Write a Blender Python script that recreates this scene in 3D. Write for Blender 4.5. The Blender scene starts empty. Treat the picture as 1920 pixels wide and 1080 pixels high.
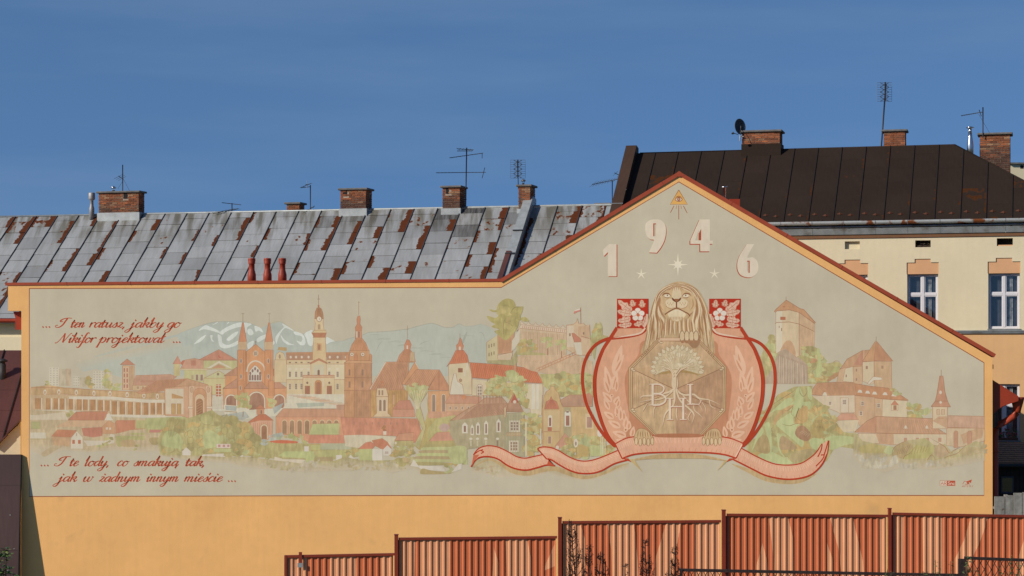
import bpy, math, random
from mathutils import Vector, Matrix
from mathutils.geometry import tessellate_polygon
rnd = random.Random(7)
R = math.radians
SC = bpy.context.scene
COL = SC.collection
# ---------------------------------------------------------------- camera, sky, sun, exposure
F = 3700.0          # focal length in photo pixels
HY = 660.0          # horizon row
CZ = 10.0           # eye height above the yard
cam_d = bpy.data.cameras.new('camera'); cam = bpy.data.objects.new('camera', cam_d); COL.objects.link(cam)
cam_d.sensor_width = 36.0; cam_d.lens = 36.0 * F / 1920.0
cam_d.shift_y = (HY - 540.0) / 1920.0
cam_d.clip_start = 0.5; cam_d.clip_end = 6000
cam.location = (0, 0, CZ); cam.rotation_euler = (R(90), 0, 0)
SC.camera = cam
SUN_AZ, SUN_EL = 60.0, 28.0     # azimuth left of straight behind the camera
W = bpy.data.worlds.new('World'); SC.world = W; W.use_nodes = True
nt = W.node_tree; nt.nodes.clear()
out = nt.nodes.new('ShaderNodeOutputWorld'); bg = nt.nodes.new('ShaderNodeBackground')
sky = nt.nodes.new('ShaderNodeTexSky'); sky.sky_type = 'NISHITA'; sky.sun_disc = False
sky.sun_elevation = R(SUN_EL); sky.sun_rotation = R(180 + SUN_AZ)
sky.air_density = 1.0; sky.dust_density = 0.25; sky.ozone_density = 2.2; sky.altitude = 600
tc = nt.nodes.new('ShaderNodeTexCoord')
# the photograph's sky is a deep clear blue right down to the roofs: look a little higher into the same sky
add = nt.nodes.new('ShaderNodeVectorMath'); add.operation = 'ADD'; add.inputs[1].default_value = (0, 0, 0.34)
nrm = nt.nodes.new('ShaderNodeVectorMath'); nrm.operation = 'NORMALIZE'
nt.links.new(tc.outputs['Generated'], add.inputs[0]); nt.links.new(add.outputs[0], nrm.inputs[0]); nt.links.new(nrm.outputs[0], sky.inputs[0])
# thin high cirrus veil
mp = nt.nodes.new('ShaderNodeMapping'); mp.inputs['Scale'].default_value = (2.2, 2.2, 16); mp.inputs['Rotation'].default_value = (0, R(-6), 0)
nz = nt.nodes.new('ShaderNodeTexNoise'); nz.inputs['Scale'].default_value = 1.7; nz.inputs['Detail'].default_value = 7; nz.inputs['Roughness'].default_value = 0.55
rp = nt.nodes.new('ShaderNodeMapRange'); rp.inputs[1].default_value = 0.42; rp.inputs[2].default_value = 0.8; rp.inputs[4].default_value = 0.12
mx = nt.nodes.new('ShaderNodeMix'); mx.data_type = 'RGBA'; mx.inputs[7].default_value = (3.6, 4.5, 5.2, 1)
gain = nt.nodes.new('ShaderNodeMix'); gain.data_type = 'RGBA'; gain.blend_type = 'MULTIPLY'; gain.inputs[0].default_value = 1; gain.inputs[7].default_value = (0.76, 0.97, 1.11, 1)
nt.links.new(tc.outputs['Generated'], mp.inputs[0]); nt.links.new(mp.outputs[0], nz.inputs[0]); nt.links.new(nz.outputs[0], rp.inputs[0])
nt.links.new(rp.outputs[0], mx.inputs[0]); nt.links.new(sky.outputs[0], gain.inputs[6]); nt.links.new(gain.outputs[2], mx.inputs[6])
nt.links.new(mx.outputs[2], bg.inputs[0]); bg.inputs[1].default_value = 0.115
nt.links.new(bg.outputs[0], out.inputs[0])
sd = bpy.data.lights.new('sun', 'SUN'); sun = bpy.data.objects.new('sun', sd); COL.objects.link(sun)
sd.energy = 4.8; sd.angle = R(0.5); sd.color = (1.0, 0.89, 0.74)
a, e = R(SUN_AZ), R(SUN_EL)
to_sun = Vector((-math.sin(a) * math.cos(e), -math.cos(a) * math.cos(e), math.sin(e)))
sun.rotation_euler = to_sun.to_track_quat('Z', 'Y').to_euler(); sun.location = (-20, -20, 40)
SC.view_settings.view_transform = 'Standard'; SC.view_settings.look = 'None'
SC.view_settings.gamma = 1; SC.view_settings.exposure = 0.0; SC.view_settings.use_curve_mapping = False
SC.cycles.max_bounces = 6
SC.render.filter_size = 1.3

# ---------------------------------------------------------------- colour + material helpers
def lin(c):
    r = []
    for v in c[:3]:
        v /= 255.0
        r.append(v / 12.92 if v <= 0.04045 else ((v + 0.055) / 1.055) ** 2.4)
    return r
KL = (1.0, 1.0, 1.0)       # lit wall: display value = albedo * KL
def alb(c, k=None):         # real base colour of a thing that shows as c (sRGB) in full sun on the south wall
    k = k or KL
    return tuple(min(0.95, v / q) for v, q in zip(lin(c), k))
KL = (0.78, 0.762, 0.757)
KR = tuple(v * 1.42 for v in KL)   # walls turned 15 degrees towards the sun

def mat(name, col, rough=0.8, metal=0.0, noise=0.12, nscale=3.0, bump=0.0, bscale=40.0, spec=0.3, streak=0.0, dirt=None, attr=None, wave=None):
    m = bpy.data.materials.new(name); m.use_nodes = True
    t = m.node_tree; b = t.nodes['Principled BSDF']
    b.inputs['Roughness'].default_value = rough; b.inputs['Metallic'].default_value = metal
    b.inputs['Specular IOR Level'].default_value = spec
    g = t.nodes.new('ShaderNodeNewGeometry')
    N = lambda k: t.nodes.new(k)
    if attr:
        src = N('ShaderNodeAttribute'); src.attribute_name = attr; cur = src.outputs['Color']
    else:
        src = N('ShaderNodeRGB'); src.outputs[0].default_value = (*col[:3], 1); cur = src.outputs[0]
    def noisen(scale, detail=5, vec=None, stretch=None):
        n = N('ShaderNodeTexNoise'); n.inputs['Scale'].default_value = scale; n.inputs['Detail'].default_value = detail
        if stretch:
            mpn = N('ShaderNodeMapping'); mpn.inputs['Scale'].default_value = stretch
            t.links.new(g.outputs['Position'], mpn.inputs[0]); t.links.new(mpn.outputs[0], n.inputs['Vector'])
        else: t.links.new(g.outputs['Position'], n.inputs['Vector'])
        return n.outputs[0]
    def mulv(cur, fac, lo, hi):
        mr = N('ShaderNodeMapRange'); mr.inputs[1].default_value = 0.25; mr.inputs[2].default_value = 0.75
        mr.inputs[3].default_value = lo; mr.inputs[4].default_value = hi
        t.links.new(fac, mr.inputs[0])
        v = N('ShaderNodeVectorMath'); v.operation = 'SCALE'
        t.links.new(cur, v.inputs[0]); t.links.new(mr.outputs[0], v.inputs['Scale'])
        return v.outputs[0]
    if noise: cur = mulv(cur, noisen(nscale), 1 - noise, 1 + noise)
    if noise: cur = mulv(cur, noisen(nscale * 9, 3), 1 - noise * .4, 1 + noise * .4)
    if streak: cur = mulv(cur, noisen(2.5, 4, stretch=(3, 3, 0.25)), 1 - streak, 1 + streak * .5)
    if dirt:
        mxn = N('ShaderNodeMix'); mxn.data_type = 'RGBA'; mxn.inputs[7].default_value = (*dirt[0], 1)
        mr = N('ShaderNodeMapRange'); mr.inputs[1].default_value = dirt[1]; mr.inputs[2].default_value = dirt[1] + dirt[2]
        t.links.new(noisen(dirt[3], 8), mr.inputs[0]); t.links.new(mr.outputs[0], mxn.inputs[0]); t.links.new(cur, mxn.inputs[6]); cur = mxn.outputs[2]
    t.links.new(cur, b.inputs['Base Color'])
    if bump:
        bp = N('ShaderNodeBump'); bp.inputs['Strength'].default_value = bump; bp.inputs['Distance'].default_value = 0.02
        t.links.new(noisen(bscale, 4), bp.inputs['Height']); t.links.new(bp.outputs[0], b.inputs['Normal'])
    return m

# ---------------------------------------------------------------- mesh helpers
class MB:
    def __init__(s): s.v = []; s.f = []; s.c = []; s.smooth = []
    def add(s, vs, fs, col=None, smooth=False):
        o = len(s.v); s.v += [tuple(p) for p in vs]; s.f += [[o + i for i in q] for q in fs]
        s.c += [tuple(col) if col else (1, 1, 1)] * len(vs); s.smooth += [smooth] * len(fs); return s
    def box(s, x0, x1, y0, y1, z0, z1, col=None):
        return s.add([(x0,y0,z0),(x1,y0,z0),(x1,y1,z0),(x0,y1,z0),(x0,y0,z1),(x1,y0,z1),(x1,y1,z1),(x0,y1,z1)],
                     [(0,3,2,1),(4,5,6,7),(0,1,5,4),(1,2,6,5),(2,3,7,6),(3,0,4,7)], col)
    def prism(s, pts, axis, a0, a1, col=None):   # pts polygon in the two other axes, in order (x,z) for axis y, (y,z) for x, (x,y) for z
        def mk(p, a): return {'y': (p[0], a, p[1]), 'x': (a, p[0], p[1]), 'z': (p[0], p[1], a)}[axis]
        n = len(pts); vs = [mk(p, a0) for p in pts] + [mk(p, a1) for p in pts]
        tris = tessellate_polygon([[Vector((p[0], p[1], 0)) for p in pts]])
        fs = [tuple(q) for q in tris] + [tuple(i + n for i in reversed(q)) for q in tris]
        fs += [(i, (i + 1) % n, (i + 1) % n + n, i + n) for i in range(n)]
        return s.add(vs, fs, col)
    def tube(s, path, r, n=8, col=None, cap=True):
        path = [Vector(p) for p in path]; rs = r if isinstance(r, (list, tuple)) else [r] * len(path)
        vs = []; up = Vector((0.13, 0.21, 1)).normalized()
        for i, p in enumerate(path):
            d = (path[min(i + 1, len(path) - 1)] - path[max(i - 1, 0)]).normalized()
            ref = up if abs(d.dot(up)) < 0.95 else Vector((1, 0, 0))
            x = d.cross(ref).normalized(); y = d.cross(x)
            for k in range(n):
                t = 2 * math.pi * k / n; vs.append(p + (x * math.cos(t) + y * math.sin(t)) * rs[i])
        fs = []
        for i in range(len(path) - 1):
            for k in range(n): fs.append((i*n+k, i*n+(k+1)%n, (i+1)*n+(k+1)%n, (i+1)*n+k))
        if cap: fs += [tuple(range(n)), tuple(reversed([len(vs) - n + k for k in range(n)]))]
        return s.add(vs, fs, col, n > 5)
    def lathe(s, prof, cx, cy, cz, n=16, col=None):   # prof: (radius, height)
        vs = [(cx + r * math.cos(2*math.pi*k/n), cy + r * math.sin(2*math.pi*k/n), cz + h) for r, h in prof for k in range(n)]
        fs = [(i*n+k, i*n+(k+1)%n, (i+1)*n+(k+1)%n, (i+1)*n+k) for i in range(len(prof)-1) for k in range(n)]
        fs += [tuple(reversed(range(n))), tuple(len(vs)-n+k for k in range(n))]
        return s.add(vs, fs, col, True)
    def mesh(s, name, material=None):
        me = bpy.data.meshes.new(name); me.from_pydata(s.v, [], s.f); me.update()
        at = me.color_attributes.new('Col', 'FLOAT_COLOR', 'POINT')
        at.data.foreach_set('color', [q for c in s.c for q in (*c[:3], c[3] if len(c) > 3 else 1.0)])
        if any(s.smooth): me.polygons.foreach_set('use_smooth', s.smooth)
        if material: me.materials.append(material)
        return me
    def build(s, name, material, parent=None, loc=(0,0,0), rot=(0,0,0)):
        return link(name, s.mesh(name, material), parent, loc, rot)
def link(name, data, parent=None, loc=(0,0,0), rot=(0,0,0)):
    o = bpy.data.objects.new(name, data); COL.objects.link(o); o.parent = parent; o.location = loc; o.rotation_euler = rot; o.color = (0, 0, 0, 1)
    return o
def tag(o, label=None, cat=None, group=None, kind=None):
    if label: o['label'] = label
    if cat: o['category'] = cat
    if group: o['group'] = group
    if kind: o['kind'] = kind
    return o
def thing(name, label, cat, loc=(0,0,0), rz=0.0, group=None):
    return tag(link(name, None, None, loc, (0, 0, rz)), label, cat, group)
def bevel(o, w=0.01, seg=1):
    m = o.modifiers.new('bevel', 'BEVEL'); m.width = w; m.segments = seg; m.limit_method = 'ANGLE'; return o
def P(px, py, Y): return Vector(((px - 960) * Y / F, Y, CZ + (HY - py) * Y / F))
def X(px, Y): return (px - 960) * Y / F
def Z(py, Y): return CZ + (HY - py) * Y / F
# ================================================================ SETTING
m_ground = mat('ground_grass', (0.07, 0.08, 0.035), 0.95, nscale=0.6, noise=.35, bump=.6, bscale=9)
def ground_z(x, y):
    pts = [(-60, -0.5), (0, -1.6), (12, -2.4), (24, -4.2), (30, -5.0), (40, -6.4), (55, -9.6), (60, -10), (4000, -10)]
    if y <= -60: return CZ - 0.5
    for (a0, b0), (a1, b1) in zip(pts, pts[1:]):
        if y <= a1: h = b0 + (b1 - b0) * (y - a0) / (a1 - a0); break
    else: h = -10
    if 10 < y < 58: h += 0.09 * max(-4, min(8, x)) * min(1, (y - 10) / 10, (58 - y) / 10)
    return CZ + h
mb = MB(); ys = [-2500, -60, -20, 0, 6, 12, 18, 24, 27, 30, 33, 36, 40, 46, 55, 58, 60, 70, 90, 150, 400, 1200, 3500]
xs = [-3000, -600, -100, -40, -20, -12, -8, -4, 0, 4, 8, 12, 20, 40, 100, 600, 3000]
mb.add([(x, y, ground_z(x, y)) for y in ys for x in xs],
       [(j*len(xs)+i, j*len(xs)+i+1, (j+1)*len(xs)+i+1, (j+1)*len(xs)+i) for j in range(len(ys)-1) for i in range(len(xs)-1)])
tag(mb.build('ground', m_ground), kind='structure')

# ---------------------------------------------------------------- materials
def paintmat(name, rough=0.9):
    """matt mural paint on rendered wall: colour from the print, broken up by brushwork and plaster grain"""
    m = bpy.data.materials.new(name); m.use_nodes = True
    t = m.node_tree; b = t.nodes['Principled BSDF']; b.inputs['Roughness'].default_value = rough; b.inputs['Specular IOR Level'].default_value = 0.15
    N = lambda k: t.nodes.new(k); L = t.links.new
    at = N('ShaderNodeAttribute'); at.attribute_name = 'Col'; g = N('ShaderNodeNewGeometry')
    cur = at.outputs['Color']
    def layer(cur, scale, stretch, rot, lo, hi, detail, byalpha):
        mpn = N('ShaderNodeMapping'); mpn.inputs['Scale'].default_value = stretch; mpn.inputs['Rotation'].default_value = rot
        n = N('ShaderNodeTexNoise'); n.inputs['Scale'].default_value = scale; n.inputs['Detail'].default_value = detail
        L(g.outputs['Position'], mpn.inputs[0]); L(mpn.outputs[0], n.inputs['Vector'])
        mr = N('ShaderNodeMapRange'); mr.inputs[1].default_value = 0.3; mr.inputs[2].default_value = 0.7; mr.inputs[3].default_value = lo; mr.inputs[4].default_value = hi
        L(n.outputs[0], mr.inputs[0]); f = mr.outputs[0]
        if byalpha:   # stronger mottling where the paint is a loose wash
            s = N('ShaderNodeMath'); s.operation = 'SUBTRACT'; s.inputs[1].default_value = 1.0; L(f, s.inputs[0])
            k = N('ShaderNodeMath'); k.operation = 'MULTIPLY'; L(s.outputs[0], k.inputs[0]); L(at.outputs['Alpha'], k.inputs[1])
            p = N('ShaderNodeMath'); p.operation = 'ADD'; p.inputs[1].default_value = 1.0; L(k.outputs[0], p.inputs[0]); f = p.outputs[0]
        v = N('ShaderNodeVectorMath'); v.operation = 'SCALE'; L(cur, v.inputs[0]); L(f, v.inputs['Scale'])
        return v.outputs[0]
    cur = layer(cur, 0.55, (1, 1, 1), (0, 0, 0), .95, 1.045, 4, False)
    cur = layer(cur, 2.4, (1, 1, 1), (0, R(12), 0), .98, 1.02, 6, False)
    cur = layer(cur, 5, (1, 1, .6), (0, 0, 0), .985, 1.015, 4, False)
    cur = layer(cur, 38, (1, 1, 1), (0, 0, 0), .985, 1.015, 2, False)
    cur = layer(cur, 6.5, (1.6, 1, .5), (0, R(35), 0), .80, 1.16, 4, True)
    cur = layer(cur, 2.1, (1, 1, 1.6), (0, R(-20), 0), .86, 1.10, 3, True)
    # faint vertical grime that runs down the render
    cur = layer(cur, 1.3, (3.2, 1, .12), (0, 0, 0), .99, 1.008, 5, False)
    L(cur, b.inputs['Base Color'])
    n = N('ShaderNodeTexNoise'); n.inputs['Scale'].default_value = 30; n.inputs['Detail'].default_value = 4; L(g.outputs['Position'], n.inputs['Vector'])
    bp = N('ShaderNodeBump'); bp.inputs['Strength'].default_value = .35; bp.inputs['Distance'].default_value = .006; L(n.outputs[0], bp.inputs['Height']); L(bp.outputs[0], b.inputs['Normal'])
    return m
M_PAINT = paintmat('mural_paint')
m_orange = mat('orange_render', alb((219, 167, 107)), .9, noise=.075, nscale=.4, bump=.3, bscale=28, streak=.035, spec=.15, dirt=((.40, .27, .14), .64, .5, 1.1))
m_copper = mat('red_coping_metal', alb((146, 66, 44)), .5, noise=.1, nscale=2)
m_redpipe = mat('red_painted_metal', alb((138, 52, 32)), .45, noise=.12, nscale=3)
m_cream = mat('cream_render', alb((212, 200, 171), KR), .9, noise=.05, nscale=.7, bump=.2, bscale=30, streak=.03, spec=.15)
m_peach = mat('peach_render', alb((212, 170, 124), KR), .9, noise=.05, nscale=.8, streak=.04, spec=.15)
m_lintel = mat('salmon_trim', alb((206, 160, 122), KR), .9, noise=.06, nscale=2, spec=.15)
m_white = mat('white_plastic_frame', (0.56, 0.56, 0.60), .4, noise=.02)
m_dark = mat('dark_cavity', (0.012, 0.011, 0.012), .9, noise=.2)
m_steel = mat('stainless_flue', (0.55, 0.56, 0.58), .28, 1.0, noise=.1, nscale=5)
m_oldsteel = mat('weathered_grey_pipe', (0.30, 0.30, 0.31), .6, .5, noise=.2, nscale=6)
m_iron = mat('dark_antenna_metal', (0.035, 0.035, 0.04), .6, .4, noise=.2, nscale=8)
m_alu = mat('dull_antenna_aluminium', (0.16, 0.17, 0.19), .5, .6, noise=.15, nscale=8)
m_cap = mat('concrete_chimney_cap', (0.13, 0.125, 0.12), .9, noise=.3, nscale=5, bump=.5, bscale=20)
m_brick = mat('chimney_brick', (1, 1, 1), .92, noise=.22, nscale=12, attr='Col', bump=.5, bscale=60, spec=.1)
m_mortar = mat('sooty_mortar', (0.30, 0.25, 0.20), .95, noise=.3, nscale=6, bump=.5, bscale=40)
m_flash = mat('zinc_flashing', (0.30, 0.33, 0.34), .5, .3, noise=.2, nscale=4)
m_zinc = mat('cornice_zinc', (0.22, 0.245, 0.255), .55, .2, noise=.22, nscale=3, dirt=((.10,.08,.06), .56, .2, 2.5))
m_gutter = mat('rusted_zinc_gutter', (0.42, 0.46, 0.48), .5, .2, noise=.12, nscale=3, dirt=((.23,.075,.025), .53, .06, 2.2))
m_brownshade = mat('brown_shade_band', alb((98, 68, 46)), .8, noise=.1)  # brown band below the cornice, the cornice's shade painted into its colour
m_glass = bpy.data.materials.new('window_glass'); m_glass.use_nodes = True
_t = m_glass.node_tree; _t.nodes.remove(_t.nodes['Principled BSDF'])
_tr = _t.nodes.new('ShaderNodeBsdfTransparent'); _tr.inputs[0].default_value = (.74, .76, .78, 1)
_gl = _t.nodes.new('ShaderNodeBsdfGlossy'); _gl.inputs['Roughness'].default_value = .03; _gl.inputs[0].default_value = (.80, .78, .74, 1)
_lw = _t.nodes.new('ShaderNodeLayerWeight'); _lw.inputs[0].default_value = .5; _fr = _t.nodes.new('ShaderNodeMapRange'); _fr.inputs[3].default_value = .10; _fr.inputs[4].default_value = .8; _t.links.new(_lw.outputs['Facing'], _fr.inputs[0]); _ms = _t.nodes.new('ShaderNodeMixShader')
_t.links.new(_fr.outputs[0], _ms.inputs[0]); _t.links.new(_tr.outputs[0], _ms.inputs[1]); _t.links.new(_gl.outputs[0], _ms.inputs[2]); _t.links.new(_ms.outputs[0], _t.nodes['Material Output'].inputs[0])
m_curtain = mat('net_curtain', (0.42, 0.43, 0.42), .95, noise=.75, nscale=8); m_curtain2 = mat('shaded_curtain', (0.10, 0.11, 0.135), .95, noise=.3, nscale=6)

def sheetmat(name, base, rust, light, blob_sc=5.0, metal=.25, rough=.5, spec=.4, ridge=None):
    """weathered roof sheet; object colour says where it has rusted: R right edge, G blotches, B left edge, A soot"""
    m = bpy.data.materials.new(name); m.use_nodes = True
    t = m.node_tree; b = t.nodes['Principled BSDF']; b.inputs['Metallic'].default_value = metal; b.inputs['Specular IOR Level'].default_value = spec
    N = lambda k: t.nodes.new(k); L = t.links.new
    oi = N('ShaderNodeObjectInfo'); tcn = N('ShaderNodeTexCoord'); g = N('ShaderNodeNewGeometry')
    sp = N('ShaderNodeSeparateXYZ'); L(tcn.outputs['Object'], sp.inputs[0])
    sc = N('ShaderNodeSeparateColor'); L(oi.outputs['Color'], sc.inputs[0])
    def M(op, a, b2=None, c=None, clamp=False):
        n = N('ShaderNodeMath'); n.operation = op; n.use_clamp = clamp
        for i, v in enumerate((a, b2, c)):
            if v is None: continue
            if isinstance(v, (int, float)): n.inputs[i].default_value = v
            else: L(v, n.inputs[i])
        return n.outputs[0]
    def noi(scale, detail=5, vec=None, st=None):
        n = N('ShaderNodeTexNoise'); n.inputs['Scale'].default_value = scale; n.inputs['Detail'].default_value = detail
        src = vec or g.outputs['Position']
        if st:
            mp_ = N('ShaderNodeMapping'); mp_.inputs['Scale'].default_value = st; L(src, mp_.inputs[0]); src = mp_.outputs[0]
        L(src, n.inputs['Vector']); return n.outputs[0]
    n1 = noi(3.2, 8); n2 = noi(13, 5); w = 0.86
    edge_n = M('ADD', M('MULTIPLY', M('SUBTRACT', n1, .5), .34), M('MULTIPLY', M('SUBTRACT', n2, .5), .20))
    xn = M('DIVIDE', sp.outputs[0], w)
    def step(v, lo, hi):
        r = N('ShaderNodeMapRange'); r.interpolation_type = 'SMOOTHSTEP'; r.inputs[1].default_value = lo; r.inputs[2].default_value = hi; L(v, r.inputs[0]); return r.outputs[0]
    right = step(M('SUBTRACT', M('ADD', xn, edge_n), M('SUBTRACT', 1.03, M('MULTIPLY', sc.outputs[0], .27))), -.01, .02)
    right = M('MULTIPLY', right, step(sc.outputs[0], 0.01, .05))
    left = step(M('SUBTRACT', M('ADD', M('MULTIPLY', sc.outputs[2], .25), edge_n), M('ADD', xn, .03)), -.01, .02)
    left = M('MULTIPLY', left, step(sc.outputs[2], 0.01, .05))
    bl = noi(2.9, 6, st=(1.3, 1.3, .7)); blob = step(M('SUBTRACT', M('ADD', bl, M('MULTIPLY', n2, .12)), M('SUBTRACT', .86, M('MULTIPLY', sc.outputs[1], .28))), 0, .05)
    blob = M('MULTIPLY', blob, step(sc.outputs[1], 0.01, .05))
    rustf = M('MAXIMUM', M('MAXIMUM', right, left), blob, clamp=True)
    # base colour: per sheet tone, down-slope streaks
    tone = M('MULTIPLY_ADD', oi.outputs['Random'], .12, .94)
    st = noi(5, 5, vec=tcn.outputs['Object'], st=(2.6, .35, 1))
    add_ = M('MULTIPLY_ADD', M('SUBTRACT', st, .5), .45, 1)
    tone = M('MULTIPLY', tone, add_)
    big = M('MULTIPLY_ADD', M('SUBTRACT', noi(.5, 4), .5), .55, 1); tone = M('MULTIPLY', tone, big)
    cb = N('ShaderNodeRGB'); cb.outputs[0].default_value = (*base, 1)
    v = N('ShaderNodeVectorMath'); v.operation = 'SCALE'; L(cb.outputs[0], v.inputs[0]); L(tone, v.inputs['Scale'])
    # olive grime that gathers under the ridge and runs down
    if ridge:
        sg = N('ShaderNodeSeparateXYZ'); L(g.outputs['Position'], sg.inputs[0]); rz_ = step(sg.outputs[2], ridge[0], ridge[1])
        run = step(noi(1.0, 6, st=(3.4, .5, .5)), .40, .66)
        gm = N('ShaderNodeMix'); gm.data_type = 'RGBA'; gm.inputs[7].default_value = (.125, .115, .085, 1)
        L(M('MULTIPLY', M('MULTIPLY_ADD', rz_, .75, .16), run), gm.inputs[0]); L(v.outputs[0], gm.inputs[6]); vbase = gm.outputs[2]
    else: vbase = v.outputs[0]
    # soot
    sm = N('ShaderNodeMix'); sm.data_type = 'RGBA'; sm.inputs[7].default_value = (.035, .033, .032, 1)
    soot = M('MULTIPLY', M('SUBTRACT', 1.0, oi.outputs['Alpha']), M('MULTIPLY_ADD', st, 1.5, .05), clamp=True)
    L(soot, sm.inputs[0]); L(vbase, sm.inputs[6])
    # light rust run-off stain under rust
    stn = N('ShaderNodeMix'); stn.data_type = 'RGBA'; stn.inputs[7].default_value = (*light, 1)
    halo = step(M('SUBTRACT', M('ADD', bl, M('MULTIPLY', n2, .15)), M('SUBTRACT', .82, M('MULTIPLY', sc.outputs[1], .29))), 0, .16)
    L(M('MULTIPLY', M('MULTIPLY', halo, .65), step(sc.outputs[1], 0.01, .05)), stn.inputs[0]); L(sm.outputs[2], stn.inputs[6])
    rm = N('ShaderNodeMix'); rm.data_type = 'RGBA'
    rr = N('ShaderNodeMix'); rr.data_type = 'RGBA'; rr.inputs[6].default_value = (*rust, 1); rr.inputs[7].default_value = (rust[0] * 2.2, rust[1] * 2.1, rust[2] * 1.6, 1); L(n2, rr.inputs[0])
    L(rustf, rm.inputs[0]); L(stn.outputs[2], rm.inputs[6]); L(rr.outputs[2], rm.inputs[7])
    L(rm.outputs[2], b.inputs['Base Color'])
    L(M('MULTIPLY_ADD', rustf, .35, rough), b.inputs['Roughness']); L(M('MULTIPLY_ADD', rustf, -.85 * spec, spec), b.inputs['Specular IOR Level'])
    L(M('MULTIPLY', M('SUBTRACT', 1, rustf), metal), b.inputs['Metallic'])
    bp = N('ShaderNodeBump'); bp.inputs['Strength'].default_value = .3; bp.inputs['Distance'].default_value = .012
    L(noi(2.2, 4, vec=tcn.outputs['Object']), bp.inputs['Height']); L(bp.outputs[0], b.inputs['Normal'])
    return m
m_sheet = sheetmat('galvanised_roof_sheet', (.315, .328, .332), (.052, .0165, .0085), (.27, .13, .045), ridge=(CZ + 4.0, CZ + 5.6))
m_brown_sheet = sheetmat('dark_brown_roof_sheet', (.024, .0155, .0115), (.035, .014, .007), (.05, .026, .016), metal=.0, rough=.75, spec=.12)
m_wallsheet = sheetmat('brown_parapet_sheet', (.050, .029, .020), (.08, .03, .014), (.05, .026, .016), metal=.0, rough=.7, spec=.15)
m_red_sheet = sheetmat('red_brown_roof_sheet', (.085, .032, .026), (.05, .02, .014), (.08, .04, .03), metal=.05, rough=.5)
m_seam = mat('roof_seam', (.045, .048, .055), .6, .2, noise=.3, nscale=4)
m_seam_brown = mat('dark_roof_seam', (.012, .010, .010), .6, noise=.2)

# ================================================================ MURAL HOUSE
DM = 62.0                                  # distance of the painted wall
def wx(px): return X(px, DM)
def wz(py): return Z(py, DM)
house = thing('mural_house', 'orange rendered house wall covered by the large painted town mural with lion emblem', 'building', (0, DM, 0))
# front wall (local coordinates: x as world, y = 0 at its face, z as world)
wall = MB()
wall.prism([(wx(40), 0), (wx(40), wz(583)), (wx(15), wz(583)), (wx(15), wz(531.5)), (wx(941), wz(526)), (wx(1273), wz(329)), (wx(1861), wz(671)), (wx(1861), 0)], 'y', 0, .45)
wall_o = wall.build('front_wall', m_orange, house)
back = MB()   # side and rear walls, built as one shell behind the front
back.box(wx(42), wx(42) + .4, .452, 5.2, 0, wz(560)); back.box(wx(1857) - .4, wx(1857), .452, 5.2, 0, wz(690))
back.prism([(wx(42), 0), (wx(1857), 0), (wx(1857), wz(700)), (wx(1273), wz(350)), (wx(945), wz(560)), (wx(42), wz(560))], 'y', 5.202, 5.6)
back.build('side_wall', m_orange, house)
rf = MB()
rf.prism([(wx(30), wz(545)), (wx(935), wz(545)), (wx(935), wz(540)), (wx(30), wz(540))], 'y', .5, 5.8)
rf.prism([(wx(935), wz(545)), (wx(1273), wz(342)), (wx(1870), wz(692)), (wx(1870), wz(684)), (wx(1273), wz(333)), (wx(935), wz(536))], 'y', .5, 5.8)
rf_o = rf.build('roof', m_copper, house)
# coping: folded red metal strips with a front lip, one per run
def coping(p0, p1, h=.135, over=.035, name='coping'):
    c = MB(); a0 = Vector((wx(p0[0]), wz(p0[1]))); a1 = Vector((wx(p1[0]), wz(p1[1]))); d = (a1 - a0).normalized(); n = Vector((-d.y, d.x))
    c.prism([tuple(a0), tuple(a1), tuple(a1 - n * h), tuple(a0 - n * h)], 'y', -over, .60)
    o = c.build(name, m_copper, house); bevel(o, .012)
    L_ = (a1 - a0).length; k_ = 1.9
    while k_ < L_ - .4:      # lapped joints every two metres or so
        q0 = a0 + d * k_; q1 = q0 + d * .035; j = MB(); e_ = n * .006
        j.prism([tuple(q0 + e_), tuple(q1 + e_), tuple(q1 - n * h), tuple(q0 - n * h)], 'y', -over - .006, .55); j.build('coping_joint', m_copper, o)
        k_ += 2.0
    return o
coping((10, 530), (940, 522.5), .09, .02); coping((937, 523.5), (1273.3, 321.5), .115); coping((1273.3, 321.5), (1867, 664), .115)
c = MB(); c.prism([(wx(1262), wz(329)), (wx(1273.3), wz(320.6)), (wx(1284.5), wz(329)), (wx(1273.3), wz(331.5))], 'y', -.04, .61); c.build('coping_apex', m_copper, house)
# right-hand eaves box, gutter hopper and downpipe
e = MB(); e.prism([(wx(1863), wz(712)), (wx(1912), wz(743)), (wx(1912), wz(752)), (wx(1882), wz(762)), (wx(1863), wz(777))], 'y', .16, .225)
e.prism([(wx(1863), wz(714)), (wx(1911), wz(744)), (wx(1911), wz(751)), (wx(1863), wz(772))], 'y', .23, 5.5)
e.build('eaves_box', m_redpipe, house)
hp = MB(); hp.lathe([(.10, 0), (.12, .1), (.21, .42), (.24, .5), (.22, .5)], wx(1914), .42, wz(775), 14)
hp.build('rain_hopper', m_redpipe, house)
dp = MB(); dp.tube([(wx(1914), .42, wz(768)), (wx(1912), .41, wz(775)), (wx(1905), .40, wz(783)), (wx(1880), .38, wz(797)), (wx(1873), .4, wz(806)), (wx(1871), .36, wz(820)), (wx(1871), .36, 2)], .105, 12)
dp.tube([(wx(1871), .36, wz(846)), (wx(1871), .36, wz(849))], .125, 12)
dp.build('downpipe', m_redpipe, house)
# left-hand eaves under the shoulder of the wall
e = MB(); e.prism([(wx(22), wz(584)), (wx(42), wz(584)), (wx(42), wz(620)), (wx(30), wz(612)), (wx(28), wz(603))], 'y', .2, 6)
e.box(wx(27), wx(41.5), .1, .19, wz(618), wz(601)); e.build('eaves_box', m_redpipe, house)
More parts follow.
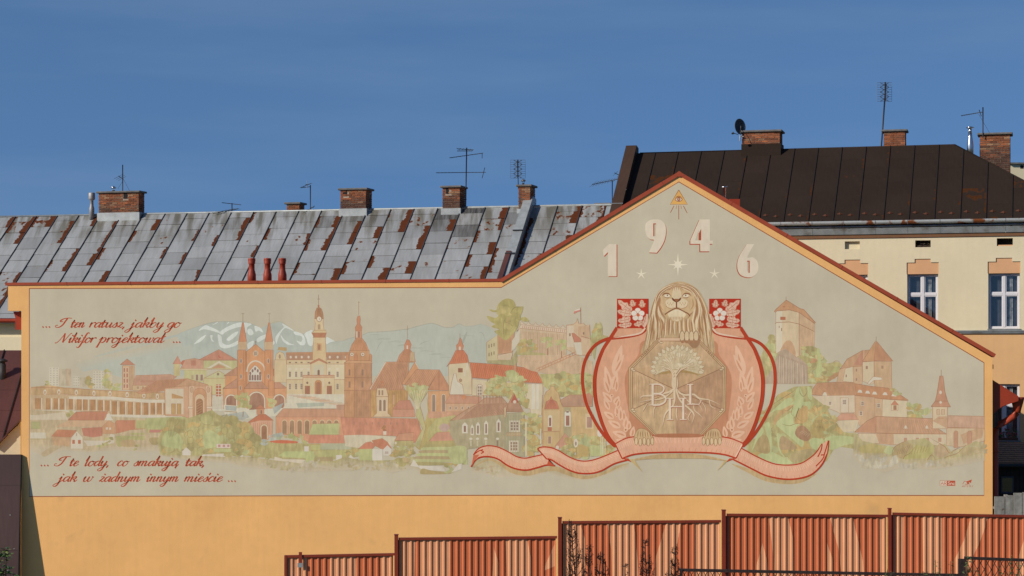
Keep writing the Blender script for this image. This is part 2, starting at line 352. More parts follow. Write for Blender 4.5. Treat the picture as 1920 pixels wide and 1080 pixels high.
# three red ventilation cowls on the flat roof
for px in (472, 501.5, 529.5):
    Y = DM + 1.2; z0 = Z(524, Y) - .2; v = MB(); s = Y / F
    v.lathe([(8.2*s, 0), (8.0*s, 9*s+.2), (5.6*s, 18*s+.2), (5.4*s, 29*s+.2), (6.6*s, 29.5*s+.2), (6.6*s, 31*s+.2), (5.8*s, 31.3*s+.2), (6.9*s, 32*s+.2), (6.9*s, 33.6*s+.2), (5.9*s, 34*s+.2), (7.2*s, 34.6*s+.2), (7.2*s, 36.4*s+.2), (6*s, 36.8*s+.2), (7.2*s, 37.3*s+.2), (7.0*s, 39.5*s+.2), (3*s, 40.2*s+.2)], X(px, Y), 1.2, z0, 18)
    v.build('vent_cowl', mat('red_plastic_cowl', alb((128, 52, 36)), .45, noise=.08) if px < 480 else bpy.data.materials['red_plastic_cowl'], house)
# steel flue and red flashed box on the gable roof
Y = DM + 3; v = MB(); v.tube([(X(1358, Y), 3, Z(400, Y)), (X(1358, Y), 3, Z(352, Y))], .055, 10)
v.tube([(X(1358, Y), 3, Z(351, Y)), (X(1358, Y), 3, Z(349, Y))], .10, 10); v.build('steel_flue', m_steel, house)
v = MB(); v.box(X(1367, Y), X(1386, Y), 2.8, 3.6, Z(400, Y), Z(374, Y)); v.build('roof_hatch', m_redpipe, house)

# ================================================================ THE TWO TURNED BUILDINGS BEHIND
YAW = R(15)
OX, OY = (1700 - 960) / F * 71.0, 71.0
ca, sa = math.cos(YAW), math.sin(YAW)
def fs(px, yl):                 # local x of the point seen in column px on the plane local y = yl
    k = (px - 960) / F
    ox = OX + sa * yl; oy = OY + ca * yl
    return (k * oy - ox) / (ca + k * sa)
def fy(sx, yl): return OY + ca * yl - sa * sx      # world depth of a local point
def fz(px, py, yl): s = fs(px, yl); return Z(py, fy(s, yl))
def Lp(px, py, yl): return (fs(px, yl), yl, fz(px, py, yl))

def chimney(parent, px0, px1, py0, py1, yl, depth, cap=True, soot=.4, holes=(), capcol=None, seed=1, base=None):
    """brick stack: mortar core, real bricks laid in courses round it, concrete cap"""
    r = random.Random(seed)
    x0, x1 = fs(px0, yl), fs(px1, yl); pm = (px0 + px1) / 2
    z1 = fz(pm, py0, yl); z0 = fz(pm, py1, yl) - .5; y0, y1 = yl, yl + depth
    core = MB(); core.box(x0 + .012, x1 - .012, y0 + .012, y1 - .012, z0, z1)
    co = core.build('chimney', m_mortar, parent)
    bw = MB(); ch = .078; n = int((z1 - z0) / ch)
    for k in range(n):
        z = z1 - (k + 1) * ch; topd = k * ch
        def run(a, b, fn):
            t = a - (.13 if k % 2 else 0)
            while t < b - .02:
                q0, q1 = max(t + .009, a), min(t + .25 - .009, b)
                if q1 - q0 > .03:
                    f = min(1, max(0, soot * (topd - .1) * 2.4 + r.uniform(-.4, .45)))
                    c = Vector((.27, .095, .043)) * r.uniform(.65, 1.25)
                    if r.random() < .18: c = Vector((.30, .17, .095)) * r.uniform(.8, 1.1)
                    c = c.lerp(Vector((.055, .035, .03)), f * .85)
                    fn(q0, q1, z + .009, z + ch - .007, r.uniform(0, .007), tuple(c))
                t += .25
        skip = lambda q0, q1: any(hx0 < (q0 + q1) / 2 < hx1 and hz0 < topd < hz1 for hx0, hx1, hz0, hz1 in hl)
        hl = [(x0 + (x1 - x0) * a_, x0 + (x1 - x0) * b_, c_, d_) for a_, b_, c_, d_ in holes]
        run(x0, x1, lambda q0, q1, a_, b_, o, c: None if skip(q0, q1) else bw.box(q0, q1, y0 - o, y0 + .05, a_, b_, c))
        run(y0 + .055, y1, lambda q0, q1, a_, b_, o, c: bw.box(x1 - .05, x1 + o, q0, q1, a_, b_, c))
        run(y0 + .055, y1, lambda q0, q1, a_, b_, o, c: bw.box(x0 - o, x0 + .05, q0, q1, a_, b_, c))
    tag(bw.build('brick_course', m_brick, co), kind='stuff')
    for a_, b_, c_, d_ in holes:
        h = MB(); h.box(x0 + (x1 - x0) * a_, x0 + (x1 - x0) * b_, y0 - .004, y0 + .03, z1 - d_, z1 - c_); h.build('smoke_hole', m_dark, co)
    if cap:
        c = MB(); c.box(x0 - .09, x1 + .09, y0 - .09, y1 + .09, z1 + .002, z1 + .085); bevel(c.build('chimney_cap', m_cap, co), .02)
    if base:   # zinc apron at the foot
        b = MB(); zb = fz(pm, py1, yl); b.box(x0 - .05, x1 + .05, y0 - .05, y1 + .05, z0, zb + base); b.build('flashing', m_flash, co)
    return co

def sheet_mesh(name, w, l, m):
    mb = MB(); t = .006; g = .006; e = .003
    mb.add([(g,e,0),(w-g,e,0),(w-g,l-e,0),(g,l-e,0),(g,e,t*2),(w-g,e,t*2),(w-g,l-e,t),(g,l-e,t)], [(0,3,2,1),(4,5,6,7),(0,1,5,4),(1,2,6,5),(2,3,7,6),(3,0,4,7)])
    return mb.mesh(name, m)

# ---- long house with the rusty zinc roof
zhouse = thing('zinc_roofed_house', 'long old tenement with rust-streaked grey sheet-metal roof and brick chimneys', 'building', (OX, OY, 0), -YAW)
RY, EY = 4.6, -.8
zr = fz(500, 397.5, RY); ze = fz(20, 597, EY); PT = math.atan2(zr - ze, RY - EY)
SL = math.hypot(zr - ze, RY - EY)
sL0 = fs(-330, RY); sL1 = fs(1150, RY) + .6
deck = MB(); deck.prism([(EY, ze - .03), (RY, zr - .03), (2*RY - EY, ze - .03), (2*RY - EY, ze - .2), (EY, ze - .2)], 'x', sL0, sL1)
zroof = deck.build('roof', m_flash, zhouse)
bw_ = (fs(910, RY) - fs(69, RY)) / 20.0
s_base = fs(69, RY)
PITCH = .79                          # joint spacing down the slope
def slope_pos(s, d, lift=.0): return (s, EY + d * math.cos(PT) - lift * math.sin(PT), ze + d * math.sin(PT) + lift * math.cos(PT))
fw = fs(1000, RY)                  # fire wall
rust = [(40,427,.9,.75,.9,0),(40,408,.5,.3,.5,0),(85,415,.95,.9,.8,0),(15,440,.8,.4,0,0),(8,420,.5,0,0,0),(150,415,.5,0,0,0),(135,425,.5,.5,0,0),(100,500,.6,.2,.5,0),(112,470,.4,.2,0,0),(82,470,0,.6,0,0),(115,455,.6,0,0,0),
 (150,487,.6,0,0,0),(172,512,.8,0,0,0),(197,482,0,0,.8,0),(262,442,0,0,.8,0),(272,412,.7,0,0,0),(270,425,.4,0,0,0),(292,445,0,.6,0,0),(397,437,0,.6,0,0),(397,487,0,.5,0,0),(437,410,.6,.2,0,0),(434,430,.4,0,0,0),(340,408,0,.4,0,0),
 (487,410,0,.1,.6,0),(518,440,0,0,.7,0),(538,447,.2,.7,0,0),(557,457,0,.7,0,0),(590,455,.6,0,0,0),(605,410,.7,0,0,0),(614,425,0,0,.7,0),(641,440,.7,0,0,0),(596,470,0,.3,.6,0),(578,512,0,.5,.6,0),(605,510,.9,0,0,0),
 (682,432,.8,0,0,0),(727,417,.9,0,0,0),(707,450,0,.7,0,0),(760,450,.8,0,0,0),(765,430,.6,.2,0,0),(742,400,.6,.6,.3,0),(740,500,1,0,0,0),(705,500,0,0,.8,0),(692,512,.9,0,0,0),(662,512,0,0,.8,0),(783,420,0,.8,0,0),(815,415,.8,0,0,0),
 (777,495,0,.75,0,0),(757,512,0,.8,0,0),(852,467,0,.7,.3,0),(885,465,.8,0,0,0),(812,480,0,.6,0,0),(893,482,0,.4,.9,0),(922,475,.9,0,0,0),(904,435,0,.1,.8,0),(942,405,.9,0,0,0),(935,427,.3,.8,0,0),(928,455,.3,.2,0,0),(955,470,.2,.5,.8,0),
 (948,500,0,.3,.9,0),(968,440,.2,.6,0,0),(900,510,.5,.6,0,0),(890,512,0,.7,0,0),(1020,412,0,.2,.9,0),(1012,440,0,.3,.6,0),(1065,400,.9,.2,0,0),(1092,418,.7,.2,0,0),(1060,415,0,.8,0,0),(1055,428,0,.7,.2,0),(1037,452,.8,0,.2,0),(1000,470,0,.5,.9,0),
 (1108,402,.1,.7,.5,0),(990,490,.3,.6,.5,0),(1085,440,.5,.3,0,0),(840,400,0,0,0,.9),(882,400,0,0,0,1),(850,425,0,0,0,.6),(890,425,0,.1,0,.7),(835,445,0,0,0,.3),(665,408,0,0,0,.5),(690,410,0,0,0,.35),(640,408,0,0,0,.5),(632,430,.6,0,0,.35),(655,440,0,0,0,.3),(220,410,0,0,0,.35),(225,425,0,0,0,.2),(196,410,0,0,0,.3),(962,400,.1,.1,0,.5),(310,410,0,0,0,.2),(455,410,0,0,0,.2),(820,460,0,0,0,.25),(30,520,.3,.8,.3,0),(5,560,.3,.8,.3,0),(-10,540,.6,.7,.3,0)]
def locate(px, py):                       # which point of the slope is seen at px,py
    best = None
    for i in range(0, 101):
        d = SL * i / 100; y = EY + d * math.cos(PT); z = ze + d * math.sin(PT); s = fs(px, y)
        yy = HY - (z - CZ) / fy(s, y) * F
        if best is None or abs(yy - py) < best[0]: best = (abs(yy - py), s, d)
    return best[1], best[2]
rmap = {}
def bay_row(s, d):
    k = math.floor((s - s_base) / bw_); off = PITCH * .5 if k % 2 else 0
    return k, math.floor((SL - d + off) / PITCH)
for px, py, *c in rust:
    s, d = locate(px, py); key = bay_row(s, d); o = rmap.get(key, (0, 0, 0, 0)); rmap[key] = tuple(max(a_, b_) for a_, b_ in zip(o, c))
k0 = math.floor((sL0 - s_base) / bw_) + 1; k1 = math.floor((sL1 - s_base) / bw_)
mesh_cache = {}
seam_mb = MB(); seam_mb.box(-.014, .014, 0, SL, 0, .048); seam_me = seam_mb.mesh('seam', m_seam)
r2 = random.Random(3)
for k in range(k0, k1):
    s = s_base + k * bw_
    link('seam', seam_me, zroof, slope_pos(s, 0, 0), (PT, 0, 0))
    off = PITCH * .5 if k % 2 else 0; t = SL + off; row = 0
    while t > 0.02:
        hi = min(SL, t); lo = max(0, t - PITCH); 
        if hi > 0.03 and hi - lo > .03:
            key = (round(hi - lo, 3))
            if key not in mesh_cache: mesh_cache[key] = sheet_mesh('roof_sheet', bw_ - .03, hi - lo, m_sheet)
            o = link('roof_sheet', mesh_cache[key], zroof, slope_pos(s + .015 + r2.uniform(-.004, .004), lo, .004 + r2.uniform(0, .006)), (PT + r2.uniform(-.012, .004), r2.uniform(-.008, .008), r2.uniform(-.004, .004)))
            c = rmap.get((k, row), (0, 0, 0, 0))
            if c == (0, 0, 0, 0):
                c = (r2.choice([0]*8 + [.2]), r2.choice([0]*5 + [.3, .45]), 0, r2.choice([0]*6 + [.1, .2]))
            o.color = (c[0], c[1], c[2], 1 - c[3])
        t -= PITCH; row += 1
rc = MB(); rc.tube([(sL0, RY, zr + .02), (sL1, RY, zr + .02)], .05, 8); rc.build('ridge_cap', m_flash, zroof)
# parapet over the fire wall
f_ = MB(); f_.prism([(EY, ze - .1), (RY, zr - .1), (RY + .4, zr - .1), (RY + .4, zr + .33), (RY - .1, zr + .42), (EY, ze + .34)], 'x', fw - .34, fw + .02)
f_.build('fire_wall', m_flash, zroof)
for i, (q0, q1) in enumerate([(.0, .9), (1.75, 2.75), (2.75, 3.6)]):
    b = MB(); b.box(fw - .35, fw - .15 , q0, q1, .34, .37) ; 
    o = b.build('parapet_sheet', m_red_sheet if i != 9 else m_sheet, zroof, (0, EY, ze), (PT, 0, 0))
for q in (1.7, 3.4, 4.9):
    b = MB(); b.box(fw - .36, fw + .04, q, q + .05, .36, .395); b.build('parapet_joint', m_seam, zroof, (0, EY, ze), (PT, 0, 0))
# facade under it, seen past the left end of the mural
fb = MB(); fb.box(sL0, sL1, EY + .55, EY + 1, 0, ze - .2); fb.build('facade', m_cream, zhouse)
fb = MB(); fb.box(sL0, sL1, EY + .2, EY + .548, fz(20, 657, EY + .2), fz(20, 632, EY + .2)); fb.build('cornice', m_cream, zhouse)
fb = MB(); fb.tube([(sL0, EY - .06, ze - .09), (sL1, EY - .06, ze - .09)], .085, 10); fb.build('gutter', m_redpipe, zhouse)
# chimneys and flues
chimney(zhouse, 185, 260, 362, 399, RY - .3, .55, seed=1, soot=.5, holes=((.62, .72, 0, .24),), base=.01)
chimney(zhouse, 537.5, 561, 383, 400, RY - .0, .6, seed=2, soot=0)
chimney(zhouse, 638, 686, 356.5, 392, RY - .3, .75, seed=3, soot=1.0, holes=((.12, .26, 0, .24),), base=.02)
chimney(zhouse, 829.5, 862, 352, 392, RY - .3, .8, seed=4, soot=1.0, holes=((.2, .36, 0, .24),), base=.03)
chimney(zhouse, 972, 994, 350, 392, RY - .3, 0.8, seed=5, soot=.6, base=.01)
chimney(zhouse, 1002, 1018, 391.5, 402, RY + .3, .9, seed=6, soot=.1)
chimney(zhouse, 1118.5, 1141, 384.5, 402, RY + .3, .6, seed=7, soot=0)
def flue(parent, px, py0, py1, yl, r, m, capr=None, name='flue_pipe', capz=.05):
    s = fs(px, yl); z1 = fz(px, py0, yl); z0 = fz(px, py1, yl) - .25; v = MB()
    v.tube([(s, yl, z0), (s, yl, z1)], r, 12)
    if capr:
        v.lathe([(capr * .8, 0), (capr, .02), (capr, capz), (capr * .25, capz + .05)], s, yl, z1 + .06, 12)
        for q in (-1, 1): v.tube([(s + q * r * .8, yl, z1 - .02), (s + q * r * .8, yl, z1 + .07)], .012, 5)
    return v.build(name, m, parent)
s_ = fs(172, RY - .2); yl = RY - .2; v = MB(); zf = fz(172, 403, yl)
v.lathe([(.11, -.2), (.11, .28), (.075, .40), (.07, .62), (.13, .66), (.14, .70), (.14, .92), (.12, .95)], s_, yl, zf, 14); v.build('flue_pipe', m_oldsteel, zhouse)
flue(zhouse, 213, 356, 366, RY + .2, .055, m_steel, .11)
flue(zhouse, 981, 343, 352, RY + .2, .05, m_oldsteel, .1)

# ---- tall house with the dark roof
dhouse = thing('dark_roofed_house', 'tall cream tenement with dark brown metal roof and white framed windows', 'building', (OX, OY, 0), -YAW)
EYR = -.22
zeR = fz(1700, 413, EYR)
RYR = 3.2
zrR = fz(1500, 279.5, RYR)
PR = math.atan2(zrR - zeR, RYR - EYR); SR = math.hypot(zrR - zeR, RYR - EYR)
sR0 = fs(1200, RYR) ; sHip = fs(1790, RYR); sEnd = sHip + 12
def slopeR(s, d, lift=0): return (s, EYR + d * math.cos(PR) - lift * math.sin(PR), zeR + d * math.sin(PR) + lift * math.cos(PR))
hip_run = (fs(1920, 1.8) - sHip)
hipk = None
# hip line: from ridge end down to the eave; passes the photograph's right edge at row 338
s_r = None; best = None
for i in range(1, 100):
    d = SR * (1 - i / 100); y = EYR + d * math.cos(PR); z = zeR + d * math.sin(PR); s = fs(1918, y); yy = HY - (z - CZ) / fy(s, y) * F
    if best is None or abs(yy - 338) < best[0]: best = (abs(yy - 338), s, d)
hs, hd = best[1], best[2]
hipslope = (hs - sHip) / (SR - hd)           # metres along per metre down the slope
sHE = sHip + hipslope * SR
deck = MB(); zb = zeR - .15
deck.add([(fs(1196, RYR + .1) - .2, EYR, zeR - .03), (sHE, EYR, zeR - .03), (sHip, RYR, zrR - .03), (fs(1196, RYR + .1) - .2, RYR, zrR - .03), (fs(1196, RYR + .1) - .2, 2*RYR - EYR, zeR - .03), (sHE, 2*RYR - EYR, zeR - .03)],
         [(0, 1, 2, 3), (3, 2, 5, 4), (1, 5, 2), (0, 3, 4), (0, 4, 5, 1)])
droof = deck.build('roof', m_brown_sheet, dhouse)
bwR = (fs(1807, RYR) - fs(1229, RYR)) / 13.0; sb = fs(1229, RYR); PR_ = .74
rr_ = random.Random(11)
sm = MB(); sm.box(-.014, .014, 0, 1, 0, .06); 
cacheR = {}
for k in range(-1, 30):
    s = sb + k * bwR
    if s > sHE: break
    dmax = SR if s < sHip else SR - (s - sHip) / hipslope
    if dmax > .1:
        b = MB(); b.box(-.012, .012, 0, dmax, 0, .045); b.build('seam', m_seam_brown, droof, slopeR(s, 0), (PR, 0, 0))
    t = SR + (PR_ * .3 if k % 2 else 0); 
    while t > .02:
        hi, lo = min(SR, t), max(0, t - PR_)
        t -= PR_
        x0, x1 = s + .012, s + bwR - .012
        if x0 < sR0 - .1: x0 = sR0 - .1
        # trim by the hip line
        xt = lambda d: sHip + (SR - d) * hipslope
        if hi - lo < .03: continue
        if x1 < xt(hi): pts = [(x0, lo), (x1, lo), (x1, hi), (x0, hi)]
        elif x0 > xt(lo): continue
        else:
            dd = lambda x: SR - (x - sHip) / hipslope
            pts = [(x0, lo), (min(x1, xt(lo)), lo)]
            if x1 < xt(lo): pts.append((x1, max(lo, min(hi, dd(x1)))))
            if x0 < xt(hi): pts += [(xt(hi), hi), (x0, hi)]
            else: pts.append((x0, dd(x0)))
        ox = pts[0][0]; key = tuple((round(p[0] - ox, 3), round(p[1] - lo, 3)) for p in pts)
        if key not in cacheR:
            b = MB(); b.prism([(p[0] - ox, p[1] - lo - .006) for p in pts], 'z', 0, .008); cacheR[key] = b.mesh('roof_sheet', m_brown_sheet)
        o = link('roof_sheet', cacheR[key], droof, slopeR(ox, lo, .004 + rr_.uniform(0, .004)), (PR, 0, 0))
        big_ = 1 if (k in (0,) and rr_.random() < .6) or (k > 12 and rr_.random() < .25) else 0
        o.color = (rr_.choice([0, 0, 0, 0, .2]), .95 if big_ else rr_.choice([0, 0, .2, .4]), 0, 1)
    if s > sR0:
        for q, dd_ in ((.25, .42), (.68, .34)):
            xs_ = s + bwR * q; lo = dd_
            b = MB(); b.add([(-.13, 0, 0), (0, -.07, .02), (.13, 0, 0), (0, .08, 0), (.0, 0, .08)], [(0, 1, 4), (1, 2, 4), (2, 3, 4), (3, 0, 4), (0, 3, 2, 1)])
            b.build('snow_guard', mat('rusty_snow_guard', (.075, .026, .014), .85, noise=.3, nscale=8) if 'rusty_snow_guard' not in bpy.data.materials else bpy.data.materials['rusty_snow_guard'], droof, slopeR(xs_, lo, .014), (PR, 0, 0))
b = MB(); b.tube([(sR0, RYR, zrR + .0), (sHip, RYR, zrR + .0)], .035, 8); b.build('ridge_cap', m_brown_sheet, droof)
b = MB(); b.tube([(sHip, RYR, zrR + .0), slopeR(sHE, 0, .02)], .035, 8); b.build('ridge_cap', m_brown_sheet, droof)
# raised fire wall at the left end, sheet clad
fx1 = fs(1196, RYR + .1)
f_ = MB(); f_.prism([(EYR, zeR - 3), (EYR, zeR + .30), (RYR - .15, zrR + .30), (RYR + .25, zrR + .22), (RYR + .25, zrR - 3)], 'x', fx1 - .42, fx1)
f_.build('fire_wall', m_wallsheet, droof)
for q in (.15, 1.0, 1.85, 2.7, 3.55, 4.35):
    b = MB(); b.box(fx1 - .435, fx1 + .015, q, q + .022, .245, .262); b.build('parapet_joint', m_flash, droof, (0, EYR, zeR), (PR, 0, 0))
# rusted blue-grey tin along the wall foot
# facade
dz0 = 0.0
zc_top = fz(1700, 441, 0)
sF0, sF1 = fs(1180, 0), fs(2010, 0)
class Fac: pass
wins = []
def rect(px0, px1, py0, py1, yl=0): return (fs(px0, yl), fs(px1, yl), fz((px0+px1)/2, py1, yl), fz((px0+px1)/2, py0, yl))
W1 = rect(1701, 1759, 514, 617); W2 = rect(1853, 1913, 510, 617); dxw = W2[0] - W1[0]
W0 = (W1[0] - dxw * .88, W1[1] - dxw * .88, W1[2] - .0, W1[3]); W2 = (W1[0] + dxw, W1[1] + dxw, W1[2], W1[3]); W3 = (W2[0] + dxw, W2[1] + dxw, W1[2], W1[3])
WL = rect(1860, 1913, 720, 826)
wins = [W0, W1, W2, W3]
zs = rect(1800, 1801, 600, 622)[2]       # string course
lowz = WL[3] - WL[2]
low = [(w[0] , w[1], WL[2], WL[3]) for w in wins]
vents = [rect(1584, 1612, 452.5, 467), rect(1716, 1745, 450.5, 463.5), rect(1869, 1899, 446.5, 461)]
def cutwall(name, x0, x1, z0, z1, holes, y0, y1, m, parent):
    xs_ = sorted({x0, x1} | {h[0] for h in holes} | {h[1] for h in holes}); zs_ = sorted({z0, z1} | {h[2] for h in holes} | {h[3] for h in holes})
    mb = MB()
    for a_, b_ in zip(xs_, xs_[1:]):
        zz = [z0]
        col = sorted([(h[2], h[3]) for h in holes if h[0] - 1e-6 <= a_ and b_ <= h[1] + 1e-6])
        c = z0
        for q0, q1 in col:
            mb.box(a_, b_, y0, y1, c, q0); c = q1
        mb.box(a_, b_, y0, y1, c, z1)
    return mb.build(name, m, parent)
rec = []
for w in wins:
    xa, xb = w[0] - .02, w[1] + .02; wd = xb - xa; zl = w[3]
    rec += [(xa, xa + wd * .25, zl, zl + .42), (xa + wd * .25, xb - wd * .25, zl, zl + .55), (xb - wd * .25, xb, zl, zl + .42)]
cutwall('facade', sF0, sF1, zs, zc_top, wins + vents + rec, 0, .4, m_cream, dhouse)
cutwall('facade', sF0, sF1, 0, zs - .002, low, .02, .4, m_peach, dhouse)
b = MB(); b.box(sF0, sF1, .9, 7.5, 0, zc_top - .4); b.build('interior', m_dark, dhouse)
b = MB(); b.box(sF0, sF1, 6.9, 7.4, zc_top-.39, zc_top); b.build('rear_wall', m_cream, dhouse)
for i, v_ in enumerate(vents):
    b = MB(); b.box(v_[0] - .05, v_[1] + .05, .14 if i == 0 else .36, .41, v_[2] - .05, v_[3] + .05)
    b.build('attic_vent', m_cream if i == 0 else m_dark, dhouse)
    if i == 1:
        nest = MB(); 
        for q in range(40):
            xq = rr_.uniform(v_[0] + .02, v_[1] - .05); zq = v_[2] + rr_.uniform(.0, .16) * rr_.random(); L_ = rr_.uniform(.05, .2); an = rr_.uniform(-1.2, 1.2)
            nest.tube([(xq, .03 + rr_.uniform(0, .1), zq), (xq + L_ * math.cos(an), .03 + rr_.uniform(0, .1), zq + L_ * .5 * math.sin(an))], .006, 3)
        tag(nest.build('bird_nest', mat('dry_twigs', (.16, .12, .09), .95), dhouse), kind='stuff')
    if i == 2:
        b = MB(); b.box(v_[0] + .04, v_[1], .05, .13, v_[2] + .001, v_[2] + .04); b.build('vent_board', m_lintel, dhouse)
def window(w, m=m_white, flowers=False):
    x0, x1, z0, z1 = w; wf = MB(); y = .13; t = .065
    root = MB(); 
    def fr(a_, b_, c_, d_, yy0, yy1): wf.box(a_, b_, yy0, yy1, c_, d_)
    fr(x0, x0 + t, z0, z1, y, y + .08); fr(x1 - t, x1, z0, z1, y, y + .08); fr(x0 + t, x1 - t, z1 - t, z1, y, y + .08); fr(x0 + t, x1 - t, z0, z0 + t, y, y + .08)
    xm = (x0 + x1) / 2; zm = z0 + (z1 - z0) * .63
    fr(xm - .055, xm + .055, z0 + t, z1 - t, y - .012, y + .07); 
    fr(x0 + t, xm - .055, zm - .05, zm + .05, y - .005, y + .07); fr(xm + .055, x1 - t, zm - .05, zm + .05, y - .005, y + .07)
    fo = wf.build('window', m, dhouse); bevel(fo, .008)
    panes = [(x0 + t, xm - .055, z0 + t, zm - .05), (xm + .055, x1 - t, z0 + t, zm - .05), (x0 + t, xm - .055, zm + .05, z1 - t), (xm + .055, x1 - t, zm + .05, z1 - t)]
    for p in panes:
        sh = MB(); q = .028
        sh.box(p[0], p[0] + q, y + .012, y + .055, p[2], p[3]); sh.box(p[1] - q, p[1], y + .012, y + .055, p[2], p[3])
        sh.box(p[0] + q, p[1] - q, y + .012, y + .055, p[2], p[2] + q); sh.box(p[0] + q, p[1] - q, y + .012, y + .055, p[3] - q, p[3]); sh.build('sash', m, fo)
        g_ = MB(); g_.add([(p[0] + q, y + .03, p[2] + q), (p[1] - q, y + .03, p[2] + q), (p[1] - q, y + .03, p[3] - q), (p[0] + q, y + .03, p[3] - q)], [(0, 1, 2, 3)]); g_.build('pane', m_glass, fo)
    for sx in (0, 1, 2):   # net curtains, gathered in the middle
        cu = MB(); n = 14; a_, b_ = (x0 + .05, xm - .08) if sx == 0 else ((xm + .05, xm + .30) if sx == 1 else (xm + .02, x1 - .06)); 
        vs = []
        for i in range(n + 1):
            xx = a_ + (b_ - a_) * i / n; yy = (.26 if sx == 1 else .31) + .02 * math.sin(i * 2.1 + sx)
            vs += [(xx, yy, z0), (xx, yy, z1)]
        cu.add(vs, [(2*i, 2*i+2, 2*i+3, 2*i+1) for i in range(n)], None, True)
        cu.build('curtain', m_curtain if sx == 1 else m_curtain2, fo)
    sb_ = MB(); sb_.box(x0 - .03, x1 + .03, -.07, y, z0 - .035, z0 - .001); sb_.build('sill', m_zinc, dhouse)
    # stepped plaster lintel
    return fo
for w in wins:
    window(w)
    x0, x1, z0, z1 = w; h1 = .34; l = MB()
    xa, xb = x0 - .02, x1 + .02; wd = xb - xa
    zl = z1 + .003; l.prism([(xa, zl), (xb, zl), (xb, zl + .42), (xb - wd * .25, zl + .42), (xb - wd * .25, zl + .55), (xa + wd * .25, zl + .55), (xa + wd * .25, zl + .42), (xa, zl + .42)], 'y', .035, .12)
    l.build('lintel', m_lintel, dhouse)
for w in low: window(w)
# flowers in the lower window
fl = MB(); w = low[2]
for q in range(70):
    xq = rr_.uniform(WL[0] + .25, WL[1] - .12); zq = w[2] + .12 + abs(rr_.gauss(0, .12)); c = rr_.choice([(.35, .03, .04), (.04, .10, .03), (.05, .13, .03), (.45, .08, .12)])
    r_ = rr_.uniform(.02, .045); fl.add([(xq - r_, .11, zq), (xq, .07, zq - r_), (xq + r_, .1, zq), (xq, .09, zq + r_)], [(0, 1, 2, 3)], c)
bx_ = MB(); bx_.box(WL[0] + .2, WL[1] - .08, .03, .12, w[2] + .0, w[2] + .1)
pl = thing('window_box_flowers', 'red geraniums on the lower window sill beside the red downpipe', 'flowers', (OX, OY, 0), -YAW)
fl.build('blooms', mat('petals_and_leaves', (1, 1, 1), .8, attr='Col', noise=.2), pl); bx_.build('planter', mat('brown_planter', (.09, .04, .025), .8), pl)
# string course
b = MB(); b.box(sF0, sF1, -.05, -.002, zs - .06, zs - .0); b.box(sF0, sF1, -.09, -.002, zs + .002, zs + .05); b.build('string_course', m_zinc, dhouse)
# cornice in steps, gutter
zt = fz(1700, 441, 0)
b = MB(); b.box(sF0, sF1, -.045, -.002, zt - .08, zt + .03); b.build('cornice_shade_band', m_brownshade, dhouse)
n = 14; ln = (sF1 - sF0) / n
for i in range(n):
    b = MB(); a_ = sF0 + i * ln + .004; e_ = a_ + ln - .008
    b.prism([(-.05, zt + .032), (-.09, zt + .05), (-.13, zt + .20), (-.15, zt + .27), (.1, zt + .29), (.1, zt + .032)], 'x', a_, e_); b.build('cornice_sheet', m_zinc, dhouse)
b = MB(); b.prism([(-.17, zt + .292), (-.20, zt + .31), (-.19, zt + .35), (.0, zt + .38), (.0, zt + .292)], 'x', sF0, sF1); b.build('cornice_ledge', m_zinc, dhouse)
n = 7; ln = (sF1 - sF0) / n
for i in range(n):
    a_ = sF0 + i * ln; b = MB(); pts = [(-.27 - .125 * math.cos(t), zeR - .005 - .13 * math.sin(t)) for t in [math.pi * j / 8 for j in range(9)]]
    pts2 = [(-.27 - .118 * math.cos(t), zeR - .0 - .123 * math.sin(t)) for t in [math.pi * j / 8 for j in range(8, -1, -1)]]
    b.prism(pts + pts2, 'x', a_ + .004, a_ + ln - .004); b.build('gutter', m_gutter, dhouse)
    for j in (0, .5):
        b = MB(); b.prism([(-.27 - .132 * math.cos(t), zeR - .005 - .138 * math.sin(t)) for t in [math.pi * q / 8 for q in range(9)]], 'x', a_ + j * ln - .015, a_ + j * ln + .015); b.build('gutter_strap', m_flash, dhouse)
chimney(dhouse, 1391, 1462, 248, 271, RYR - .25, .8, seed=21, soot=.35)
b = MB(); x0_, x1_ = fs(1390, RYR - .3), fs(1464, RYR - .3); b.box(x0_, x1_, RYR - .31, RYR + .6, zrR - .3, fz(1428, 271, RYR)); b.build('flashing', m_brown_sheet, dhouse)
chimney(dhouse, 1657, 1697, 247, 282, RYR + .1, .6, seed=22, soot=.25)
chimney(dhouse, 1837, 1894, 253, 330, RYR + .2, .7, seed=23, soot=.55)
s_ = fs(1819, RYR); yl = RYR; v = MB(); zf = fz(1819, 300, yl); q = fy(s_, yl) / F
v.lathe([(6*q, -.3), (6*q, 30*q), (4*q, 42*q), (3.6*q, 50*q)], s_, yl, zf, 16); v.lathe([(3*q, 0), (3*q, 9*q)], s_, yl, zf + 50*q, 12); v.lathe([(7*q, 0), (7.6*q, 1*q), (2*q, 3*q)], s_, yl, zf + 60*q, 14)
v.build('steel_flue', m_steel, dhouse)
# far building whose parapet peeps over the hip
farb = thing('distant_cream_building', 'pale far building top peeping out behind the brown hip roof', 'building', (0, 95, 0))
b = MB(); b.box(X(1893, 95), X(1990, 95), 0, 5, 0, Z(308, 95)); b.build('wall', m_cream, farb)
b = MB(); b.box(X(1891, 95), X(1992, 95), -.15, 5.1, Z(308, 95) + .002, Z(305, 95)); b.build('coping', m_cap, farb)
b = MB(); b.tube([(X(1905, 95), 2, Z(306, 95)), (X(1905, 95), 2, Z(299, 95))], .07, 8); b.build('vent_pipe', m_white, farb)
b = MB(); b.box(X(1913, 95), X(1919, 95), -.01, .1, Z(316, 95), Z(310, 95)); b.build('vent_opening', m_dark, farb)
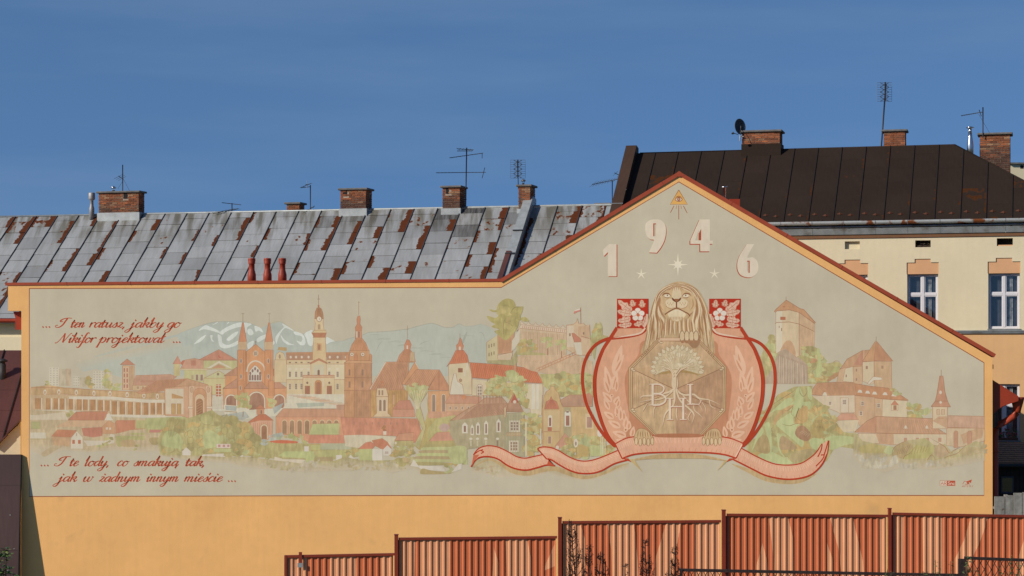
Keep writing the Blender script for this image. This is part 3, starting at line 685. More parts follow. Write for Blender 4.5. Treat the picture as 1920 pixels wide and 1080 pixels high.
# ================================================================ THE MURAL
# Flat paint on the wall, drawn as thin coloured shapes; each later stroke lies a hair above the one before.
BG = (187, 176, 153)
class Fr: ox = 0.0; oy = 0.0; s = 1.0; mir = None
def frame(ox=0, oy=0, s=1.0, mir=None): Fr.ox, Fr.oy, Fr.s, Fr.mir = ox, oy, s, mir
LAY = [0]
class Paint:
    cur = None
def begin(name, label=None):
    end(); Paint.cur = MB(); Paint.name = name; Paint.label = label
def end():
    if Paint.cur and Paint.cur.v:
        o = Paint.cur.build(Paint.name, M_PAINT, wall_o)
        if Paint.label: o['label'] = Paint.label
    Paint.cur = None
def to_w(p, y):
    x = p[0] if Fr.mir is None else p[0]
    return (wx(Fr.ox + x / Fr.s), y, wz(Fr.oy + p[1] / Fr.s))
import numpy as np
LV = np.zeros((640, 1900), dtype=np.int16); LMAX = [0]
def lay(pieces):
    """lowest free paint layer over everything already painted under these pieces"""
    top = 0; cells = []
    for pts in pieces:
        xs_ = [Fr.ox + p[0] / Fr.s for p in pts]; ys_ = [Fr.oy + p[1] / Fr.s - 320 for p in pts]
        x0, x1, y0, y1 = max(0, int(min(xs_))), int(max(xs_)) + 1, max(0, int(min(ys_))), int(max(ys_)) + 1
        c = LV[y0:y1, x0:x1]; cells.append(c)
        if c.size: top = max(top, int(c.max()))
    top += 1
    for c in cells: c[...] = top
    LMAX[0] = max(LMAX[0], top)
    return -.001 - top * 2.2e-5
FADE = [0.0]
def pc(col, var):
    f = FADE[0]; return (*alb(tuple(c * (1 - f) + b * f for c, b in zip(col, (197, 175, 148)))), var)
def crom(pts, closed=False, n=6):
    out_ = []; N_ = len(pts)
    rng = range(N_ if closed else N_ - 1)
    for i in rng:
        if closed: p0, p1, p2, p3 = pts[(i-1) % N_], pts[i], pts[(i+1) % N_], pts[(i+2) % N_]
        else: p0, p1, p2, p3 = pts[max(i-1, 0)], pts[i], pts[i+1], pts[min(i+2, N_-1)]
        for k in range(n):
            t = k / n; t2 = t*t; t3 = t2*t
            out_.append(tuple(.5 * (2*p1[j] + (p2[j]-p0[j])*t + (2*p0[j]-5*p1[j]+4*p2[j]-p3[j])*t2 + (3*p1[j]-p0[j]-3*p2[j]+p3[j])*t3) for j in range(len(p1))))
    if not closed: out_.append(tuple(pts[-1]))
    return out_
def mirp(pts): return pts if Fr.mir is None else [(2 * Fr.mir - p[0], *p[1:]) for p in pts]
def poly(col, pts, var=.35, sm=False, line=None, lw=1.0):
    pts = mirp(pts)
    if sm: pts = crom(pts, True, 5)
    y = lay([pts]); tr = tessellate_polygon([[Vector((p[0], -p[1], 0)) for p in pts]])
    Paint.cur.add([to_w(p, y) for p in pts], [tuple(q) for q in tr], pc(col, var))
    if line: _stroke(line, lw, list(pts) + [pts[0]])
def rect(col, x0, y0, x1, y1, var=.35, line=None, lw=1.0): poly(col, [(x0, y0), (x1, y0), (x1, y1), (x0, y1)], var, False, line, lw)
def _stroke(col, w, pts, var=.3, taper=0):
    n = len(pts)
    if n < 2: return
    L_, R_ = [], []
    for i, p in enumerate(pts):
        a_ = pts[max(i-1, 0)]; b_ = pts[min(i+1, n-1)]; dx, dy = b_[0]-a_[0], b_[1]-a_[1]; l = math.hypot(dx, dy) or 1
        ww = p[2] if len(p) > 2 else w
        if taper: 
            t = i / (n - 1); ww *= (min(1, t / .3) if taper in (1, 3) else 1) * (min(1, (1 - t) / .35) if taper in (2, 3) else 1) * .9 + .1
        h = ww * Fr.s / 2
        L_.append((p[0] - dy/l*h, p[1] + dx/l*h)); R_.append((p[0] + dy/l*h, p[1] - dx/l*h))
    y = lay([[L_[i], R_[i], L_[i+1], R_[i+1]] for i in range(n-1)])
    vs = [to_w(q, y) for q in L_] + [to_w(q, y) for q in R_]
    Paint.cur.add(vs, [(i, i+1, n+i+1, n+i) for i in range(n-1)], pc(col, var))
def line(col, w, pts, sm=False, taper=0, var=.3):
    pts = mirp(pts); pts = crom(pts, False, 6) if sm else pts
    _stroke(col, w, pts, var, taper)
def ell(col, cx, cy, rx, ry, var=.35, n=20, ln=None, lw=1): poly(col, [(cx + rx*math.cos(2*math.pi*k/n), cy + ry*math.sin(2*math.pi*k/n)) for k in range(n)], var, False, ln, lw)
def fade(col0, top, col1, bot, var=.3, mid=None):
    """colour runs from the top line to the bottom line"""
    top, bot = mirp(top), mirp(bot); n = len(top); y = lay([[top[i], top[i+1], bot[i], bot[i+1]] for i in range(n-1)])
    o = len(Paint.cur.v)
    Paint.cur.add([to_w(q, y) for q in top], [], pc(col0, var)); Paint.cur.add([to_w(q, y) for q in bot], [], pc(col1, 0))
    Paint.cur.f += [[o+i, o+i+1, o+n+i+1, o+n+i] for i in range(n-1)]; Paint.cur.smooth += [False] * (n-1)
def hatch(col, w, p0, p1, q0, q1, n, jit=0, var=.3):
    for i in range(n):
        t = (i + .5) / n; j = rnd.uniform(-jit, jit)
        line(col, w, [(p0[0]+(p1[0]-p0[0])*t + j, p0[1]+(p1[1]-p0[1])*t), (q0[0]+(q1[0]-q0[0])*t + j, q0[1]+(q1[1]-q0[1])*t)], var=var)
def inside(pt, pg):
    x, y = pt; c = False; n = len(pg)
    for i in range(n):
        x1, y1 = pg[i]; x2, y2 = pg[(i+1) % n]
        if (y1 > y) != (y2 > y) and x < (x2-x1)*(y-y1)/(y2-y1)+x1: c = not c
    return c
def blobs(cols, pg, n, r0, r1, outl=None, ol=.3, seed=0, flat=.8, var=.8):
    """loose brush dabs with uneven outlines inside a region"""
    q = random.Random(seed); xs_ = [p[0] for p in pg]; ys_ = [p[1] for p in pg]; k = 0; tries = 0
    while k < n and tries < n * 30:
        tries += 1; c = (q.uniform(min(xs_), max(xs_)), q.uniform(min(ys_), max(ys_)))
        if not inside(c, pg): continue
        k += 1; r = q.uniform(r0, r1); m = 9; ph = q.uniform(0, 6); 
        th_ = q.uniform(-1.2, 1.2); st_ = q.uniform(.45, 1.0); ct_, sn_ = math.cos(th_), math.sin(th_); pts = []
        for i in range(m):
            u_, v_ = r*1.15*(1+q.uniform(-.4,.4))*math.cos(ph+2*math.pi*i/m), st_*r*(1+q.uniform(-.4,.4))*math.sin(ph+2*math.pi*i/m)
            pts.append((c[0] + u_*ct_ - v_*sn_, c[1] + flat*(u_*sn_ + v_*ct_)))
        poly(q.choice(cols), pts, var, True)
        if outl and q.random() < ol:
            a_ = q.uniform(0, 6); line(outl, .8, [(c[0]+r*math.cos(a_+t), c[1]+flat*r*math.sin(a_+t)) for t in (0, .5, 1, 1.5, 2, 2.4)], True, 3)
BR = (146, 92, 66); BR2 = (163, 108, 78); WHT = (206, 196, 176); OCH = (176, 140, 84)
GR = [(170, 166, 108), (158, 148, 92), (180, 170, 108), (148, 138, 88), (174, 148, 90), (166, 172, 118), (188, 158, 94)]
GRL = [(174, 178, 118), (180, 182, 126), (166, 168, 106), (186, 172, 116)]
TAN = (192, 152, 116); PEA = (203, 170, 130); ROO = (178, 118, 92); RED = (170, 64, 40)
def win(x0, y0, x1, y1, glass=(120, 96, 88), fr=WHT, arch=False, cols=2, rows=3):
    f_ = max(1, (x1-x0)*.12)
    if arch: poly(fr, [(x0, y1), (x0, y0+(x1-x0)*.5), (x0+(x1-x0)*.15, y0+(x1-x0)*.15), ((x0+x1)/2, y0), (x1-(x1-x0)*.15, y0+(x1-x0)*.15), (x1, y0+(x1-x0)*.5), (x1, y1)])
    else: rect(fr, x0, y0, x1, y1)
    w_, h_ = (x1-x0-f_*2), (y1-y0-f_*2)
    for i in range(cols):
        for j in range(rows):
            a_ = x0+f_+w_*i/cols+f_*.25; b_ = x0+f_+w_*(i+1)/cols-f_*.25; c_ = y0+f_+h_*j/rows+f_*.25; d_ = y0+f_+h_*(j+1)/rows-f_*.25
            rect(glass, a_, c_, b_, d_, .6)
def arch(col, x0, y0, x1, y1, var=.5, ln=None, lw=1):
    r = (x1-x0)/2; cx = (x0+x1)/2
    poly(col, [(x0, y1)] + [(cx - r*math.cos(math.pi*k/10), y0 + r - r*math.sin(math.pi*k/10)) for k in range(11)] + [(x1, y1)], var, False, ln, lw)

# ---- ground panel and its thin brown border
frame()
begin('mural_background', 'flat beige painted panel framed by a thin brown line')
PANEL = [(55, 541), (940, 539), (1273, 341), (1845, 680), (1845, 929), (950, 928.5), (55, 931)]
poly(BG, PANEL, 0)
line((146, 82, 52), 1.6, PANEL + [PANEL[0]])
FADE[0] = .10
begin('painted_mountains', 'painted grey-blue mountain range with white snow streaks')
MT = (171, 177, 166); MT2 = (176, 178, 164)
frame(320, 530, 5.144)
rid = [(-560, 640), (-300, 600), (-60, 540), (60, 500), (150, 462), (300, 410), (380, 388), (460, 376), (700, 377), (800, 405), (870, 440), (950, 400), (1060, 378), (1190, 465), (1280, 495), (1340, 460), (1420, 490), (1590, 575), (1640, 640)]
poly(MT, rid[3:] + [(1640, 800), (60, 800)], .3)
fade(MT, [(60, 500), (60, 800)], BG, [(-560, 640), (-560, 800)], .2)
line((158, 158, 140), .8, rid[3:11], True, 1); line((158, 158, 140), .8, rid[11:16], True)
SN = (206, 209, 200)
for pg in [[(270,462),(330,412),(380,425),(460,462),(478,488),(420,470),(330,450)], [(470,485),(520,440),(620,395),(690,385),(720,420),(640,432),(540,470),(500,500)],
    [(225,590),(290,530),(340,505),(300,560),(250,585)], [(380,510),(405,508),(400,545),(420,568),(395,560)], [(400,408),(455,378),(440,395)], [(540,400),(560,376),(562,388)],
    [(455,500),(490,520),(500,580),(560,600),(650,560),(640,600),(540,632),(480,620),(460,560)], [(540,545),(600,490),(650,470),(640,500),(600,540),(560,560)], [(700,390),(780,398),(740,430),(730,480),(700,470)],
    [(740,455),(775,445),(800,490),(770,508),(745,490)], [(810,415),(870,440),(890,480),(850,462),(820,470)], [(830,545),(870,515),(930,498),(920,530),(870,560),(840,575)], [(740,590),(800,560),(790,610),(750,640)],
    [(1075,395),(1120,415),(1190,465),(1150,452),(1100,440),(1060,490),(1035,540),(1020,590),(1010,530),(1050,470),(1090,430)], [(1190,470),(1270,495),(1300,560),(1290,600),(1250,600),(1215,560),(1260,570),(1265,520),(1200,500)],
    [(1060,500),(1090,540),(1140,580),(1190,600),(1130,598),(1080,560)], [(1290,495),(1340,462),(1370,470),(1370,600),(1330,600),(1310,540)], [(1500,525),(1540,540),(1590,572),(1540,575),(1500,590)], [(940,590),(990,560),(1000,590),(950,620)]]:
    poly(SN, pg, .35, True)
frame(600, 530, 5.144)
r3 = [(-30,650),(70,600),(130,570),(230,560),(260,545),(420,500),(470,480),(580,474),(700,465),(850,445),(960,415),(1070,392),(1130,405),(1200,430),(1280,430),(1340,398),(1400,420),(1480,415),(1560,400),(1640,430),(1720,500)]
poly(MT2, r3 + [(1720, 900), (-30, 900)], .2); line((152, 152, 136), .9, r3, True, 3)
for q in range(16):
    x_ = 480 + (q * 197) % 900; y_ = 505 + (q * 61) % 270; line((158, 160, 144), .8, [(x_, y_), (x_ + 60, y_ - 5), (x_ + 130 + q*3, y_ + 4)], True, 3)
line((158, 162, 148), 4, [(1340, 660), (1390, 540), (1420, 470)], True, 3); line((158, 160, 146), 1, [(1530,480),(1570,490),(1590,560)], True, 3)
line((158, 160, 146), 1, [(940,610),(1000,575),(1060,560)], True, 3); line((156,158,144),1,[(530,690),(570,600),(605,560)],True,3)
frame(40, 530, 5.144)
fade(BG, [(500, 760), (700, 700), (900, 690), (1100, 640), (1500, 520)], MT2, [(600, 860), (720, 830), (900, 760), (1150, 720), (1560, 620)], .2)
poly((176,176,160), [(700,712),(940,640),(1100,610),(1000,650),(800,700)], .2, True)
poly(MT2, [(720, 830), (900, 760), (1150, 720), (1560, 620), (1646, 600), (1646, 900), (1000, 930), (860, 880)], .2)

# ---- left edge: tower blocks, long arcaded market hall, village roofs
FADE[0] = .31
begin('painted_tower_blocks', 'painted pale blocks of flats on the far left skyline')
for x0, y0, x1, y1, wcol in [(268,818,362,995,1),(498,900,562,1005,1),(690,850,800,1020,1)]:
    rect((184,172,146), x1-2, y0+14, x1+75 if x0 < 700 else x1+15, y1, .8); rect((198,192,172), x0, y0, x1, y1, .3)
    nc = max(3, int((x1-x0)/24)); nr = int((y1-y0)/22)
    for i in range(nc):
        for j in range(nr): rect((164,156,138), x0+(x1-x0)*(i+.25)/nc, y0+(y1-y0)*(j+.3)/nr, x0+(x1-x0)*(i+.7)/nc, y0+(y1-y0)*(j+.72)/nr, .2)
rect((186,164,136), 430, 830, 480, 995, .8)
blobs(GR, [(800,830),(860,830),(865,1020),(800,1020)], 12, 18, 34, seed=4); blobs(GR, [(620,910),(680,930),(680,1010),(630,1010)], 8, 16, 28, seed=5); blobs(GR, [(235,930),(265,930),(265,990),(235,990)], 4, 12, 20, seed=6)
blobs(GRL, [(870,960),(960,960),(960,1030),(870,1030)], 8, 18, 30, seed=8)
poly((178,116,92), [(955,790),(1020,735),(1100,795)], .4, False, BR, .9)
rect((200,160,122), 975, 800, 1040, 1035, .3, BR, .8); rect((180,144,110), 1040, 800, 1095, 1040, .5)
for j in range(4):
    for i in range(2): rect((168,104,76), 983+i*28, 822+j*52, 1004+i*28, 862+j*52, .4, WHT, .7)
poly((184,134,110), [(1075,990),(1105,895),(1440,885),(1500,905),(1390,990)], .7, False, BR2, .8)
hatch((170,104,80), .8, (1140,962),(1290,962),(1155,940),(1300,944), 12)
rect((196,164,122), 1075, 990, 1350, 1040, .3, BR2, .8)
for i in range(5): rect((168,126,92), 1110+i*50, 998, 1138+i*50, 1026, .3, WHT, .6)
frame(40, 720, 5.144)
begin('painted_market_hall', 'painted long low hall with white pillars and round dormers')
poly((186,150,106), [(85,60),(90,30),(265,10),(420,35),(800,62),(1330,80),(1480,100),(1560,140),(1560,145),(860,130),(400,95),(90,110)], .9)
line(BR2, 1, [(95,32),(430,38),(800,62),(1340,82),(1480,100)], True); line(BR2, .9, [(90,110),(400,95),(860,128),(1560,142)])
poly((188,158,120), [(90,108),(400,98),(860,130),(1562,142),(1562,330),(880,300),(500,250),(90,250)], .7)
poly(WHT, [(460,120),(860,120),(1200,150),(1562,155),(1562,180),(1200,180),(860,150),(460,148)], .3)
poly(WHT, [(200,248),(470,255),(880,295),(1550,305),(1550,325),(1180,322),(880,312),(400,265),(200,262)], .3)
for x0, w_, y0, y1 in [(135,52,138,238),(240,40,140,245),(312,40,140,240),(374,40,142,245),(460,38,145,245),(538,42,148,248),(595,42,150,250),(668,46,152,252),(744,42,158,255),(808,42,162,258),(876,46,168,292),(952,46,172,290),(1030,46,176,292),(1108,40,180,295),(1182,42,182,295),(1252,36,184,290),(1312,40,184,290),(1376,42,188,296),(1450,32,190,292),(1502,34,190,292)]:
    rect((168,118,76), x0, y0, x0+w_, y1, .7, (150,96,64), .6); rect(WHT, x0+w_+4, y0-2, x0+w_+14, y1+8, .3)
for x_, y_ in [(228,78),(362,76),(530,80),(700,88),(855,92),(1020,102),(1182,112),(1312,118),(1443,125)]: ell(WHT, x_, y_, 15, 26, .2); ell((168,124,92), x_, y_+4, 7, 14, .2)
begin('painted_village', 'painted village roofs and gardens fading out above the lower lettering')
GRD = (184,164,122)
poly((186,166,130), [(80,250),(420,262),(560,300),(900,315),(1330,340),(1400,400),(1380,480),(1350,560),(1200,600),(900,590),(640,640),(420,600),(280,590),(85,560)], .9)
fade((186,168,134), [(85,560),(280,590),(420,600),(640,640),(900,590),(1200,600),(1350,560)], BG, [(85,640),(220,700),(420,640),(640,660),(900,640),(1200,660),(1350,640)], .7)
poly((182,162,126), [(190,680),(230,640),(330,590),(400,600),(330,640),(230,700)], .8, True)
rect((196,190,168), 85, 300, 400, 345, .4); rect((160,160,106), 95, 365, 182, 432, .4, (150,140,88), .7); rect((196,190,170), 85, 468, 235, 525, .4)
rect((164,146,100), 60, 528, 270, 534)
blobs(GR, [(415,250),(520,240),(500,300),(450,320)], 6, 18, 30, seed=12)
poly((200,186,160), [(140,300),(420,270),(450,345),(90,345)], .5)
poly((180,112,86), [(450,348),(530,268),(835,264),(800,350)], .5, False, BR, .7); poly((206,200,182), [(800,350),(845,275),(885,350)], .2)
poly((196,158,122), [(330,412),(450,352),(800,350),(840,352),(780,412)], .5); poly((190,138,100), [(780,412),(845,350),(895,380),(905,478),(860,478),(785,480)], .4, False, BR2, .6)
rect(WHT, 815, 418, 835, 440); rect(WHT, 848, 420, 866, 442)
poly((178,106,86), [(580,425),(782,415),(782,500),(690,515),(600,500)], .5); poly((182,112,84), [(905,375),(920,350),(1100,350),(1195,432),(1060,442),(910,478)], .5, False, BR2, .6)
poly((184,112,82), [(290,505),(350,440),(535,448),(480,515)], .5, False, BR2, .6); poly((190,150,112), [(290,510),(480,515),(480,600),(310,590)], .7)
poly((204,196,176), [(480,520),(535,455),(592,515),(596,625),(476,625)], .3, False, (170,150,126), .6); rect((172,92,66), 490, 538, 518, 578, .3, WHT, .7); rect((172,92,66), 545, 538, 575, 578, .3, WHT, .7); line(BR, 1, [(533,475),(533,500)])
poly((200,190,170), [(600,545),(830,548),(860,480),(900,490),(895,570),(640,600)], .4)
for a_ in [(1100,350,1220,430),(910,500,1190,540),(1050,470,1190,490),(1210,330,1330,470)]: rect((170,166,108), *a_, .9)
poly((168,172,112), [(1195,330),(1460,318),(1640,318),(1640,380),(1420,430),(1330,480),(1210,430)], .8); rect((180,112,100), 1235, 440, 1365, 468, .3)
for c_, pg in [((160,142,96),[(1240,520),(1330,520),(1340,560),(1290,590),(1245,570)]), ((158,150,96),[(1330,520),(1400,430),(1470,420),(1400,540)]), ((160,154,98),[(915,530),(965,525),(985,590),(930,600)]), ((172,146,104),[(970,545),(1080,540),(1090,600),(970,600)])]: poly(c_, pg, .6, True)
blobs(GR, [(810,500),(880,510),(860,600),(800,600)], 6, 12, 24, seed=13); blobs(GR, [(1090,590),(1150,590),(1140,650),(1090,640)], 3, 14, 22, seed=14); blobs(GR, [(720,580),(790,580),(790,620),(720,620)], 4, 10, 18, seed=15)

# ---- theatre, pavilion gate
begin('painted_villa', 'painted green villa with pyramid roof and small round turret')
frame(320, 530, 5.144)
poly((186,124,102), [(22,782),(68,705),(105,785)], .5, False, BR2, .8); rect((190,176,122), 30, 785, 90, 900, .5); ell((168,90,68), 130, 775, 30, 28)
poly((188,136,112), [(95,830),(140,745),(230,730),(330,750),(400,835)], .6, False, BR2, .7)
rect((176,112,92), 195, 750, 245, 800, .5)
poly((184,118,96), [(270,745),(465,645),(640,745)], .5, False, BR, .8); line((168,80,58), 2, [(462,700),(470,722),(490,716)])
poly((180,176,124), [(315,750),(640,750),(640,840),(315,830)], .4, False, BR2, .7); poly(WHT, [(350,825),(465,755),(590,822),(560,822),(465,775),(385,825)], .2); poly((186,130,100), [(395,825),(465,785),(540,825)], .3)
poly((182,178,124), [(130,840),(350,840),(340,960),(130,960)], .4); rect((200,186,146), 95, 828, 350, 842, .2, BR2, .6)
poly((186,184,134), [(320,922),(465,850),(540,895),(520,922)], .3, False, BR, .7); rect((192,182,130), 320, 922, 525, 1080, .3, BR2, .7); ell((122,98,90), 457, 882, 12, 14, .1)
for x_ in (240, 285): rect((130,100,88), x_, 885, x_+28, 945, .3, WHT, .8)
for x_ in (200,): rect((160,140,110), x_, 890, x_+20, 930, .3)
rect((168,88,62), 438, 980, 486, 1110, .4); 
for k in range(4): line(WHT, 1, [(436, 990+k*30),(488, 990+k*30)])
line(WHT, 1, [(462,975),(462,1110)])
frame(320, 720, 5.144)
rect((200,196,176), 400, 120, 520, 260, .5); 
for k in range(9): line((176,166,146), .9, [(405, 130+k*13),(500+(k%3)*14, 134+k*13)])
begin('painted_gate_pavilion', 'painted salmon gate pavilion with a tall arch and tiled canopy')
frame(320, 530, 5.144)
poly((186,140,106), [(0,1000),(160,925),(360,985),(370,1010),(165,1000),(0,1040)], .6, False, BR, .8); poly((184,130,98), [(-330,1060),(-130,945),(165,925),(0,1035),(-290,1075)], .6, False, BR2, .8)
hatch((160,104,76), .9, (-300,1060),(0,1030),(-140,950),(155,930), 15)
frame(320, 720, 5.144)
poly((198,150,118), [(-60,40),(130,20),(400,20),(395,340),(170,330),(120,310),(-50,305)], .4, False, BR2, .9); poly((204,190,164), [(-50,50),(125,45),(125,290),(-50,290)], .3)
poly((180,132,84), [(10,90),(120,125),(120,140),(10,140)], .5); 
for x_ in (8, 62): rect((180,140,84), x_, 190, x_+38, 292, .5, BR, .7)
for x_ in (175, 335):
    rect((206,176,144), x_, 20, x_+58, 360, .3, BR2, .8); rect((210,192,166), x_-8, 215, x_+66, 238, .2, BR2, .7); ell((186,150,120), x_+28, 55, 16, 26, .2, ln=BR2, lw=.7)
arch((194,138,100), 215, 40, 345, 350, .5, BR2, .9); arch((206,176,140), 232, 95, 330, 350, .3, BR2, .8); arch((150,98,68), 246, 140, 312, 350, .8); hatch((174,128,92), 1.1, (250,180),(250,330),(300,150),(300,300), 6)

# ---- twin towered red church
begin('painted_brick_church', 'painted orange brick church with two slim spires and a rose window')
frame(320, 530, 5.144)
CH = (202,136,92)
for x_ in (697, 950):
    line((128,100,84), .8, [(x_,290),(x_,400)]); line((128,100,84), .8, [(x_-14,300),(x_+14,300)])
    poly((194,122,88), [(x_-42,572),(x_-6,385),(x_+6,385),(x_+36,572)], .5, False, BR, .8)
    rect((204,176,136), x_-44, 570, x_+36, 645, .3, BR2, .7); hatch((176,132,96), .8, (x_-38,575),(x_+30,575),(x_-38,640),(x_+30,640), 7)
poly((196,128,92), [(-6+520,900),(640,812),(640,900)], .5, False, BR, .8); poly((176,122,94), [(515,898),(640,812),(650,900)], .6, False, BR, .8); poly((176,122,94), [(990,830),(1065,895),(1065,850),(1045,850),(1045,900),(990,900)], .5, False, BR, .8)
rect(CH, 525, 900, 640, 1030, .5); rect(CH, 995, 900, 1065, 1000, .5)
poly(CH, [(730,665),(820,592),(908,670),(908,1000),(730,1000)], .5, False, BR, .9)
for x_ in (820,): line((120,90,74), .8, [(x_,560),(x_,595)]); line((120,90,74), .8, [(x_-8,572),(x_+8,572)])
line(WHT, 2.6, [(735,860),(745,810),(775,770),(820,755),(870,775),(900,810),(908,850)], True)
ell((206,190,164), 820, 682, 24, 28, .2); 
for d_ in (-12, 0, 12): rect((122,88,74), 816+d_, 664, 823+d_, 702, .2)
poly((206,200,184), [(748,955),(748,900),(760,850),(790,815),(812,795),(840,812),(868,850),(878,900),(878,955)], .2, False, BR2, .7)
for x_, y_ in [(790,850),(815,830),(840,850),(768,875),(862,875)]: ell((122,92,86), x_, y_, 10, 17, .1, 10)
for x_ in (765,790,815,840,863): arch((122,92,86), x_-9, 888, x_+9, 942, .1)
for x0 in (645, 908):
    w_ = 80; rect((198,130,88), x0, 650, x0+w_, 1090, .5, BR, .9); line((170,104,72), .9, [(x0+w_*.72,650),(x0+w_*.72,1090)])
    for yy in (755, 905, 1035): ell((128,104,96), x0+w_*.42, yy, 10, 24, .1, 10, WHT, .6)
poly((176,124,98), [(705,1022),(760,960),(880,955),(940,1022)], .6, False, BR, .9); poly((178,124,98), [(505,1018),(640,925),(645,1018)], .6, False, BR, .9); poly((178,124,98), [(995,1018),(1000,930),(1128,1018)], .6, False, BR, .9)
frame(320, 720, 5.144)
poly((204,140,98), [(505,45),(640,40),(705,46),(940,46),(1125,40),(1118,160),(1100,240),(510,240)], .5, False, BR, .8)
for x0, x1, yt in [(520,645,98),(742,915,70),(985,1110,95)]:
    arch((208,196,172), x0, yt, x1, 250, .2, BR2, .7); arch((150,104,84), x0+16, yt+14, x1-14, 250, .9)
rect((198,130,88), 645, -30, 708, 110, .5, BR, .8); rect((198,130,88), 942, -30, 1000, 110, .5, BR, .8); ell((128,104,96), 672, 38, 9, 24, .1, 10, WHT, .6)
poly((204,200,180), [(515,200),(700,215),(760,250),(900,240),(1110,230),(1110,300),(700,340),(520,330)], .5)
poly((156,166,160), [(525,210),(640,215),(630,260),(530,250)], .6); poly((160,168,160), [(490,300),(720,265),(760,320),(700,345),(500,340)], .6); poly((152,162,158), [(985,230),(1090,180),(1060,240),(1000,290)], .7)
line((150,122,84), 1.4, [(520,262),(640,272)]); line((120,80,56), 1.2, [(700,265),(697,318)])
blobs(GRL + [(170,164,104)], [(640,120),(700,100),(790,150),(760,240),(690,262),(640,200)], 20, 16, 32, (140,132,84), .4, seed=21)
blobs(GRL, [(935,150),(1000,140),(1010,210),(960,225)], 9, 15, 26, seed=22)
# ---- town hall
begin('painted_town_hall', 'painted cream town hall with a slender domed clock tower')
frame(320, 530, 5.144)
CR = (206,184,142)
poly((172,138,88), [(1030,650),(1040,620),(1120,625),(1118,660)], .6); poly(CR, [(1008,745),(1018,690),(1048,665),(1090,680),(1112,745)], .3, False, BR2, .9); ell((150,120,96), 1052, 712, 10, 22, .2)
poly(CR, [(1000,745),(1115,745),(1120,960),(1000,960)], .3, False, BR2, .7)
poly((172,120,86), [(1112,672),(1380,668),(1380,690),(1112,692)], .4); poly((164,118,92), [(1115,692),(1380,690),(1372,745),(1118,742)], .5, False, BR2, .7)
poly((172,120,86), [(1500,672),(1880,665),(1880,688),(1500,692)], .4); poly((164,118,92), [(1500,692),(1850,690),(1850,745),(1510,745)], .5, False, BR2, .7)
for x_ in (1158, 1210, 1265, 1330, 1535, 1610, 1690, 1770): ell(WHT, x_, 718, 11, 13, .1, 10)
rect(CR, 1118, 745, 1860, 1090, .3, BR2, .8); rect((210,196,160), 1118, 785, 1860, 935, .2)
line(BR2, .8, [(1118,785),(1360,785)]); line(BR2, .8, [(1118,935),(1380,935)]); line(BR2, .8, [(1510,785),(1860,785)]); line(BR2, .8, [(1580,935),(1860,935)])
for x_ in (1150, 1210, 1262, 1330, 1530, 1610, 1688, 1790, 1825):
    rect((120,92,78), x_-10, 764, x_+10, 776, .1)
    win(x_-13, 855, x_+13, 912, (120,94,80)); ell((214,204,178), x_, 832, 16, 12, .1, 10)
    if not 1300 < x_ < 1560: win(x_-13, 972, x_+13, 1032, (120,94,80))
poly((204,176,130), [(1368,745),(1380,480),(1490,480),(1502,760)], .4, False, BR2, .8)
poly((176,108,80), [(1340,775),(1430,730),(1515,775),(1500,785),(1430,748),(1352,785)], .3, False, BR, .8); poly(CR, [(1352,785),(1430,748),(1502,782),(1502,910),(1352,910)], .2, False, BR2, .7); rect((196,188,160), 1375, 790, 1480, 905, .2)
arch((116,84,68), 1414, 838, 1440, 892, .2, WHT, .8)
rect((198,150,108), 1412, 588, 1452, 655, .2, BR2, .7); rect((150,100,74), 1420, 596, 1444, 648, .3)
poly((204,178,132), [(1360,485),(1388,458),(1496,458),(1504,485)], .3, False, BR, .8); poly((168,104,74), [(1360,486),(1504,486),(1490,520),(1500,530),(1370,530),(1376,520)], .4)
rect((206,182,138), 1376, 530, 1492, 575, .3)
poly(CR, [(1388,458),(1396,390),(1384,350),(1474,350),(1470,392),(1478,458)], .3, False, BR2, .8); arch((156,128,98), 1420, 400, 1444, 450, .2)
poly((164,112,78), [(1390,345),(1394,280),(1410,245),(1430,236),(1452,250),(1468,290),(1474,350)], .6, False, BR, .8); hatch((138,92,66), .9, (1402,340),(1462,340),(1420,250),(1446,250), 5)
ell((170,88,60), 1426, 225, 9, 12); line((140,104,84), .9, [(1426,115),(1426,225)]); line((140,104,84), .9, [(1414,158),(1440,158)])
ell(WHT, 1432, 350, 24, 26, .1, 20, BR, .9); ell((214,206,186), 1432, 350, 15, 17, .1); line(BR, .8, [(1432,350),(1432,338)]); line(BR, .8, [(1432,350),(1440,356)])
rect(CR, 1275, 895, 1580, 1090, .3, BR2, .8); line((176,104,80), 1, [(1275,893),(1580,893)]); hatch((176,110,84), .8, (1280,895),(1580,895),(1280,912),(1580,912), 26); line((176,104,80), 1, [(1275,913),(1580,913)])
arch((184,120,78), 1392, 940, 1456, 1096, .3, BR2, .8); arch((150,96,70), 1404, 958, 1446, 1096, .5)
for x_ in (1318, 1530): ell((110,80,66), x_, 966, 10, 12, .1); rect((148,92,70), x_-22, 996, x_+24, 1086, .4, BR2, .8)
for x_ in (1368, 1472): line(WHT, 1.2, [(x_,925),(x_-4,960),(x_+2,1000)])
frame(320, 720, 5.144)
poly((206,200,178), [(1120,98),(1860,98),(1860,235),(1080,238),(1115,180)], .4)
for q in range(15):
    x_ = 1130 + (q*173) % 560; y_ = 108 + (q*37) % 120; line([(204,150,104),(196,168,160),(172,150,120),(190,128,96)][q % 4], 1.1, [(x_,y_),(x_+90,y_+2),(x_+180,y_)], False, 0)
poly((166,176,160), [(1210,185),(1480,180),(1480,210),(1230,228)], .6)
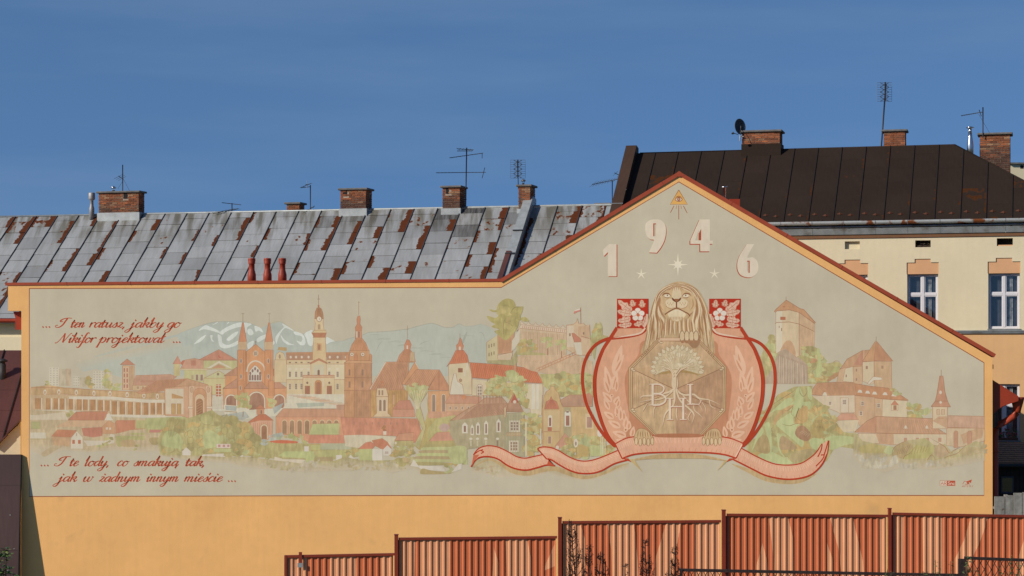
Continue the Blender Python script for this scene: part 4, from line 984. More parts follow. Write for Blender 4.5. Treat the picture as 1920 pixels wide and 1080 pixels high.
# ---- red chapel, green-roofed row
begin('painted_chapel_and_arcade', 'painted small red chapel beside a low arcaded red building')
poly((190,134,104), [(1015,315),(1085,238),(1600,240),(1600,205),(1720,200),(1720,320),(1015,318)], .5, False, BR, .8); rect((176,130,106), 1605, 205, 1690, 250, .4)
poly((204,140,106), [(1015,318),(1720,318),(1700,560),(1330,560),(1200,500),(1015,480)], .5, False, BR2, .8)
for x_ in (1098, 1170, 1244, 1316, 1388, 1462, 1530, 1598): arch((206,178,136), x_-27, 342, x_+27, 480, .2); arch((146,110,82), x_-21, 352, x_+21, 480, .6)
rect((196,116,88), 822, 238, 912, 245); poly((180,104,76), [(818,238),(865,200),(912,238)], .4, False, BR, .8); rect((196,132,98), 830, 242, 902, 295, .3, BR2, .7); rect((110,88,80), 868, 252, 880, 288)
poly((178,96,68), [(748,368),(850,295),(915,292),(992,350),(860,350),(762,378)], .5, False, BR, .8); poly((204,150,122), [(768,372),(860,350),(985,352),(980,540),(850,530),(778,490)], .4, False, BR2, .8)
hatch((178,112,82), .8, (790,380),(960,360),(790,480),(960,480), 9); arch((206,184,146), 862, 385, 940, 530, .2, BR2, .7); arch((140,92,66), 876, 400, 928, 530, .6)
poly((172,178,118), [(1330,490),(1365,385),(1630,378),(1625,490)], .6, False, BR2, .7); poly((196,122,96), [(1325,560),(1335,492),(1700,492),(1800,560),(1800,575),(1330,572)], .7)
# ---- green middle ground
begin('painted_gardens', 'painted yellow-green trees and gardens along the middle of the mural')
poly((166,158,102), [(-130,540),(-60,420),(0,340),(170,330),(400,250),(500,330),(640,345),(780,400),(850,540),(1050,560),(1330,575),(1810,575),(1810,700),(1300,760),(1000,720),(700,690),(560,700),(200,690),(-100,680)], 1)
blobs(GR, [(-120,540),(0,340),(200,340),(400,260),(640,350),(770,420),(850,560),(820,680),(560,660),(-80,650)], 85, 22, 58, (132,118,74), .5, seed=31)
poly((172,180,122), [(310,560),(320,480),(380,445),(470,500),(480,580),(420,610),(340,620)], .6, True); poly((168,176,116), [(-90,560),(-40,460),(60,470),(120,560),(80,620),(-60,600)], .7, True)
hatch((136,122,72), .8, (-40,350),(140,345),(-20,520),(150,440), 12); hatch((150,140,86), 1, (500,470),(640,470),(500,620),(640,600), 9)
for x_, y_ in [(190,540),(190,480),(520,450),(740,500)]: ell((170,160,100), x_, y_, 30, 36, .8, ln=(140,124,76), lw=.8)
blobs([(158,168,158),(170,178,168),(164,172,140)], [(870,500),(960,480),(1060,440),(1060,520),(980,560),(870,600)], 14, 16, 34, seed=33)
blobs(GRL, [(1080,480),(1320,500),(1320,560),(1100,550)], 12, 16, 34, seed=34); poly((196,90,60), [(950,555),(1060,540),(1210,552),(1210,570),(1050,572)], .5, True)
rect((206,190,180), 442, 578, 576, 618, .2); 
for x_ in (458, 502, 545): rect((178,120,112), x_, 585, x_+22, 608, .2)
poly((206,198,186), [(110,650),(150,610),(195,650),(190,705),(115,705)], .3); poly((204,196,182), [(270,735),(310,680),(510,670),(560,740)], .5); poly((206,200,186), [(620,760),(650,715),(670,720),(680,650),(692,652),(700,715),(740,770)], .4)
rect((172,178,120), 415, 625, 585, 656, .5); poly((164,150,98), [(500,680),(580,690),(620,740),(570,735)], .6)
rect((206,200,190), 1288, 600, 1332, 655, .2); rect((176,176,110), 1350, 585, 1446, 638, .4, OCH, .7); rect((166,170,140), 1446, 580, 1740, 630, .5)
poly((172,182,118), [(1040,690),(1100,650),(1380,650),(1390,700),(1360,770),(1310,765),(1300,715),(1100,705)], .6); poly((204,194,172), [(1000,700),(1080,722),(1295,730),(1290,790),(1080,785),(1000,740)], .3); line((150,130,96), 1, [(1075,722),(1295,724)])
rect((160,146,102), 1390, 705, 1555, 742, .6); blobs(GR, [(600,620),(870,620),(900,700),(1000,760),(900,740),(620,700)], 24, 16, 34, seed=35, var=1)
fade((172,158,116), [(-100,680),(200,690),(560,705),(700,700),(1000,735),(1300,770),(1810,720)], BG, [(-100,690),(200,740),(560,760),(700,800),(1000,830),(1300,850),(1810,830)], 1)
blobs([(178,168,128),(182,172,140),(186,176,152),(174,164,120),(188,180,158)], [(560,730),(1000,750),(1800,740),(1800,820),(1300,840),(800,810)], 46, 12, 34, seed=36, var=.9)

# ---- clock tower with stacked lantern
begin('painted_brick_tower', 'painted tall octagonal brown tower with stacked lantern spire')
frame(600, 530, 5.144)
BT = (190,134,92)
line((140,108,84), .8, [(373,180),(373,310)]); line((140,108,84), .8, [(365,190),(382,190)])
poly((190,120,88), [(355,350),(366,320),(385,320),(390,350),(386,400),(405,430),(402,460),(340,460),(340,430),(358,400)], .4, False, BR, .8)
poly((192,128,96), [(340,540),(345,460),(400,460),(405,540)], .4, False, BR, .8); rect(WHT, 350, 470, 360, 530); rect((140,96,80), 366, 470, 384, 530)
poly((188,126,88), [(288,655),(305,600),(335,560),(345,535),(405,535),(440,580),(475,655)], .6, False, BR, .8); hatch((164,104,70), .8, (310,650),(460,650),(350,545),(398,545), 8)
poly(BT, [(285,655),(475,655),(480,750),(285,755)], .4, False, BR, .8); ell(WHT, 308, 692, 20, 20, .1, 14, BR, .8); ell(WHT, 412, 692, 20, 20, .1, 14, BR, .8); ell((160,120,96), 308, 692, 8, 8); ell((160,120,96), 412, 692, 8, 8)
poly((186,118,82), [(330,720),(348,670),(365,720),(365,750),(330,750)], .3, False, BR, .7)
for x_ in (262, 488): poly((188,128,90), [(x_-12,760),(x_-12,700),(x_,685),(x_+12,700),(x_+12,760)], .3, False, BR, .7)
poly((196,144,104), [(232,775),(270,752),(490,752),(505,778)], .3, False, BR, .8)
rect(BT, 238, 776, 332, 1330, .6, BR, .8); rect((178,126,92), 332, 776, 498, 1330, .8, BR, .8)
line(BR, 1, [(238,915),(498,918)]); line(BR, 1, [(232,1040),(498,1045)])
for x_, w_ in ((285, 16), (410, 18)):
    for yy in (835, 952): arch((124,98,84), x_-w_/2, yy, x_+w_/2, yy+60, .3, BR2, .7)
hatch((160,112,80), .8, (340,1050),(490,1050),(345,1320),(492,1320), 9); hatch((172,120,84), .8, (245,1050),(328,1050),(245,1320),(328,1320), 5)
begin('painted_cathedral', 'painted long church with steep brown roofs and a ribbed dome')
line((140,108,84), .8, [(843,412),(843,540)]); line((140,108,84), .8, [(835,450),(852,450)])
poly((188,118,88), [(815,600),(840,545),(862,555),(880,595),(870,645),(815,645)], .4, False, BR, .8); rect(WHT, 835, 605, 850, 640)
poly((186,124,92), [(740,768),(765,700),(815,645),(870,645),(900,690),(925,768)], .5, False, BR, .8); hatch((158,98,68), .9, (750,765),(900,765),(815,650),(868,650), 9)
poly((184,156,120), [(862,760),(872,670),(908,670),(915,760)], .4, False, BR2, .8)
poly((184,128,96), [(470,1035),(635,765),(860,765),(850,900),(790,975),(830,1060)], .6, False, BR, .9); hatch((158,106,78), .9, (490,1030),(800,1040),(645,772),(850,790), 15)
poly((196,136,94), [(790,975),(915,765),(955,832),(930,840),(820,985)], .4, False, BR, .8); line(WHT, 1.2, [(915,765),(955,832)]); line(WHT, 1.2, [(610,768),(635,765),(480,1030)])
poly((190,132,98), [(815,985),(930,838),(1150,840),(1045,1010),(1040,1040)], .6, False, BR, .9); hatch((164,110,80), .9, (830,990),(1040,1020),(935,845),(1140,845), 11)
poly((184,122,90), [(1040,1035),(1150,838),(1268,1040)], .5, False, BR, .9); line(BR, .9, [(1148,845),(1148,1040)])
frame(600, 720, 5.144)
rect((184,138,84), 490, 58, 845, 318, .9, BR2, .8); hatch((160,112,70), .9, (690,70),(840,70),(690,240),(840,160), 8)
poly((200,142,98), [(1045,70),(1250,66),(1255,270),(1045,275)], .5, False, BR2, .8)
for x_ in (1097, 1192): arch((132,108,94), x_-17, 100, x_+17, 272, .4, WHT, .8)
poly((206,180,144), [(540,120),(550,40),(640,40),(660,120),(655,280),(690,318),(510,318),(545,280)], .3, False, BR, .9); line(BR, .9, [(540,122),(660,122)])
for x_ in (582, 622): arch((132,100,80), x_-14, 150, x_+14, 262, .3, WHT, .8)
for x_ in (572, 602): rect((140,108,88), x_-8, 60, x_+8, 108, .2)
ell((190,110,80), 600, -18, 14, 16); poly((186,120,84), [(575,20),(600,-20),(625,20)], .3, False, BR, .7)
poly((186,118,96), [(700,240),(765,160),(865,155),(910,245)], .5, False, BR2, .8); poly((196,134,108), [(700,245),(910,245),(915,318),(700,318)], .4, False, BR2, .7); arch((196,150,112), 700, 100, 722, 200, .2, BR2, .7)
# long wall
poly((194,122,96), [(200,320),(945,335),(990,520),(900,570),(720,500),(600,495),(230,500)], .8, False, BR2, .8)
for k in range(9): ell((162,112,92), 328+k*59, 380, 7, 14, .2, 8)
poly((200,190,162), [(230,495),(400,490),(620,500),(740,520),(700,600),(540,560),(400,620),(245,600)], .5)
blobs([(150,92,64),(160,112,70)], [(600,400),(650,400),(650,460),(610,460)], 6, 10, 20, seed=41); rect(WHT, 610, 455, 640, 490)
poly((190,110,84), [(370,625),(440,565),(490,556),(540,590),(500,630)], .5, False, BR2, .7); poly((186,108,80), [(500,545),(600,525),(650,560),(690,620),(600,630),(540,600)], .5, False, BR2, .7)
poly((172,178,116), [(370,628),(505,625),(505,735),(380,735)], .5); rect((208,202,190), 505, 628, 602, 740, .2); poly((206,200,188), [(610,630),(650,590),(690,630),(682,690),(610,690)], .2)
hatch((140,110,96), .9, (625,650),(660,650),(625,675),(660,675), 4)
poly((194,132,102), [(720,545),(760,478),(905,468),(900,545)], .4, False, BR, .8); rect((170,158,102), 715, 548, 900, 598, .8); ell(WHT, 730, 570, 10, 12, .1)
rect((196,122,96), -20, 495, 200, 565, .7); rect((164,168,136), 10, 572, 240, 632, .5); rect((170,170,108), -20, 640, 250, 700, .8); rect((158,138,96), 0, 705, 125, 745, .6)
poly((206,200,188), [(248,735),(295,682),(345,735),(345,785),(248,785)], .2); rect((164,140,110), 268, 735, 284, 752); rect((164,140,110), 308, 735, 324, 752); rect((206,200,190), 155, 685, 212, 735, .2)
blobs(GR, [(250,640),(370,640),(360,690),(260,700)], 9, 14, 28, seed=42)
fade((170,160,108), [(-20,745),(125,745),(250,700),(370,735),(500,738),(690,735),(900,700),(1000,760)], BG, [(-20,800),(125,820),(250,830),(370,800),(500,800),(690,860),(900,810),(1000,880)], 1)
blobs(GR + [(184,160,112)], [(690,600),(905,600),(900,700),(790,790),(740,720),(680,700)], 34, 16, 40, (146,130,84), .3, seed=43, var=1)
blobs([(180,170,132),(186,176,148),(176,160,120)], [(20,760),(900,760),(880,810),(700,830),(300,830)], 32, 12, 30, seed=44, var=.9)
# big tree in the middle and striped fields
poly((172,156,92), [(905,590),(1000,400),(1040,270),(1030,120),(1060,300),(1200,340),(1130,460),(1050,560),(960,640)], .8)
poly((176,172,118), [(920,300),(940,220),(860,110),(830,20),(890,40),(940,10),(1050,20),(1030,90),(960,200),(990,300),(1020,420),(960,620),(905,590),(990,430)], .8, False, BR2, .7)
blobs(GRL + [(182,176,128)], [(830,20),(940,0),(1050,20),(1000,120),(940,180),(870,120)], 34, 14, 30, (150,140,90), .3, seed=45)
hatch((206,196,160), 1.1, (870,60),(1030,60),(930,240),(950,240), 6)
rect((190,138,108), 1040, 265, 1400, 330, .7); poly((186,130,104), [(1200,185),(1255,100),(1555,125),(1555,188)], .5, False, BR2, .8); rect((196,152,118), 1215, 188, 1540, 268, .5, BR2, .7); poly((200,120,80), [(1365,125),(1390,95),(1412,125),(1385,158)], .3, False, BR2, .7)
for x_ in (1256,1312,1372,1430): ell((130,104,92), x_, 232, 9, 18, .1, 10, WHT, .7)
poly((176,170,108), [(1130,330),(1300,300),(1345,335),(1250,460),(1100,480),(1040,560),(1040,430)], .8); ell((184,128,104), 1290, 400, 50, 60, .5); ell((180,150,140), 1200, 420, 50, 40, .5)
poly((194,132,108), [(1055,545),(1130,465),(1345,460),(1395,560),(1340,560),(1060,560)], .5, False, BR2, .7); poly((196,100,70), [(1275,545),(1330,485),(1340,560)], .4)
for k, c_ in enumerate([(166,150,92),(158,148,92),(176,182,122),(164,146,104),(176,184,120),(160,140,100),(172,176,120),(158,148,94)]):
    y_ = 555 + k*28; poly(c_, [(1040-k*18, y_),(1340, y_-8+k*3),(1400, y_+24),(1060-k*18, y_+34)], .6, True)
poly((176,186,124), [(1260,620),(1390,620),(1420,700),(1410,780),(1340,720)], .6, True)
poly((206,200,186), [(870,790),(905,725),(945,785),(1180,795),(1210,840),(1000,830),(940,800)], .3); poly((162,142,92), [(965,850),(990,815),(1080,835),(1230,850),(1250,865),(1000,870)], .6, True)
blobs(GR, [(1180,770),(1330,740),(1290,840),(1220,860)], 9, 18, 34, seed=46); poly((206,200,188), [(1270,850),(1350,750),(1370,750),(1365,820),(1310,840)], .3)
# ---- white church with onion-dome turret and red roof
begin('painted_white_church', 'painted white church with orange helm roof and long red roof')
frame(600, 530, 5.144)
line((140,108,84), .8, [(1350,490),(1350,530)])
poly((196,118,86), [(1335,585),(1350,525),(1362,545),(1370,580),(1385,610),(1375,650),(1320,650),(1315,605)], .4, False, BR, .8); arch(WHT, 1338, 615, 1358, 650)
poly((194,104,70), [(1222,810),(1265,745),(1310,652),(1385,652),(1420,700),(1440,775),(1250,782)], .5, False, BR, .9); hatch((168,80,54), .9, (1270,760),(1425,765),(1320,655),(1380,655), 7)
poly((204,188,152), [(1240,800),(1250,785),(1440,770),(1462,860),(1465,1080),(1245,1080)], .3, False, BR2, .8); rect((130,80,60), 1332, 825, 1376, 865, .3, BR2, .7); line(WHT, 3, [(1390,900),(1430,770),(1462,855)])
poly((206,200,180), [(1250,1080),(1270,960),(1290,880),(1310,870),(1325,950),(1375,985),(1390,1080)], .2, False, BR2, .9); ell((150,128,106), 1355, 942, 13, 15, .1, ln=BR2)
frame(860, 530, 5.144)
poly((198,104,70), [(105,770),(480,795),(740,835),(822,972),(640,960),(130,915)], .5, False, BR, .9); hatch((172,82,54), .9, (140,915),(800,970),(115,772),(735,838), 34)
poly((204,190,156), [(130,920),(640,965),(820,980),(815,1090),(130,1090)], .3, False, BR2, .8); line((172,156,146), 2.4, [(132,925),(640,970),(820,985)])
arch(WHT, 175, 980, 232, 1090, .2, BR2, .8); 
for i in range(2):
    for j in range(3): rect((132,110,96), 184+i*22, 1000+j*30, 200+i*22, 1022+j*30, .1)
poly((192,128,96), [(525,850),(532,700),(540,680),(552,700),(560,860)], .4, False, BR, .8)
for x_ in (710, 750): rect((206,200,180), x_, 990, x_+30, 1230, .2)
frame(860, 720, 5.144); poly((204,190,158), [(640,0),(810,0),(800,300),(700,300),(690,240),(620,230),(640,100)], .3, False, BR2, .7); rect((208,204,186), 705, 0, 735, 240, .2); rect((208,204,186), 750, 0, 775, 240, .2)
frame(860, 530, 5.144)
# ---- castle on the hill (centre)
begin('painted_hill_castle', 'painted long pale castle with battlements and a small red and white flag')
poly((196,184,140), [(270,575),(375,505),(380,750),(272,752)], .3, False, BR2, .8); poly((190,140,104), [(375,505),(540,470),(520,670),(378,690)], .6, False, BR2, .6); hatch((166,112,78), .8, (385,520),(500,500),(385,680),(505,660), 11)
for i in range(3):
    for j in range(2): rect((130,108,84), 288+i*24, 598+j*80-i*8, 298+i*24, 630+j*80-i*8, .1)
poly((204,196,176), [(510,660),(515,560),(592,440),(592,560),(540,640)], .3); poly((202,178,148), [(375,700),(510,672),(520,690),(500,750),(378,745)], .3, False, BR2, .7)
poly((198,172,140), [(592,440),(1038,486),(1040,720),(960,740),(600,700),(585,560)], .6); hatch((178,134,100), .7, (620,470),(1030,500),(620,690),(1030,700), 38, 5)
poly((204,186,160), [(560,470),(600,405),(1040,450),(1040,486),(592,440)], .3, False, BR2, .8); hatch((186,110,88), .9, (610,415),(1030,456),(606,436),(1030,478), 22)
pts = [(590,405)]; 
for i in range(7): x_ = 600+i*66; y_ = 370+i*6; pts += [(x_-4,y_+20),(x_+10,y_-6+6),(x_+24,y_+22),(x_+52,y_+34)]
poly((200,184,158), pts + [(1040,450),(600,405)], .2, False, BR2, .6)
poly((200,170,136), [(1040,410),(1110,400),(1135,380),(1145,345),(1160,400),(1205,390),(1225,415),(1262,405),(1272,570),(1278,700),(1140,700),(1040,640)], .5, False, BR2, .8); rect((206,188,162), 1042, 415, 1110, 620, .3); hatch((180,134,100), .7, (1150,420),(1262,420),(1150,530),(1262,540), 12)
rect((124,92,74), 1066, 488, 1080, 516); rect((124,92,74), 1198, 478, 1212, 500); poly((184,106,84), [(1090,490),(1110,485),(1180,545),(1180,570),(1115,572)], .3, False, BR, .8); line(BR, 1, [(1180,515),(1262,540)])
poly((204,198,178), [(1110,580),(1180,575),(1190,700),(1140,690)], .2)
line((150,86,66), .9, [(1176,240),(1178,400)]); poly((196,110,98), [(1108,298),(1115,272),(1140,262),(1173,262),(1173,275),(1140,285),(1115,300)], .2); poly((214,204,190), [(1112,275),(1140,258),(1173,248),(1173,260),(1140,270)], .1)
poly((198,166,132), [(560,720),(600,702),(850,705),(1140,700),(1290,760),(1300,880),(850,880),(700,850),(570,790)], .7); hatch((180,140,108), .7, (620,740),(1250,780),(600,760),(1240,800), 22, 8)
line((182,106,78), 1, [(745,835),(1125,668)]); line((182,106,78), 1, [(765,852),(1130,690)]); hatch((182,106,78), .8, (760,830),(1110,680),(768,848),(1115,698), 12)
poly((172,162,106), [(560,690),(560,600),(640,660),(820,680),(850,700),(600,700)], .8); poly((164,156,108), [(270,752),(500,745),(560,650),(570,760),(540,800),(430,790),(275,775)], .8)
blobs(GR, [(590,560),(620,530),(700,560),(750,620),(730,650),(590,650)], 15, 18, 34, seed=51); 
for cx_, cy_ in ((862, 575), (998, 600)): line((140,80,58), 1.4, [(cx_-5,cy_+50),(cx_-5,cy_+125)]); blobs(GRL, [(cx_-50,cy_-50),(cx_+40,cy_-50),(cx_+50,cy_+40),(cx_-50,cy_+40)], 11, 18, 28, seed=52)
poly((166,156,90), [(455,555),(400,520),(345,470),(390,450),(315,425),(350,400),(300,370),(275,320),(360,340),(385,290),(320,280),(293,255),(360,265),(380,210),(430,165),(480,153),(530,175),(560,235),(620,230),(610,290),(590,340),(640,330),(680,370),(630,375),(590,360),(570,430),(520,500)], .9, True)
blobs([(158,148,86),(172,160,96),(178,164,100),(150,140,80)], [(400,220),(520,190),(580,280),(540,440),(460,520),(380,400)], 22, 24, 46, (120,106,64), .4, seed=53)
line((118,106,66), 1.4, [(500,290),(540,240),(600,232)], True, 3); line((130,110,70), 1.2, [(440,540),(430,430),(440,360)], True, 3); line((176,134,92), 2, [(480,420),(475,360),(490,330)], True, 3)
poly((164,156,102), [(1270,580),(1290,480),(1320,390),(1345,400),(1365,378),(1388,430),(1390,500),(1440,520),(1380,560),(1330,620),(1310,740),(1290,680)], .8, True); blobs(GR, [(1290,460),(1370,420),(1370,520),(1300,600)], 12, 18, 34, seed=54)
# hillside foliage under the castle
begin('painted_hillside_trees', 'painted leafy green hillside under the pale castle')
poly((172,168,108), [(780,880),(1300,885),(1300,1100),(960,1100),(820,1000)], .9)
blobs(GR + GRL, [(790,890),(1290,885),(1290,1090),(900,1090)], 52, 22, 50, (150,132,84), .35, seed=61)
blobs(GRL + [(160,160,100)], [(260,1000),(330,900),(380,850),(450,900),(510,860),(600,900),(650,980),(640,1090),(300,1090)], 46, 24, 52, (130,120,74), .6, seed=62)
frame(860, 720, 5.144)
blobs(GR + GRL, [(270,0),(640,0),(650,200),(620,280),(480,80),(420,110),(260,90)], 40, 22, 44, (140,124,78), .4, seed=63)
# tenement houses in front
begin('painted_grey_villa', 'painted grey-green villa with steep pointed gable and white framed windows')
poly((176,134,106), [(-80,350),(60,255),(180,195),(250,135),(420,130),(480,200),(440,290),(0,352)], .7, False, BR, .9); hatch((146,96,74), .9, (0,345),(430,285),(190,195),(470,180), 24)
for x_ in (190,240,270,300,330,360,395,410): line((160,104,84), 1.2, [(x_,185),(x_,108)])
poly((160,150,116), [(-85,355),(440,292),(445,640),(300,600),(0,640),(-85,480)], .6); poly((156,150,118), [(438,285),(630,270),(640,700),(560,700),(440,650)], .5, False, (140,120,90), .8)
poly((168,122,98), [(462,265),(470,205),(535,85),(560,150),(628,268)], .5, False, BR, .9); poly((166,74,58), [(500,180),(536,95),(580,180)], .3); ell(WHT, 540, 172, 16, 16, .1); rect((190,166,128), 438, 225, 458, 320, .3, BR2, .7); hatch((140,100,80), .9, (475,240),(600,240),(475,262),(612,262), 10)
for x_, w_, y0, y1 in [(60,52,368,475),(130,30,388,492),(186,38,365,490),(265,38,350,488),(385,42,335,465)]:
    poly((206,200,184), [(x_-w_/2,y1),(x_-w_/2,y0+28),(x_,y0),(x_+w_/2,y0+28),(x_+w_/2,y1)], .1); rect((126,88,76), x_-w_/5, y0+36, x_+w_/5, y1-12, .4)
for x_ in (118, 182, 262, 375): ell((204,198,178), x_, 528, 16, 12, .1, 10); rect((120,100,86) if x_ == 375 else (190,182,150), x_-8, 545, x_+8, 600)
win(488, 352, 590, 462, (120,94,84), cols=3, rows=3); win(484, 545, 582, 655, (130,96,80), cols=3, rows=3); rect((178,152,112), 460, 470, 610, 500, .5, BR2, .7)
hatch((132,128,98), .7, (445,300),(630,300),(445,640),(635,680), 12)
begin('painted_yellow_house', 'painted ochre house with a curved gable and a bay window')
blobs(GR + GRL, [(620,260),(800,330),(790,600),(700,700),(650,640)], 50, 22, 48, (146,128,82), .3, seed=64); rect((206,200,180), 642, 370, 656, 700, .2); rect((206,200,180), 786, 430, 796, 580, .2)
poly((192,160,108), [(805,250),(820,130),(840,80),(880,50),(885,25),(925,25),(930,55),(960,85),(985,170),(1000,220),(1230,215),(1290,300),(1350,460),(1350,620),(1000,620),(810,600)], .5, False, BR2, .9)
poly((188,106,82), [(828,240),(845,170),(880,150),(892,115),(905,150),(945,170),(970,240)], .4, False, BR, .8); hatch((160,82,60), .8, (840,235),(960,235),(880,155),(908,155), 7)
rect((196,168,120), 815, 250, 978, 455, .3, BR2, .8); rect((194,162,110), 820, 460, 975, 600, .3, BR2, .7); arch((206,200,180), 862, 300, 902, 415, .2); rect((130,76,68), 872, 325, 892, 405, .3); rect((168,90,66), 858, 415, 898, 452); rect((150,110,92), 862, 505, 892, 575, .3, WHT, .6)
poly((172,128,104), [(975,160),(1070,105),(1190,105),(1290,190),(1290,215),(1010,218)], .6, False, BR, .9); poly((188,118,94), [(1070,130),(1190,170),(1210,110),(1260,80),(1290,120),(1290,200),(1160,160)], .5)
poly((160,148,110), [(1010,225),(1085,225),(1090,500),(1010,560)], .5); poly((208,204,190), [(1022,410),(1022,275),(1050,252),(1080,275),(1080,410)], .1); rect((140,86,70), 1035, 305, 1068, 402, .3); ell((120,100,90), 1050, 268, 14, 10)
rect((206,180,140), 1222, 285, 1300, 430, .2); rect((160,118,104), 1238, 318, 1285, 420, .5)
poly((186,130,106), [(930,600),(1025,475),(1085,540),(1000,620)], .5, False, BR2, .8)
blobs(GR, [(1000,620),(1080,520),(1200,480),(1380,460),(1450,560),(1480,640),(1300,700),(1140,720),(1020,660)], 48, 24, 52, (150,128,70), .35, seed=65, var=1)
poly((178,150,88), [(1140,600),(1180,580),(1255,610),(1255,700),(1140,700)], .5); poly((172,178,118), [(1255,600),(1400,590),(1400,690),(1270,700)], .5)
ell(WHT, 1130, 570, 22, 42, .1); ell((130,110,92), 1130, 575, 8, 20, .1, 10); line((146,126,84), 1, [(1135,610),(1135,700)]); ell(WHT, 952, 615, 16, 22, .1, 12); ell((206,200,190), 1362, 470, 26, 40, .1)
for x_ in (1372, 1390, 1412): line((206,204,176), 1.3, [(x_,510),(x_,680)])
poly((172,178,120), [(-100,620),(60,600),(80,700),(50,760),(-60,760)], .7, True)
fade((172,160,118), [(130,750),(300,700),(420,760),(560,830),(700,850),(860,810),(1000,830),(1150,880),(1300,880),(1500,790),(1640,760)], BG, [(130,850),(300,870),(420,900),(560,890),(700,895),(860,860),(1000,900),(1150,930),(1300,925),(1500,850),(1640,810)], .9)
blobs([(178,168,132),(184,176,148),(172,150,118)], [(150,760),(420,780),(560,850),(420,900),(180,860)], 20, 12, 30, seed=66)

# ---- right hand side: keep on the crag, castle, church
frame(1400, 540, 6)
begin('painted_crag', 'painted rocky crag with green and ochre bushes')
poly((168,160,104), [(120,1080),(150,780),(210,660),(270,520),(320,560),(330,720),(620,650),(740,650),(800,680),(850,760),(900,850),(1000,830),(1060,860),(1040,950),(900,1080)], 1)
blobs(GR + GRL, [(220,680),(280,530),(320,580),(320,760),(230,900)], 14, 24, 50, seed=71)
blobs(GR + GRL + [(176,128,88)], [(620,660),(740,660),(820,760),(900,860),(1030,850),(1020,940),(880,1070),(700,1070),(600,800)], 56, 26, 62, (150,106,72), .45, seed=72)
poly((172,148,126), [(335,780),(370,700),(440,690),(520,720),(600,790),(680,860),(690,1080),(200,1080),(220,1000),(300,900)], .8); hatch((146,120,102), .9, (350,740),(680,860),(340,1080),(690,1080), 26, 5); hatch((190,180,158), .9, (360,760),(670,880),(352,1070),(680,1080), 12, 8)
poly((176,186,122), [(790,700),(820,690),(840,860),(880,930),(850,940),(800,1000),(780,940),(800,820)], .5, True)
begin('painted_keep', 'painted pale round-cornered castle keep on a crag')
poly((204,182,146), [(330,740),(328,250),(480,245),(590,265),(765,390),(762,650),(610,655),(612,750),(560,780),(500,720),(440,680),(380,700)], .4, False, BR2, .9)
poly((192,158,122), [(590,265),(765,390),(762,650),(612,655),(612,750),(590,765)], .6); poly((206,196,172), [(330,740),(330,260),(400,255),(400,690)], .2)
poly((190,146,110), [(380,700),(440,600),(500,600),(540,680),(545,760),(440,690)], .6, True)
poly((186,132,92), [(312,262),(330,240),(445,135),(600,232),(640,240),(775,390),(765,400),(590,275),(480,246),(340,258),(325,275)], .5, False, BR, 1.1)
line(BR, 1.1, [(320,402),(335,388),(480,382),(590,405),(762,490)]); line(BR, 1, [(590,270),(590,760)]); line((140,108,84), .9, [(443,95),(443,140)])
rect((170,84,54), 380, 326, 436, 358, .3, BR, .8); rect((130,96,72), 388, 450, 398, 484); rect((130,96,72), 362, 425, 370, 450); ell((170,100,66), 420, 208, 14, 10)
hatch((184,146,112), .7, (620,440),(750,500),(620,640),(750,640), 14, 4)
begin('painted_castle_range', 'painted castle wings with brown hipped roofs and a pyramid tower')
poly((186,140,104), [(1040,930),(1130,800),(1300,705),(1440,690),(1440,880),(1200,885)], .5, False, BR, .9); poly((180,120,96), [(1200,870),(1300,705),(1340,720),(1300,870)], .5)
poly((196,160,124), [(1010,1080),(1040,920),(1100,895),(1300,880),(1300,1080)], .5, False, BR2, .8); poly((204,190,158), [(1080,1050),(1110,905),(1195,885),(1200,1060)], .2, False, BR2, .7); rect((196,150,116), 1305, 700, 1330, 800, .3, BR2, .7)
for x_, y_ in ((1235, 925), (1235, 1030), (1120, 990)): rect((140,104,86), x_-7, y_-16, x_+7, y_+14, .2)
frame(1600, 620, 3.485)
poly((190,138,98), [(60,200),(145,65),(150,200)], .5, False, BR, .9); poly((180,122,90), [(135,195),(149,65),(260,200)], .5, False, BR, 1); poly((204,186,152), [(60,205),(135,200),(135,345),(110,350),(60,330)], .3, False, BR2, .8); poly((192,156,118), [(135,200),(248,202),(252,385),(140,365)], .5, False, BR2, .9)
line((140,108,84), .9, [(149,38),(149,68)]); rect((140,108,92), 82, 232, 94, 250, .1, BR2, .6); rect((150,114,92), 184, 230, 196, 248, .1, BR2, .6); poly((206,198,178), [(90,345),(130,300),(185,305),(185,322),(135,325),(105,350)], .2, False, BR2, .7)
poly((184,124,86), [(0,345),(130,365),(225,375),(300,415),(360,455),(190,445),(10,420)], .6, False, BR, .9)
for x_, y_ in ((42,396),(92,402),(138,408),(206,412),(264,420)): poly((206,200,184), [(x_-16,y_+8),(x_-6,y_-10),(x_+10,y_-8),(x_+18,y_+10)], .1)
poly((194,158,122), [(10,422),(190,447),(188,570),(0,600)], .5, False, BR2, .9); poly((204,188,156), [(190,447),(352,458),(352,575),(188,560)], .3, False, BR2, .8)
rect((206,186,152), 248, 480, 292, 522, .2, BR2, .7); poly((186,112,82), [(246,484),(270,455),(298,486)], .3, False, BR2, .6); rect((150,100,76), 262, 488, 282, 518)
for x_, y_ in ((60,475),(165,490),(50,542)): win(x_-11, y_-16, x_+11, y_+14, (128,100,86), rows=2)
frame(1400, 720, 6)
poly((186,134,98), [(730,120),(745,50),(790,-10),(1000,-20),(1210,-15),(1235,125),(900,130)], .6, False, BR, .9); hatch((162,112,80), .8, (750,118),(1220,120),(800,-5),(1205,-10), 30)
poly((204,186,158), [(725,135),(880,130),(1215,125),(1220,320),(1050,330),(990,300),(900,270),(720,250)], .3, False, BR2, .7); poly((206,200,180), [(850,130),(870,92),(895,95),(905,130)], .1)
